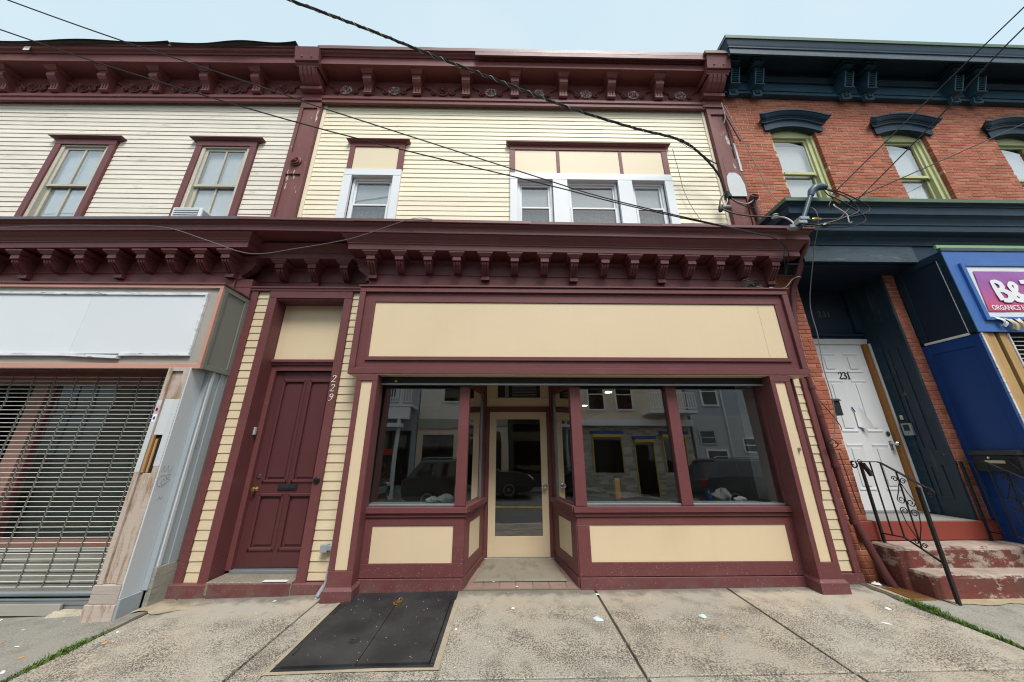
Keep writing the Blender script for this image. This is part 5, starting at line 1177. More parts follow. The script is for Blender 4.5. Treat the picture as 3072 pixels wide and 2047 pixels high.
for i, (x, w_, z0, mt) in enumerate(((6.585, .07, 3.10, 'paper'), (6.70, .10, 3.05, 'paper_cream'), (6.82, .08, 3.06, 'paper_cream'))):
    m = MB().grid(lambda u, v: (x + w_ * u + .02 * math.sin(v * 5 + i), BY - .035 - .03 * math.sin(v * 4) * (1 + .4 * math.sin(u * 6)), z0 + (3.24 - z0) * v + .015 * math.sin(u * 5 + i)), 6, 8)
    part('torn_strip', m, mt, BN, True)
for i, (a, b, y0_) in enumerate(((6.372, 6.44, -.47), (6.45, 6.555, -.455), (6.617, 6.725, -.455))):
    part('timber_stud', MB().box(a, b, y0_, y0_ + .06, -.05, 3.029), 'lumber', BAY)
part('torn_edge', MB().box(6.345, 6.371, -.478, -.44, .0, 3.028), 'white_peeling', BAY); part('torn_edge', MB().box(6.726, 6.75, -.465, -.44, .0, 3.028), 'white_peeling', BAY)
part('shop_void', MB().box(6.36, XR, -.2, .1, -.05, 3.035, 0), 'dark_void', BAY)
BG = thing('shop_grille', 'pale steel rod grille below the purple shop banner', 'grille', (7.2, -.42, 0))
rod2 = MB().tube([(-1, 0, 0), (1, 0, 0)], .006, 6).mesh('rod', 'grille_steel', True)
for k in range(46): inst('rod', rod2, (7.76, -.42, .3 + k * .0595), BG)
part('filler', MB().box(6.25, 6.36, .2, .3, -.05, 4.3, 0).box(4.27, 11, .85, .95, -.1, 4.5, 0), 'interior_dark', BAY)  # added unseen dark backing that blocks sky leaks beside the pier
# piers' feet / stoop handled below
# ================================================================== steps and railings of number 231
SP = thing('stoop', 'red painted concrete steps with worn paint leading up to the white door', 'steps', (5.4, -.1, .02))
def rough_block(x0, x1, y0, y1, z0, z1, rr=.03, n=8):
    """block with a rounded, slightly uneven front and left edge"""
    m = MB(); prof = [(y1, z0), (y0 - .01, z0), (y0, z0 + .4 * (z1 - z0)), (y0, z1 - rr), (y0 + rr * .3, z1 - rr * .3), (y0 + rr, z1), (y1, z1)]
    xs = [x0, x0 + .012, x0 + rr] + [x0 + rr + (x1 - x0 - rr) * i / n for i in range(1, n + 1)]; k = len(m.v); q = len(prof)
    for i, x in enumerate(xs):
        ins = (rr, rr * .35, 0)[i] if i < 3 else 0
        for j, (y, z) in enumerate(prof):
            zz = z - (ins * .8 if z > z1 - rr * 1.1 else 0); yy = y + (ins if j in (1, 2, 3, 4) else 0)
            m.v.append((x, yy + random.uniform(-.004, .004) * (0 < j < 6), zz + random.uniform(-.003, .003) * (j > 0)))
    for i in range(len(xs) - 1):
        for j in range(q): a = k + i * q + j; b = k + i * q + (j + 1) % q; m.f.append((a, a + q, b + q, b))
    m.f += [tuple(k + j for j in range(q)), tuple(k + (len(xs) - 1) * q + j for j in range(q))[::-1]]
    return m
part('lower_step', rough_block(4.625, 6.28, -.405, .02, -.04, .238), 'red_step', SP)
part('upper_step', rough_block(4.575, 6.29, -.175, .14, -.04, .445), 'red_step', SP)
part('top_slab', MB().box(4.46, 6.29, .10, .72, .45, .668, .01), 'red_slab', SP)
part('deck', MB().box(4.68, 6.05, .104, .71, .6685, .6715, 0), 'grey_deck', SP)
def scroll(c, r0, turns, plane_x, sg=1, up=1, start=0.):
    P = []
    for k in range(int(14 * turns) + 1):
        t = k / 14; a = R(start) + 2 * math.pi * t; r_ = r0 * (1 - .72 * t / turns); P.append((plane_x, c[0] + sg * r_ * math.cos(a), c[1] + up * r_ * math.sin(a)))
    return P
def railing(X_, dy, dz, label, ynewel, znewel):
    T = thing('railing', label, 'railing', (X_, -.2 + dy, .2), 'iron railings of the red steps')
    Yv = lambda y: y + dy; Zv = lambda z: z + dz
    part('rear_post', MB().box(X_ - .014, X_ + .014, Yv(.045), Yv(.073), Zv(.44), Zv(1.378)), 'iron', T)
    part('newel_post', MB().box(X_ - .016, X_ + .016, Yv(ynewel - .016), Yv(ynewel + .016), znewel, Zv(1.13)), 'iron', T)
    top = [(.16, 1.335), (.19, 1.352), (.185, 1.378), (.15, 1.386), (.06, 1.386), (-.16, 1.388), (-.20, 1.375), (-.36, 1.275), (-.50, 1.185), (-.60, 1.125)]
    rl = MB(); P = [Vector((X_, Yv(a), Zv(b))) for a, b in top]
    for a, b in zip(P, P[1:]): rl.bar(a, b + (b - a) * .02, .034, .010, (1, 0, 0)) if False else rl.hexa([(X_ - .018, a.y, a.z - .005), (X_ + .018, a.y, a.z - .005), (X_ + .018, b.y, b.z - .005), (X_ - .018, b.y, b.z - .005), (X_ - .018, a.y, a.z + .005), (X_ + .018, a.y, a.z + .005), (X_ + .018, b.y, b.z + .005), (X_ - .018, b.y, b.z + .005)])
    part('handrail', rl, 'iron', T)
    part('rail_curl', MB().tube([(X_, Yv(-.60) - .045 * math.sin(t * .55) * (1 - t * .05), Zv(1.085) + .045 * math.cos(t * .55) * (1 - t * .05)) for t in range(13)], .011, 6), 'iron', T, True)
    part('rail_curl', MB().tube([(X_, Yv(.145) + .04 * math.sin(t * .55), Zv(1.345) + .04 * math.cos(t * .55)) for t in range(11)], .010, 6), 'iron', T, True)
    bt = MB(); Q = [Vector((X_, Yv(a), Zv(b))) for a, b in ((.06, .545), (-.185, .553), (-.33, .475), (ynewel, .37))]
    for a, b in zip(Q, Q[1:]): bt.bar(a, b, .012, .022, (1, 0, 0))
    part('bottom_rail', bt, 'iron', T)
    for (ya, za, zb) in ((-.065, .55, 1.384), (-.19, .55, 1.375), (-.335, .475, 1.285)):
        part('baluster', MB().box(X_ - .007, X_ + .007, Yv(ya - .007), Yv(ya + .007), Zv(za), Zv(zb)), 'iron', T)
    yc = -.335
    for nm, c, r_, sg, up in (('t', (yc + .04, 1.20), .034, 1, 1), ('t', (yc - .04, 1.18), .034, -1, 1), ('m', (yc + .045, .97), .042, 1, -1), ('m', (yc - .045, .95), .042, -1, -1), ('m', (yc + .05, .85), .042, 1, 1), ('m', (yc - .05, .84), .042, -1, 1), ('b', (yc + .035, .535), .028, 1, 1), ('b', (yc - .04, .51), .028, -1, 1)):
        part('scroll', MB().tube(scroll((Yv(c[0]), Zv(c[1])), r_, 1.3, X_, sg, up), .005, 5), 'iron', T, True)
    for s_ in (1, -1):
        part('scroll_bar', MB().tube([(X_, Yv(yc + s_ * .012), Zv(1.15)), (X_, Yv(yc + s_ * .045), Zv(1.06)), (X_, Yv(yc + s_ * .088), Zv(.97))], .005, 5), 'iron', T, True)
        part('scroll_bar', MB().tube([(X_, Yv(yc + s_ * .09), Zv(.85)), (X_, Yv(yc + s_ * .07), Zv(.72)), (X_, Yv(yc + s_ * .01), Zv(.56))], .005, 5), 'iron', T, True)
    return T
railing(4.70, 0, 0, 'black wrought iron railing with scrolls standing beside the burgundy downpipe', -.505, -.02)
railing(6.12, .04, .0, 'black wrought iron railing with scrolls in front of the blue shop wall', -.50, .05)
CL = thing('hanging_clip', 'small black clip hanging on the rear post of the nearer iron railing', 'clip', (4.70, .03, 1.3))
part('strap', MB().tube([(4.70, .06 + .03 * math.cos(a * .6), 1.375 + .035 * math.sin(a * .6)) for a in range(11)], .004, 5), 'iron', CL, True)
part('body', MB().bar((4.69, .02, 1.36), (4.68, -.06, 1.22), .03, .045), 'plastic_black', CL)
# rusty grate and rubble strip at the foot of the downpipe
gt = thing('drain_grate', 'rusty iron grate set in the pavement beside the red steps', 'grate', (4.52, -.2, .02))
for k in range(9): part('bar', MB().box(4.375 + k * .024, 4.387 + k * .024, -.375, -.09, gz(4.5) - .012, gz(4.5) + .004, .002), 'rust', gt)
part('frame', MB().box(4.365, 4.60, -.40, -.376, gz(4.5) - .012, gz(4.5) + .005).box(4.365, 4.60, -.089, -.065, gz(4.5) - .012, gz(4.5) + .005).box(4.365, 4.3745, -.376, -.089, gz(4.5) - .012, gz(4.5) + .005).box(4.59, 4.60, -.376, -.089, gz(4.5) - .012, gz(4.5) + .005), 'rust', gt)
sand = MB().grid(lambda u, v: (4.66 + 1.6 * u, -.52 + .13 * v + .02 * math.sin(u * 21), gz(4.66 + 1.6 * u, -.4) + .003 + .008 * v + random.uniform(0, .004)), 40, 4)
part('sandy_edge', sand, 'bare_sand', walk)
bp = thing('edging_board', 'pale weathered timber strip lying in the dirt joint by the downpipe', 'board', (4.33, -.1, .01))
part('board', MB().hexa([(4.285, .03, .004), (4.325, .03, .004), (4.345, -.42, -.004), (4.305, -.42, -.004), (4.285, .03, .022), (4.325, .03, .022), (4.345, -.42, .014), (4.305, -.42, .014)]), 'bare_sand', bp)
# ================================================================== downpipes
D1 = thing('downpipe', 'thick burgundy downpipe running down the brick pier to the pavement', 'downpipe', (4.4, .05, .03), 'burgundy downpipes')
part('pipe', MB().tube([(4.60, -.28, 4.60), (4.59, -.26, 4.52), (4.555, -.20, 4.40), (4.515, -.12, 4.19), (4.485, -.03, 4.02), (4.455, .03, 3.9), (4.40, .055, 3.6), (4.33, .06, 3.2), (4.315, .06, 2.8), (4.315, .055, 2.49), (4.345, .05, 1.5), (4.378, .05, .75), (4.395, .045, .66), (4.43, .0, .42), (4.475, -.04, .16), (4.515, -.07, .015)], .042, 12), 'pipe_paint', D1, True)
for z, x, y_ in ((2.40, 4.318, .055), (2.02, 4.33, .053), (1.36, 4.349, .05), (.70, 4.384, .05)): part('coupling', MB().lathe((x, y_, z), (.03, 0, -1), [(.047, 0), (.049, .01), (.049, .05), (.047, .06)], 12), 'pipe_paint', D1, True)
part('clamp', MB().tube([(4.49 + .05 * math.cos(a), -.06 + .05 * math.sin(a), 4.05) for a in [R(20 * i) for i in range(19)]], .006, 5), 'galv', D1, True)
D2 = thing('downpipe', 'slim burgundy downpipe between the right shop pilaster and the narrow clapboards', 'downpipe', (4.0, .03, .6), 'burgundy downpipes')
part('pipe', MB().tube([(4.03, .03, 2.49), (4.035, .03, 2.2), (4.03, .03, 1.2), (4.0, .03, .95), (3.95, .03, .78), (3.90, .03, .62)], .032, 10), 'pipe_paint', D2, True)
D3 = thing('conduit', 'burgundy conduit with an open top running up the right corner pilaster', 'conduit', (4.27, .1, 5.0))
part('pipe', MB().tube([(4.30, .09, 4.85), (4.285, .085, 5.3), (4.275, .085, 5.60), (4.275, .08, 5.66)], .04, 10), 'pipe_paint', D3, True)
part('mouth', MB().lathe((4.275, .06, 5.68), (0, -1, .55), [(.055, -.05), (.07, .0), (.07, .05), (.058, .052), (.05, .0)], 14), 'burgundy', D3, True)
GP = thing('grey_conduit', 'short grey conduit elbow beside the base of the left shop pilaster', 'conduit', (-2.08, -.02, .0))
part('pipe', MB().tube([(-2.045, .015, .43), (-2.06, .012, .30), (-2.068, .0, .12), (-2.075, -.02, .04), (-2.10, -.06, -.02), (-2.12, -.09, -.05)], .016, 8), 'conduit_grey', GP, True); part('elbow', MB().tube([(-2.075, -.02, .06), (-2.11, -.075, -.03)], .024, 8), 'conduit_grey', GP, True); part('junction_box', MB().box(-2.20, -2.12, -.0, .066, .38, .46).box(-2.125, -2.03, .005, .05, .40, .45), 'conduit_grey', GP)
# ================================================================== service mast and cables
MS = thing('service_mast', 'blue grey electrical mast with a curved weatherhead above the dark blue cornice', 'mast', (4.28, -.58, 4.6))
part('mast_pipe', MB().tube([(4.245, -.58, 4.60), (4.30, -.585, 4.70), (4.545, -.60, 5.17)], .030, 12), 'mast_blue', MS, True)
part('weatherhead', MB().tube([(4.53, -.60, 5.13), (4.57, -.605, 5.22), (4.63, -.61, 5.275), (4.71, -.615, 5.29), (4.79, -.62, 5.275)], lambda t: .037 + .020 * math.sin(math.pi * t) , 12), 'mast_blue', MS, True)
part('strap', MB().box(4.20, 4.32, -.63, -.44, 4.63, 4.68).box(4.25, 4.38, -.62, -.50, 4.705, 4.755), 'galv', MS)
part('splice', MB().box(4.13, 4.24, -.56, -.48, 4.60, 4.66, .01), 'conduit_grey', MS)
part('porcelain_knob', MB().lathe((4.18, -.32, 4.985), (0, -.4, 1), [(.02, -.04), (.045, -.03), (.05, .0), (.03, .015), (.045, .03), (.02, .045)], 12), 'plastic_white', MS, True)
def smooth(pts, n=8):
    P = [Vector(p) for p in pts]; out = []
    for i in range(len(P) - 1):
        p0, p1, p2, p3 = P[max(i - 1, 0)], P[i], P[i + 1], P[min(i + 2, len(P) - 1)]
        for k in range(n):
            t = k / n; out.append(.5 * ((2 * p1) + (p2 - p0) * t + (2 * p0 - 5 * p1 + 4 * p2 - p3) * t * t + (3 * p1 - p0 - 3 * p2 + p3) * t ** 3))
    out.append(P[-1]); return out
def cable(pts, r_, mat, label, name='cable', n=8, grp='overhead and facade cables', parent=None, seg=6):
    m = MB().tube(smooth(pts, n), r_, seg)
    if parent is not None: return part(name, m, mat, parent, True)
    return single(name, m, mat, label, 'cable', grp, True)
# thick twisted service drop
c1 = [(-24, -7.5, 9.3), (-7.6, -2.9, 7.85), (-5.2, -2.2, 7.62), (-3.036, -1.6, 7.464), (-2.027, -1.312, 7.386), (-1.109, -1.077, 7.237), (-.119, -.845, 7.078), (.949, -.611, 6.87), (2.092, -.383, 6.727), (2.988, -.217, 6.66), (3.376, -.129, 6.438), (3.669, -.042, 6.096), (3.762, .02, 5.781)]
TD = thing('service_cable', 'thick black twisted service cable with pale spiral lashing crossing the cream facade', 'cable', (0, -1, 7), 'overhead and facade cables')
S1 = smooth(c1, 24)
for k in range(3):
    tw = []
    for i, p in enumerate(S1):
        a = i * .33 + k * 2.094; tw.append(p + Vector((0, math.cos(a), math.sin(a))) * .0105)
    part('strand', MB().tube(tw, .0112, 6), 'cable_black', TD, True)
bd = [S1[0] + (S1[-1] - S1[0]) * 0]
bm_ = MB(); lash = []
N = int(len(S1) * 0.80)
for i in range(N * 4):
    f = i / 4; j = int(f); p = S1[j].lerp(S1[j + 1], f - j); a = i * .34; lash.append(p + Vector((0, math.cos(a), math.sin(a))) * .0235)
part('lashing', MB().tube(lash, .0036, 4), 'band_pale', TD, True)
part('clamp', MB().lathe((3.77, -.0, 5.70), (.1, 0, -1), [(.02, -.06), (.05, -.03), (.045, .03), (.06, .04), (.06, .09), (.02, .11)], 10), 'plastic_black', TD, True)
cable([(2.93, -.22, 6.675), (3.3, -.12, 6.56), (3.62, .02, 6.47), (3.83, .10, 6.46)], .010, 'cable_black', None, 'tail', parent=TD); cable([(2.95, -.20, 6.68), (3.35, -.05, 6.62), (3.85, .1, 6.85)], .004, 'cable_grey', None, 'tie_wire', parent=TD)
cable([(3.76, .0, 5.72), (3.60, -.06, 5.55), (3.53, -.1, 5.36), (3.60, -.14, 5.22), (3.8, -.2, 5.10), (4.05, -.27, 5.02), (4.18, -.32, 4.985)], .013, 'cable_black', 'black cable loop sagging from the clamp to the white porcelain knob')
cable([(3.77, .0, 5.70), (3.85, .02, 5.62), (3.98, .04, 5.56), (4.14, .05, 5.55), (4.27, .04, 5.64)], .011, 'cable_pale', 'pale grey cable pair entering the open top of the burgundy conduit')
cable([(3.78, .01, 5.68), (3.88, .0, 5.55), (4.05, -.02, 5.42), (4.20, -.02, 5.42), (4.27, .03, 5.63)], .010, 'cable_black', 'black cable looping from the clamp into the burgundy conduit')
SPL = thing('cable_splice', 'grey splice connectors dangling below the cable clamp on the cream clapboards', 'connector', (3.66, -.05, 5.4))
part('connector', MB().lathe((3.66, -.05, 5.37), (1, 0, .1), [(.03, -.08), (.045, -.06), (.045, .06), (.03, .08)], 8), 'cable_grey', SPL, True); part('connector', MB().lathe((3.53, -.09, 5.32), (.2, 0, 1), [(.025, -.06), (.035, -.04), (.035, .04), (.025, .06)], 8), 'cable_black', SPL, True)
part('lead', MB().tube(smooth([(3.76, .0, 5.70), (3.73, -.03, 5.55), (3.66, -.05, 5.42)], 6), .007, 5), 'cable_pale', SPL, True); part('lead', MB().tube(smooth([(3.72, -.04, 5.36), (3.76, -.05, 5.28), (3.70, -.09, 5.20)], 6), .007, 5), 'cable_black', SPL, True)
cable([(4.18, -.32, 4.985), (4.24, -.40, 4.90), (4.27, -.46, 4.78), (4.22, -.52, 4.66)], .011, 'cable_pale', 'pale wire from the porcelain knob down to the mast splice')
# two long wires from upper left
cable([(-24, -5.5, 9.3), (-8.6, -2.4, 7.4), (-6.085, -1.9, 6.733), (-4.785, -1.663, 6.407), (-4.042, -1.536, 6.245), (-2.7, -1.32, 5.918), (-2.427, -1.277, 5.842), (.575, -.843, 5.12), (1.323, -.741, 4.945), (2.248, -.623, 4.789), (3.904, -.42, 4.549)], .0082, 'cable_black', 'upper one of two long thin wires descending from the top left corner')
cable([(-24, -5.0, 9.2), (-9.0, -2.1, 7.3), (-6.368, -1.7, 6.544), (-4.64, -1.449, 6.095), (-2.346, -1.14, 5.598), (.581, -.785, 5.094), (1.337, -.698, 4.945), (2.261, -.60, 4.782), (3.901, -.425, 4.537)], .0088, 'cable_black', 'lower one of two long thin wires descending from the top left corner')
cable([(3.88, -.425, 4.55), (4.0, -.42, 4.50), (4.12, -.40, 4.40), (4.16, -.36, 4.25), (4.17, -.24, 4.05), (4.13, -.20, 3.93)], .008, 'cable_black', 'black cable end drooping over the right end of the shopfront cornice')
cable([(3.90, -.43, 4.53), (4.05, -.43, 4.44), (4.09, -.40, 4.33), (4.07, -.37, 4.22), (4.12, -.30, 4.12), (4.15, -.22, 3.95)], .007, 'cable_black', 'second thin black cable end drooping over the shopfront cornice bracket')
CT = thing('cable_coil', 'small tangled coil of black cable lying on the right end of the sign box', 'cable', (3.75, -.08, 3.85))
for k in range(4):
    part('loop', MB().tube(smooth([(3.56 + .02 * k, -.10, 3.82), (3.58 + .03 * k, -.12, 3.97 - .02 * k), (3.72, -.14, 3.98 - .03 * k), (3.86 - .05 * k, -.12, 3.93), (3.80, -.1, 3.86 + .02 * k), (3.66, -.1, 3.90), (3.66 + .05 * k, -.08, 3.81)], 6), .006, 5), 'cable_black', CT, True)
part('tail', MB().tube(smooth([(3.78, -.1, 3.88), (3.98, -.12, 3.83), (4.2, -.12, 3.86), (4.36, -.1, 4.0), (4.47, -.08, 4.06)], 6), .007, 5), 'cable_grey', CT, True); part('tag', MB().box(3.955, 4.01, -.13, -.12, 3.81, 3.86), 'plastic_white', CT)
# thin stray wires
cable([(-7.9, -.40, 4.53), (-7.274, -.44, 4.534), (-6.725, -.445, 4.577), (-5.875, -.445, 4.593), (-4.947, -.445, 4.575), (-4.282, -.448, 4.37), (-3.594, -.45, 4.149), (-2.933, -.45, 4.249), (-2.319, -.455, 4.385), (-1.988, -.458, 4.504), (-1.40, -.47, 4.745), (-1.1, -.46, 4.75)], .006, 'cable_grey', 'thin grey wire hanging slack in front of the cornice above the burgundy house door')
cable([(2.95, -.05, 6.63), (3.10, .12, 6.2), (3.13, .14, 5.9), (3.22, .15, 5.55), (3.32, .1, 5.2), (3.42, .0, 4.98)], .005, 'cable_grey', 'thin wire hanging down the cream clapboards right of the triple window')
cable([(4.135, .02, 7.90), (4.16, .05, 7.60), (4.13, .08, 7.45)], .008, 'cable_pale', 'short white wire hanging below the right cornice console')
cable([(4.12, -.04, 7.75), (4.358, -.045, 6.465), (4.504, -.1, 5.50), (4.63, -.51, 4.95), (4.62, -.30, 4.35), (4.604, -.032, 3.66), (4.569, -.029, 3.13), (4.51, -.027, 2.648), (4.503, -.024, 2.164), (4.40, -.021, 1.748), (4.301, -.02, 1.603)], .006, 'cable_grey', 'thin grey wire running down the brick wall past the dark blue cornice')
cable([(4.30, .0, 1.60), (4.25, -.03, 1.62), (4.30, -.06, 1.66), (4.40, -.02, 1.60), (4.38, .02, 1.56), (4.28, -.01, 1.55), (4.42, -.02, 1.53)], .006, 'cable_black', 'black wire knotted round the thick downpipe')
cable([(4.33, -.01, 2.18), (4.44, -.02, 1.98), (4.505, -.02, 1.84), (4.50, -.02, 1.78)], .005, 'cable_black', 'thin black wire slanting across the brick pier beside the downpipe')
cable([(4.40, -.0, 1.50), (4.41, -.01, 1.2), (4.435, -.01, .9), (4.45, -.01, .78)], .006, 'cable_black', 'black wire running down behind the lower half of the downpipe')
# wires to the right of the mast
cable([(13.3, -10.85, 8.63), (9.5, -6.5, 8.3), (6.5, -3.2, 7.0), (5.972, -2.2, 6.404), (5.7, -1.453, 6.049), (4.865, -.62, 5.164)], .008, 'cable_black', 'leftmost of three wires rising to the upper right corner')
cable([(13.6, -10.85, 8.63), (9.5, -6.5, 7.9), (6.3, -3.2, 6.6), (5.789, -2.2, 6.037), (5.632, -1.373, 5.638), (5.015, -.62, 4.895)], .008, 'cable_black', 'middle one of three wires rising to the upper right corner')
cable([(16, .3, 9.6), (10.5, -.2, 7.7), (9.233, -.3, 7.069), (7.136, -.446, 6.038), (5.246, -.6, 5.121), (5.05, -.62, 5.0)], .008, 'cable_black', 'lowest of three wires crossing the brick wall from the right edge')
WL = thing('cable_tangle', 'tangle of drooping black wires around the weatherhead on the dark blue cornice', 'cable', (4.85, -.62, 4.9))
def lp(pts, r_=.0085, mt='cable_black'): part('loop', MB().tube(smooth(pts, 8), r_, 6), mt, WL, True)
lp([(4.74, -.62, 5.25), (4.86, -.66, 5.14), (4.99, -.68, 5.02), (5.07, -.68, 4.88), (5.04, -.68, 4.78), (4.80, -.66, 4.68), (4.52, -.62, 4.61), (4.30, -.58, 4.60)])
lp([(4.75, -.62, 5.24), (4.90, -.66, 5.17), (5.06, -.68, 5.04), (5.20, -.68, 4.93), (5.24, -.68, 4.84), (5.14, -.68, 4.76), (4.88, -.66, 4.70), (4.60, -.62, 4.64), (4.40, -.58, 4.60)])
lp([(4.74, -.62, 5.24), (4.73, -.66, 5.10), (4.80, -.68, 5.02), (4.95, -.68, 4.90), (5.08, -.68, 4.77), (5.12, -.68, 4.66), (5.02, -.68, 4.58), (4.80, -.66, 4.54), (4.50, -.62, 4.57)])
lp([(4.82, -.63, 5.05), (4.73, -.66, 4.98), (4.68, -.66, 4.90), (4.70, -.66, 4.84)], .006); lp([(4.76, -.66, 4.93), (4.74, -.68, 4.88), (4.80, -.69, 4.80), (4.86, -.69, 4.72), (4.85, -.69, 4.60), (4.89, -.69, 4.60)], .008, 'cable_pale')
lp([(4.865, -.62, 5.164), (4.80, -.64, 5.06), (4.85, -.65, 4.99)], .01); lp([(5.015, -.62, 4.895), (4.85, -.62, 4.74), (4.70, -.60, 4.62)], .009); lp([(4.34, -.56, 4.73), (4.52, -.62, 4.71), (4.75, -.64, 4.70), (4.95, -.66, 4.74)], .007, 'cable_grey')
part('connector', MB().lathe((4.83, -.66, 5.0), (.6, 0, -.5), [(.015, -.05), (.025, -.03), (.025, .04), (.015, .06)], 8), 'brass', WL, True); part('connector', MB().lathe((4.47, -.62, 4.70), (1, 0, 0), [(.012, -.06), (.02, -.04), (.02, .05), (.012, .07)], 8), 'brass', WL, True); part('connector', MB().lathe((4.58, -.62, 4.60), (1, 0, .3), [(.02, -.06), (.035, -.03), (.035, .04), (.02, .06)], 8), 'plastic_black', WL, True)
# ================================================================== things on walls and doors
NT_ = thing('paper_notice', 'white paper notice with blue tape curling off the white door', 'notice', (5.5, .63, 1.95))
part('sheet', MB().grid(lambda u, v: (5.455 + .15 * u * (1 - .5 * v) + .01 * v, .640 - .09 * u * u * (1 - v * .6) - .01 * u, 1.87 + .27 * v - .05 * u * (1 - v)), 8, 8), 'paper', NT_, True)
part('tape', MB().bar((5.445, .642, 2.17), (5.475, .640, 2.10), .02, .004), 'tape_blue', NT_); part('tape', MB().bar((5.50, .642, 1.89), (5.515, .64, 1.80), .02, .004), 'tape_blue', NT_)
MBX = thing('mailbox', 'small dark grey mailbox on the left side of the white door recess', 'mailbox', (5.0, .5, 2.0))
part('body', MB().box(4.93, 5.055, .42, .52, 2.02, 2.235, .006), 'black_metal', MBX); part('lid', MB().hexa([(4.92, .40, 2.236), (5.066, .40, 2.236), (5.066, .525, 2.236), (4.92, .525, 2.236), (4.93, .43, 2.27), (5.06, .43, 2.27), (5.06, .525, 2.275), (4.93, .525, 2.275)]), 'black_metal', MBX)
IC = thing('intercom', 'silver video intercom with black screen on the blue door reveal', 'intercom', (6.05, .48, 1.74))
xi = lambda y: rx(y) - .014
part('body', MB().hexa([(xi(.545) - .03, .545, 1.735), (xi(.545), .545, 1.735), (xi(.425), .425, 1.735), (xi(.425) - .03, .425, 1.735), (xi(.545) - .03, .545, 1.91), (xi(.545), .545, 1.91), (xi(.425), .425, 1.91), (xi(.425) - .03, .425, 1.91)]), 'galv', IC)
part('screen', MB().hexa([(xi(.52) - .034, .52, 1.80), (xi(.52) - .0305, .52, 1.80), (xi(.45) - .0305, .45, 1.80), (xi(.45) - .034, .45, 1.80), (xi(.52) - .034, .52, 1.89), (xi(.52) - .0305, .52, 1.89), (xi(.45) - .0305, .45, 1.89), (xi(.45) - .034, .45, 1.89)]), 'plastic_black', IC)
part('button', MB().lathe((xi(.485) - .03, .485, 1.765), (-1, 0, 0), [(.008, 0), (.008, .004), (.0, .005)], 8), 'plastic_black', IC); 
DBL = single('doorbell', MB().box(xi(.52) - .018, xi(.52) + .002, .505, .535, 1.965, 2.03), 'paper_cream', 'small cream doorbell above the silver intercom', 'doorbell')
MB2 = thing('letter_box', 'wide black metal letter box mounted on the blue shop side wall', 'mailbox', (6.25, -.2, 1.3))
part('body', MB().box(6.20, 6.287, -.40, .02, 1.265, 1.47, .006), 'black_metal', MB2); part('lid', MB().hexa([(6.175, -.415, 1.471), (6.29, -.415, 1.471), (6.29, .03, 1.471), (6.175, .03, 1.471), (6.20, -.41, 1.52), (6.29, -.41, 1.535), (6.29, .025, 1.535), (6.20, .025, 1.52)]), 'black_metal', MB2)
part('label_plate', MB().box(6.196, 6.1995, -.27, -.09, 1.37, 1.405, .0005), 'paper_cream', MB2); part('lock', MB().lathe((6.199, -.14, 1.435), (-1, 0, 0), [(.016, 0), (.014, .008), (.0, .009)], 10), 'chrome', MB2, True); part('handle', MB().tube([(6.195, -.32, 1.42), (6.17, -.335, 1.38), (6.17, -.36, 1.33), (6.195, -.37, 1.30)], .008, 6), 'iron', MB2, True)
# ================================================================== cellar hatch and padlock
HT = thing('cellar_hatch', 'black steel cellar hatch with two leaves set in the pavement', 'hatch', (-1.15, -.65, -.05))
hz = lambda x, y: gz(x, y) + .004
def plate(x0, x1, y0, y1, t, nm, e=.004):
    part(nm, MB().hexa([(x0, y0, hz(x0, y0) - .03), (x1, y0, hz(x1, y0) - .03), (x1, y1, hz(x1, y1) - .03), (x0, y1, hz(x0, y1) - .03), (x0 + e, y0 + e, hz(x0, y0) + t), (x1 - e, y0 + e, hz(x1, y0) + t), (x1 - e, y1 - e, hz(x1, y1) + t), (x0 + e, y1 - e, hz(x0, y1) + t)]), 'hatch_plate', HT)
plate(-1.775, -.53, -1.345, -1.302, .0, 'front_rail'); plate(-.585, -.53, -1.30, -.24, .0, 'side_rail'); plate(-1.775, -1.725, -1.30, -.24, .0, 'side_rail'); plate(-1.70, -.53, -.238, -.02, .006, 'back_plate')
plate(-1.724, -1.1495, -1.300, -.240, .010, 'leaf', .002); plate(-1.1475, -.586, -1.300, -.240, .010, 'leaf', .002)
for xh in (-1.715, -.603):
    for yh in (-1.1, -.45): part('hinge', MB().tube([(xh, yh - .06, hz(xh, yh) + .010), (xh, yh + .06, hz(xh, yh) + .010)], .008, 8), 'black_metal', HT, True)
part('finger_ring', MB().lathe((-1.30, -.98, hz(-1.3, -.98) + .010), (0, 0, 1), [(.045, 0), (.045, .003), (.03, .004), (.028, .001)], 14), 'black_metal', HT, True)
PK = thing('padlock', 'brass padlock lying on the seam of the black cellar hatch', 'padlock', (-1.13, -.29, -.03))
part('body', MB().hexa([(-1.165, -.335, -.02), (-1.105, -.355, -.02), (-1.09, -.30, -.02), (-1.15, -.28, -.02), (-1.165, -.335, .012), (-1.105, -.355, .012), (-1.09, -.30, .012), (-1.15, -.28, .012)]), 'brass', PK); part('shackle', MB().tube([(-1.145, -.285, 0), (-1.14, -.25, .012), (-1.125, -.24, .014), (-1.11, -.252, .012), (-1.10, -.30, 0)], .006, 6), 'chrome', PK, True)
single('hasp_plate', MB().lathe((-1.14, -.30, hz(-1.14, -.3) + .0105), (0, 0, 1), [(.05, 0), (.045, .0008), (.0, .001)], 14), 'rust', 'rusty hasp plate under the brass padlock', 'hasp')
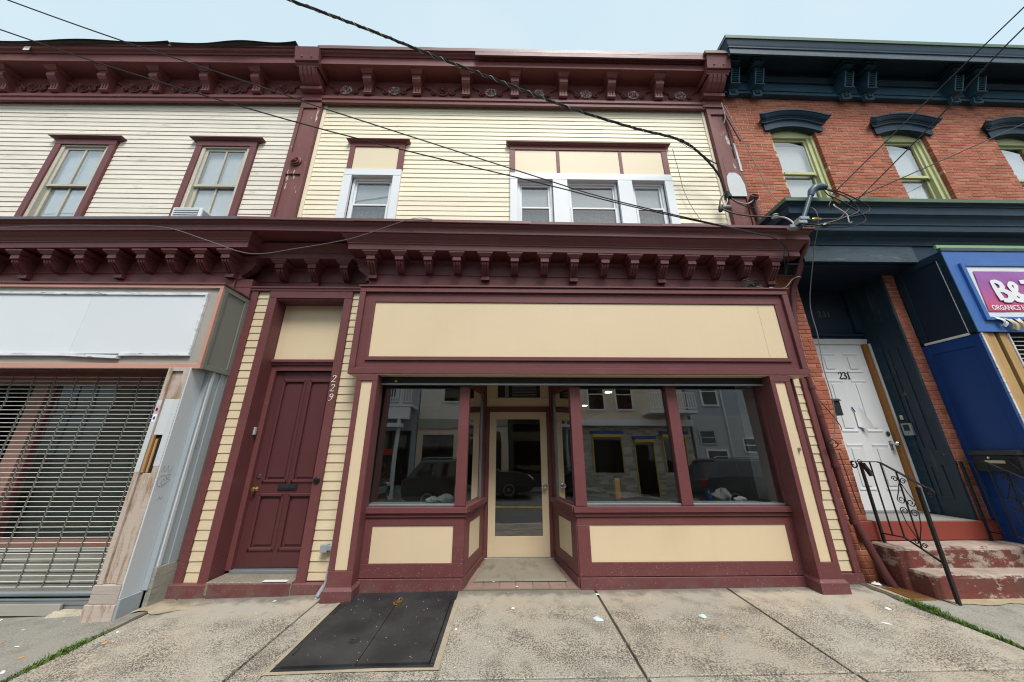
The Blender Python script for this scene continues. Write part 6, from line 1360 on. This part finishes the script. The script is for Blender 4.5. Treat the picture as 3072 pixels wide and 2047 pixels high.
# ================================================================== litter
def litter(x, y, s, mat, label, cat='litter', rz=None, curl=.25):
    rz = random.uniform(0, 6.28) if rz is None else rz; a, b = s; n = 5; z0 = gz(x, y) if not (y > 0 and -.5 < x < .9) else .014 + .059 * y
    n = 9; m = MB(); ring = []; ph = random.uniform(0, 6)
    for k in range(n):
        t = 2 * math.pi * k / n; rr = random.uniform(.55, 1.); ring.append((rr * a * .5 * math.cos(t), rr * b * .5 * math.sin(t)))
    cs, sn = math.cos(rz), math.sin(rz); V = []
    for sc, up in ((1, .002), (.62, .35), (.25, .5)):
        for (p, q) in ring:
            p, q = p * sc, q * sc; h = .003 + up * curl * min(a, b) * (.4 + random.random())
            V.append((x + p * cs - q * sn, y + p * sn + q * cs, z0 + h))
    V.append((x, y, z0 + .003 + curl * .35 * min(a, b)))
    F_ = [(l * n + k, l * n + (k + 1) % n, (l + 1) * n + (k + 1) % n, (l + 1) * n + k) for l in (0, 1) for k in range(n)] + [(2 * n + k, 2 * n + (k + 1) % n, 3 * n) for k in range(n)]
    m.add(V, F_)
    single('litter_scrap', m, mat, label, cat, 'litter scraps on the pavement')
for x, y, s, mt, lb in (
 (-3.90, -1.21, (.10, .03), 'paper', 'white paper strip at the lower left corner of the pavement'),
 (-4.30, -.84, (.06, .02), 'paper', 'small white paper sliver left of the grass joint'),
 (-3.53, -.86, (.045, .045), 'paper_orange', 'orange wrapper beside a pink scrap near the grass joint'),
 (-3.48, -.84, (.05, .02), 'paper_pink', 'pink scrap beside an orange wrapper near the grass joint'),
 (-4.02, -1.02, (.05, .03), 'paper_orange', 'dull orange scrap on the grey pavement left of the grass joint'),
 (-4.56, -.76, (.05, .03), 'paper_orange', 'orange scrap at the left edge of the pavement'),
 (-5.2, -.30, (.05, .03), 'paper', 'pale scrap below the kick board of the roller grille'),
 (-4.66, -.535, (.04, .02), 'paper', 'tiny white scrap in front of the roller grille'),
 (-3.62, -.68, (.05, .02), 'paper', 'white scrap just right of the grass joint on the left'),
 (-4.45, -.40, (.03, .02), 'paper_cream', 'cream scrap near the foot of the peeling pilaster'),
 (-2.54, -.13, (.05, .03), 'paper', 'curled white paper below the sill of the burgundy house door'),
 (.08, -.43, (.05, .04), 'paper', 'white scrap on the pavement before the floor tiles'),
 (-.14, .16, (.04, .03), 'paper', 'white scrap on the red floor tiles'),
 (.135, .03, (.045, .04), 'paper_teal', 'teal scrap on the red floor tiles'),
 (-.45, -.81, (.045, .03), 'paper', 'white spot beside the right edge of the cellar hatch'),
 (-1.17, .0, (.03, .02), 'paper', 'small white scrap at the base board above the hatch'),
 (-1.42, -.06, (.04, .025), 'paper', 'pale scrap on the back plate of the cellar hatch'),
 (.90, -.66, (.13, .10), 'paper_teal', 'crumpled pale plastic wrapper left of the middle pavement joint'),
 (1.935, -.645, (.10, .09), 'paper_teal', 'crumpled teal wrapper right of the middle pavement joint'),
 (1.03, -.13, (.06, .05), 'paper_teal', 'greenish packet at the top of the middle pavement joint'),
 (3.88, -.56, (.11, .06), 'paper', 'white tissue on the pavement before the right shop pilaster'),
 (3.56, -.83, (.09, .04), 'paper', 'white paper sliver furthest out before the right shop pilaster'),
 (1.91, -1.0, (.04, .03), 'paper_orange', 'small orange scrap below the crumpled teal wrapper'),
 (4.02, -.72, (.06, .03), 'paper_cream', 'cream scrap beside the grass of the right joint')):
    litter(x, y, s, mt, lb)
LF = MB(); litter(4.40, .02, (.12, .09), 'paper', 'crumpled white tissue at the foot of the thick downpipe', curl=.5)
spk = MB()
for i in range(40):
    x, y = random.uniform(-1.7, -.6), random.uniform(-1.28, -.05); s = random.uniform(.0015, .004); spk.box(x, x + s, y, y + s, hz(x, y) + .009, hz(x, y) + .013, 0)
for i in range(260):
    x, y = random.uniform(-4.9, 4.2), random.uniform(-1.5, -.05); s = random.uniform(.002, .007); spk.box(x, x + s, y, y + s, gz(x, y), gz(x, y) + .003, 0)
single('grit', spk, 'trim_white', 'scattered pale grit on the pavement and hatch', 'grit', kind='stuff')
# grass growing in the pavement joints
def grass(spots, label):
    m = MB()
    for (x, y, n, h, w_) in spots:
        for _ in range(n):
            px, py = x + random.gauss(0, w_), y + random.gauss(0, .05); hh = h * random.uniform(.4, 1.1); a = random.uniform(0, 6.28); l = random.uniform(.2, .9) * hh; b = .0035
            z = gz(px, py) - .005; dx, dy = math.cos(a), math.sin(a); nx, ny = -dy * b, dx * b
            m.add([(px - nx, py - ny, z), (px + nx, py + ny, z), (px + nx * .8 + dx * l * .4, py + ny * .8 + dy * l * .4, z + hh * .7), (px - nx * .8 + dx * l * .4, py - ny * .8 + dy * l * .4, z + hh * .7), (px + dx * l, py + dy * l, z + hh * .95)], [(0, 1, 2, 3), (3, 2, 4)])
    single('grass', m, 'grass', label, 'grass', kind='stuff')
grass([(-3.728, -.62 + .0, 30, .02, .018), (-3.728, -.74, 50, .03, .02), (-3.73, -.88, 130, .04, .022), (-3.73, -.96, 160, .045, .024), (-3.73, -1.04, 90, .035, .02), (-3.73, -1.15, 110, .035, .02), (-3.728, -1.22, 60, .03, .02), (-3.725, -1.38, 120, .035, .02), (-3.725, -1.45, 120, .035, .02)], 'green grass growing in the pavement joint at the left')
grass([(4.252, -.47, 160, .05, .026), (4.252, -.55, 240, .06, .028), (4.255, -.63, 240, .06, .028), (4.255, -.72, 150, .045, .022), (4.256, -.80, 140, .04, .02), (4.256, -.90, 120, .035, .018), (4.256, -1.0, 120, .035, .016), (4.257, -1.1, 110, .03, .014), (4.257, -1.2, 70, .02, .012)], 'green grass growing in the pavement joint at the right')
part('joint_dirt', MB().grid(lambda u, v: (4.205 + .085 * u + .012 * math.sin(v * 23), .05 - .85 * v, gz(4.25, .05 - .85 * v) + .004 + random.uniform(0, .012) * math.sin(math.pi * u)), 4, 40), 'dirt', walk)
part('joint_dirt', MB().grid(lambda u, v: (-3.76 + .05 * u + .008 * math.sin(v * 23), -.1 - 1.3 * v, gz(-3.73, -.1 - 1.3 * v) + .001 + random.uniform(0, .006) * math.sin(math.pi * u)), 4, 40), 'dirt', walk)
part('broken_edge', MB().grid(lambda u, v: (-3.90 + .55 * u, -.32 + .30 * v + .05 * math.sin(u * 9), gz(-3.7, -.2) + .004 + random.uniform(0, .004)), 10, 5), 'concrete_patch', walk)
# goods lying in the shop windows
def blob(c, s, name, mat, label, cat, seed, n=10):
    random.seed(seed); m = MB(); k = len(m.v)
    f = lambda u, v: (c[0] + s[0] * math.cos(6.283 * u) * math.sin(3.1416 * v) * (1 + .3 * math.sin(u * 25 + seed) * math.sin(v * 9) + .18 * math.sin(u * 44 + v * 13 + seed)), c[1] + s[1] * math.sin(6.283 * u) * math.sin(3.1416 * v) * (1 + .2 * math.sin(u * 19 + v * 8)), c[2] + s[2] * (1 - math.cos(3.1416 * v)) * .5 * (1 + .22 * math.sin(u * 31 + seed) + .1 * math.sin(u * 57 + v * 20)))
    m.grid(f, 30, 14); single(name, m, mat, label, cat)
blob((-1.50, .35, .87), (.11, .1, .17), 'plastic_bag', 'plastic_black', 'black plastic bag in the left shop window', 'bag', 1)
blob((-.78, .22, .888), (.11, .07, .08), 'plastic_bag', 'plastic_white', 'white plastic bag in the left shop window beside the post', 'bag', 2)
blob((-.95, .20, .888), (.07, .06, .06), 'plastic_cloth', 'paper_teal', 'small pale cloth left of the white bag in the left shop window', 'cloth', 3)
blob((2.98, .40, .87), (.11, .08, .13), 'plastic_bag', 'plastic_white', 'crumpled white plastic bag in the right shop window', 'bag', 4)
blob((3.20, .36, .87), (.07, .05, .05), 'plastic_cloth', 'paper', 'small white cloth beside the bag in the right shop window', 'cloth', 5)
single('plastic_bottle', MB().lathe((2.77, .36, .87), (0, 0, 1), [(.035, 0), (.037, .02), (.034, .06), (.037, .10), (.014, .13), (.014, .15)], 12), 'plastic_blue', 'small blue bottle standing in the right shop window', 'bottle', smooth=True)
single('plastic_toy', MB().lathe((-.665, .30, .87), (0, 0, 1), [(.02, 0), (.03, .1), (.02, .2), (.01, .24)], 8), 'plastic_green', 'bright green plastic object behind the left window post', 'toy', smooth=True)
single('carton', MB().box(1.62, 1.69, .75, .83, .85, 1.12), 'box_orange', 'upright orange and white carton in the right shop window', 'box')
for i, (x0, x1, y_, lb) in enumerate(((1.70, 2.25, .65, 'printed poster sheets lying flat in the right shop window'), (1.05, 1.50, 1.0, 'pale poster sheet lying at the left of the right shop window'))):
    single('poster_sheet', MB().grid(lambda u, v: (x0 + (x1 - x0) * u, y_ + .5 * v, .87 + .05 * i + .02 * math.sin(u * 4)), 8, 4), 'poster_print', lb, 'poster', 'posters in the shop window')
TH = thing('tool_handle', 'black handled tool standing in the right corner of the shop window', 'tool', (3.42, .3, .87))
part('handle', MB().tube([(3.40, .33, .89), (3.36, .36, 1.17)], .014, 8), 'plastic_black', TH, True); part('tray', MB().lathe((3.42, .27, .887), (0, 0, 1), [(.10, 0), (.11, .012), (.09, .006)], 14), 'black_metal', TH, True)
random.seed(11)
# ================================================================== the other side of the street (seen in the window panes)
YO = -12.4; GO = -.12
struct('far_sidewalk', MB().box(-30, 30, YO - .5, -10.62, -1.2, GO, .02), 'concrete_grey')
def mass(parent, x0, x1, z1, mat, zb=GO, depth=7):
    return part('wall', MB().box(x0, x1, YO - depth, YO, zb, z1, 0), mat, parent)
def lapped(parent, x0, x1, z0, z1, mat, e=.115):
    m = MB(); z = z0
    while z < z1: m.hexa([(x0, YO, z), (x0, YO + .022, z), (x1, YO + .022, z), (x1, YO, z), (x0, YO, z + e), (x0, YO + .006, z + e), (x1, YO + .006, z + e), (x1, YO, z + e)]); z += e
    o = part('siding', m, mat, parent); o['kind'] = 'stuff'; return o
def owin(parent, x0, x1, z0, z1, fm='trim_white', o=.03):
    w_ = part('window', MB().box(x0 - .09, x0, YO, YO + o + .03, z0 - .08, z1 + .1).box(x1, x1 + .09, YO, YO + o + .03, z0 - .08, z1 + .1).box(x0, x1, YO, YO + o + .03, z1, z1 + .1).box(x0, x1, YO, YO + o + .05, z0 - .08, z0).box(x0, x1, YO, YO + o + .02, .5 * (z0 + z1) - .025, .5 * (z0 + z1) + .025), fm, parent)
    part('pane', MB().box(x0, x1, YO + .024, YO + .028, z0, z1, 0), 'glass_car', w_); part('blind', MB().box(x0, x1, YO + .0225, YO + .0235, .5 * (z0 + z1), z1, 0), 'shade_grey', w_)
    return w_
def balcony(parent, x0, x1, z, d_=1.1):
    b = part('balcony', MB().box(x0, x1, YO, YO + d_, z - .12, z), 'trim_white', parent)
    part('handrail', MB().box(x0, x1, YO + d_ - .06, YO + d_, z + .82, z + .88).box(x0, x1, YO + d_ - .06, YO + d_, z + .08, z + .13), 'trim_white', b)
    k = x0 + .05
    while k < x1: part('baluster', MB().box(k, k + .045, YO + d_ - .05, YO + d_ - .01, z + .13, z + .82, 0), 'trim_white', b); k += .13
    return b
H1 = thing('porch_house', 'white two storey porch house with balcony reflected in the left shop window', 'house', (-6.9, YO, GO))
mass(H1, -10, -4.45, 7.6, 'grey_siding'); balcony(H1, -9.6, -4.5, 4.05)
for x in (-9.5, -7.0, -5.1): part('column', MB().lathe((x, YO + 1.0, 4.05), (0, 0, 1), [(.11, 0), (.09, .1), (.08, 2.3), (.11, 2.4)], 12), 'trim_white', H1, True); part('post', MB().lathe((x, YO + 1.0, GO), (0, 0, 1), [(.12, 0), (.1, .2), (.09, 3.9), (.12, 4.0)], 12), 'trim_white', H1, True)
part('porch_roof', MB().box(-10, -4.45, YO, YO + 1.25, 6.45, 6.7), 'trim_white', H1); part('sign_fascia', MB().box(-9.6, -4.6, YO + .9, YO + 1.12, 3.35, 3.9), 'trim_white', H1); part('awning', MB().box(-7.4, -4.9, YO + .9, YO + 1.4, 2.95, 3.12), 'trim_white', H1)
part('shop_glass', MB().box(-9.4, -4.7, YO + .05, YO + .06, .4, 2.9, 0), 'glass_car', H1); part('yellow_sign', MB().box(-7.1, -6.4, YO + 1.13, YO + 1.16, 3.4, 3.85), 'awning_yellow', H1); part('red_sign', MB().box(-6.4, -5.3, YO + .12, YO + .16, 1.75, 2.05), 'shop_red', H1)
owin(H1, -9, -8, 4.6, 6.1); owin(H1, -6.6, -5.7, 4.6, 6.1)
FB = thing('flower_boxes', 'flower display before the shop reflected in the left shop window', 'plants', (-6.2, YO + .6, GO))
part('tray', MB().box(-7.3, -5.2, YO + .45, YO + .8, GO, .7), 'shop_red', FB); fm_ = MB()
for i in range(220):
    x, y, z = random.uniform(-7.3, -5.2), YO + random.uniform(.4, .9), .7 + random.random() * .7; s = .06; a = random.uniform(0, 3)
    fm_.add([(x - s * math.cos(a), y - s * math.sin(a), z - s), (x + s * math.cos(a), y + s * math.sin(a), z - s * .3), (x + s * math.cos(a) * .5, y, z + s), (x - s * .8, y + .03, z + s * .5)], [(0, 1, 2, 3)])
fo = part('flowers', fm_, 'flowers', FB); fo['kind'] = 'stuff'
H2 = thing('pale_house', 'pale clapboard house with dark ground floor reflected in the left shop window', 'house', (-2.2, YO, GO))
mass(H2, -4.4, .2, 7.8, 'trim_white'); lapped(H2, -4.4, .2, 3.5, 7.8, 'white_siding'); part('ground_floor', MB().box(-4.4, .2, YO, YO + .05, GO, 3.0), 'stucco', H2); part('band', MB().box(-4.4, .2, YO, YO + .12, 3.0, 3.48), 'grey_putty', H2)
owin(H2, -3.2, -2.3, 4.4, 5.9); owin(H2, -1.4, -.5, 4.4, 5.9); part('shop_glass', MB().box(-4.1, -2.6, YO + .06, YO + .07, .8, 2.7, 0).box(-1.6, -.2, YO + .06, YO + .07, .3, 2.7, 0), 'glass_car', H2)
H3 = thing('dark_shop', 'dark fronted shop with a curved grey gable reflected in the glass door', 'shop', (1.9, YO, GO))
mass(H3, .25, 3.55, 5.0, 'interior_dark'); part('gable', MB().prism([(.25, 4.2)] + [(.25 + 3.3 * i / 14, 5.0 + .7 * math.sin(math.pi * i / 14)) for i in range(15)] + [(3.55, 4.2)], 'y', YO + .001, YO + .12), 'grey_putty', H3); part('shop_glass', MB().box(.5, 3.3, YO + .02, YO + .03, .4, 3.1, 0), 'glass_car', H3)
part('lintel', MB().box(.25, 3.55, YO + .001, YO + .25, 3.4, 3.62), 'trim_white', H3)
H4 = thing('stone_shop', 'stone faced shop with yellow framed windows reflected in the right panes', 'shop', (6.3, YO, GO))
mass(H4, 3.6, 9.3, 7.9, 'stucco'); part('cornice_band', MB().box(3.6, 9.4, YO, YO + .35, 3.12, 3.42), 'trim_white', H4)
st = MB(); z = GO
SOP = [(4.3, 5.75, .95, 2.75), (6.35, 7.35, GO, 2.5), (7.8, 8.95, .95, 2.75)]
while z < 3.1:
    h = random.uniform(.08, .13); 
    for (a, b) in spans(3.6, 9.3, z + h / 2, SOP):
        x = a
        while x < b - .05:
            l = random.uniform(.2, .55); st.box(x + .006, min(x + l, b) - .006, YO, YO + random.uniform(.03, .07), z + .006, z + h - .006, 0); x += l
    z += h
so_ = part('stone_facing', st, 'stone_face', H4); so_['kind'] = 'stuff'
for (a, b, c_, d_) in SOP:
    w_ = part('shop_window', MB().box(a, a + .05, YO, YO + .12, c_, d_).box(b - .05, b, YO, YO + .12, c_, d_), 'awning_yellow', H4); part('pane', MB().box(a + .05, b - .05, YO + .04, YO + .045, c_, d_ - .3, 0), 'glass_car', w_)
    part('shutter_box', MB().box(a - .08, b + .08, YO, YO + .3, d_ - .02, d_ + .12), 'awning_blue', w_); part('yellow_valance', MB().box(a, b, YO + .1, YO + .28, d_ - .2, d_ - .03), 'awning_yellow', w_)
owin(H4, 4.3, 5.05, 3.95, 5.5); owin(H4, 5.75, 6.5, 3.95, 5.5); balcony(H4, 7.0, 9.3, 3.75)
H5 = thing('grey_house', 'grey clapboard house with small white windows reflected in the rightmost pane', 'house', (11.5, YO, GO))
mass(H5, 9.45, 15, 7.6, 'grey_siding'); lapped(H5, 9.45, 15, GO, 3.6, 'far_grey'); owin(H5, 10.3, 11.0, 4.2, 5.6); owin(H5, 9.8, 10.5, 2.3, 2.9, 'grey_siding'); owin(H5, 12.0, 12.8, 1.9, 2.5); owin(H5, 10.0, 10.95, GO + .2, 1.9)
for x in (11.45, 11.8, 12.15): part('meter_box', MB().box(x, x + .26, YO, YO + .16, 1.05, 1.4), 'trim_white' if x < 11.5 else 'interior_dark', H5)
part('gutter_pipe', MB().tube([(11.25, YO + .08, GO), (11.25, YO + .08, 5.5)], .04, 8), 'trim_white', H5, True)
H6 = thing('end_house', 'plain far house closing the left end of the reflected street', 'house', (-14, YO, GO)); mass(H6, -20, -10.1, 7.2, 'stucco'); owin(H6, -13, -12, 4, 5.5)
H7 = thing('corner_house', 'plain far house closing the right end of the reflected street', 'house', (18, YO, GO)); mass(H7, 15.1, 24, 7.4, 'trim_white'); owin(H7, 16, 17, 4, 5.5)
def suv(x0, y1, mat, label, flip=False, L_=4.75):
    T = thing('parked_car', label, 'car', (x0 + L_ / 2, y1 - .95, GO - .1), 'cars parked across the street'); zr = GO - .06; W = 1.88
    X_ = lambda u: x0 + (L_ - u if flip else u); y0_ = y1 - W
    low = [(0.05, .42), (.0, .62), (.03, .95), (.12, 1.06), (.9, 1.10), (3.05, 1.08), (3.3, 1.05), (4.3, .96), (4.68, .82), (4.75, .6), (4.7, .36), (4.4, .25), (.4, .27)]
    part('body', MB().prism([(X_(u * L_ / 4.75), zr + z) for u, z in low], 'y', y0_ + .02, y1 - .02), mat, T)
    def tap(pts_b, pts_t, zb, zt, ib, it, mt, nm):
        a, b = pts_b; c_, d_ = pts_t
        P = [(X_(a), y0_ + ib, zb), (X_(b), y0_ + ib, zb), (X_(b), y1 - ib, zb), (X_(a), y1 - ib, zb), (X_(c_), y0_ + it, zt), (X_(d_), y0_ + it, zt), (X_(d_), y1 - it, zt), (X_(c_), y1 - it, zt)]
        part(nm, MB().hexa(P), mt, T)
    tap((.14, 3.35), (.55, 2.55), zr + 1.06, zr + 1.62, .06, .22, mat, 'cabin'); tap((.5, 2.6), (.75, 2.35), zr + 1.62, zr + 1.69, .22, .30, mat, 'roof')
    for (a, b, c_, d_) in ((.42, 1.25, .72, 1.3), (1.34, 2.1, 1.38, 2.05), (2.18, 3.1, 2.13, 2.52)):
        f_ = lambda t: y1 - .06 - .16 * t + .004
        P = [(X_(a), f_(.1), zr + 1.12), (X_(b), f_(.1), zr + 1.12), (X_(d_), f_(.9), zr + 1.56), (X_(c_), f_(.9), zr + 1.56)]
        part('side_window', MB().add(P + [(x, y - .01, z) for x, y, z in P], [(0, 1, 2, 3), (7, 6, 5, 4), (0, 4, 5, 1), (1, 5, 6, 2), (2, 6, 7, 3), (3, 7, 4, 0)]), 'glass_car', T)
    for u in (.92, 3.78):
        for yy, sg in ((y1 - .02, 1), (y0_ + .02, -1)):
            w_ = part('wheel', MB().lathe((X_(u), yy - sg * .22, zr + .36), (0, sg, 0), [(.30, 0), (.36, .02), (.365, .1), (.36, .2), (.27, .235), (.26, .22)], 20), 'tyre', T, True)
            part('rim', MB().lathe((X_(u), yy - sg * .01, zr + .36), (0, sg, 0), [(.24, -.02), (.22, .015), (.07, .0), (.05, .03), (.0, .032)], 14), 'galv', w_, True)
    for yy in (y1 - .35, y0_ + .05):
        part('headlight', MB().box(X_(4.45), X_(4.735), yy, yy + .30, zr + .70, zr + .84, .03), 'vinyl_white', T); part('taillight', MB().box(X_(-.012), X_(.14), yy, yy + .30, zr + .78, zr + 1.02, .02), 'taillight', T)
    part('grille', MB().box(X_(4.72), X_(4.765), y0_ + .5, y1 - .5, zr + .5, zr + .74, .01), 'galv', T); part('roof_rail', MB().tube([(X_(.6), y1 - .3, zr + 1.69), (X_(.7), y1 - .3, zr + 1.74), (X_(2.2), y1 - .3, zr + 1.74), (X_(2.35), y1 - .3, zr + 1.68)], .015, 6), 'galv', T, True); part('mirror', MB().box(X_(2.75), X_(2.95), y1 - .05, y1 + .14, zr + 1.08, zr + 1.22, .03), mat, T)
suv(7.0, -7.7, 'suv_paint', 'black car reflected in the right shop windows')
suv(-3.6, -7.7, 'suv_paint', 'black car reflected in the left shop window and the glass door')
suv(-9.3, -7.75, 'car_dark', 'dark car at the far left of the reflected street')
for x_ in (-6.2, 13.5):
    PO = thing('utility_pole', 'timber utility pole by the far kerb at the %s end of the reflected street' % ('left' if x_ < 0 else 'right'), 'pole', (x_, -10.9, GO), 'utility poles across the street')
    part('post', MB().tube([(x_, -10.9, GO), (x_ + .03, -10.9, 9.2)], lambda t: .15 - .04 * t, 10), 'old_boards', PO, True); part('crossarm', MB().box(x_ - .9, x_ + .9, -10.98, -10.82, 8.5, 8.62), 'old_boards', PO)
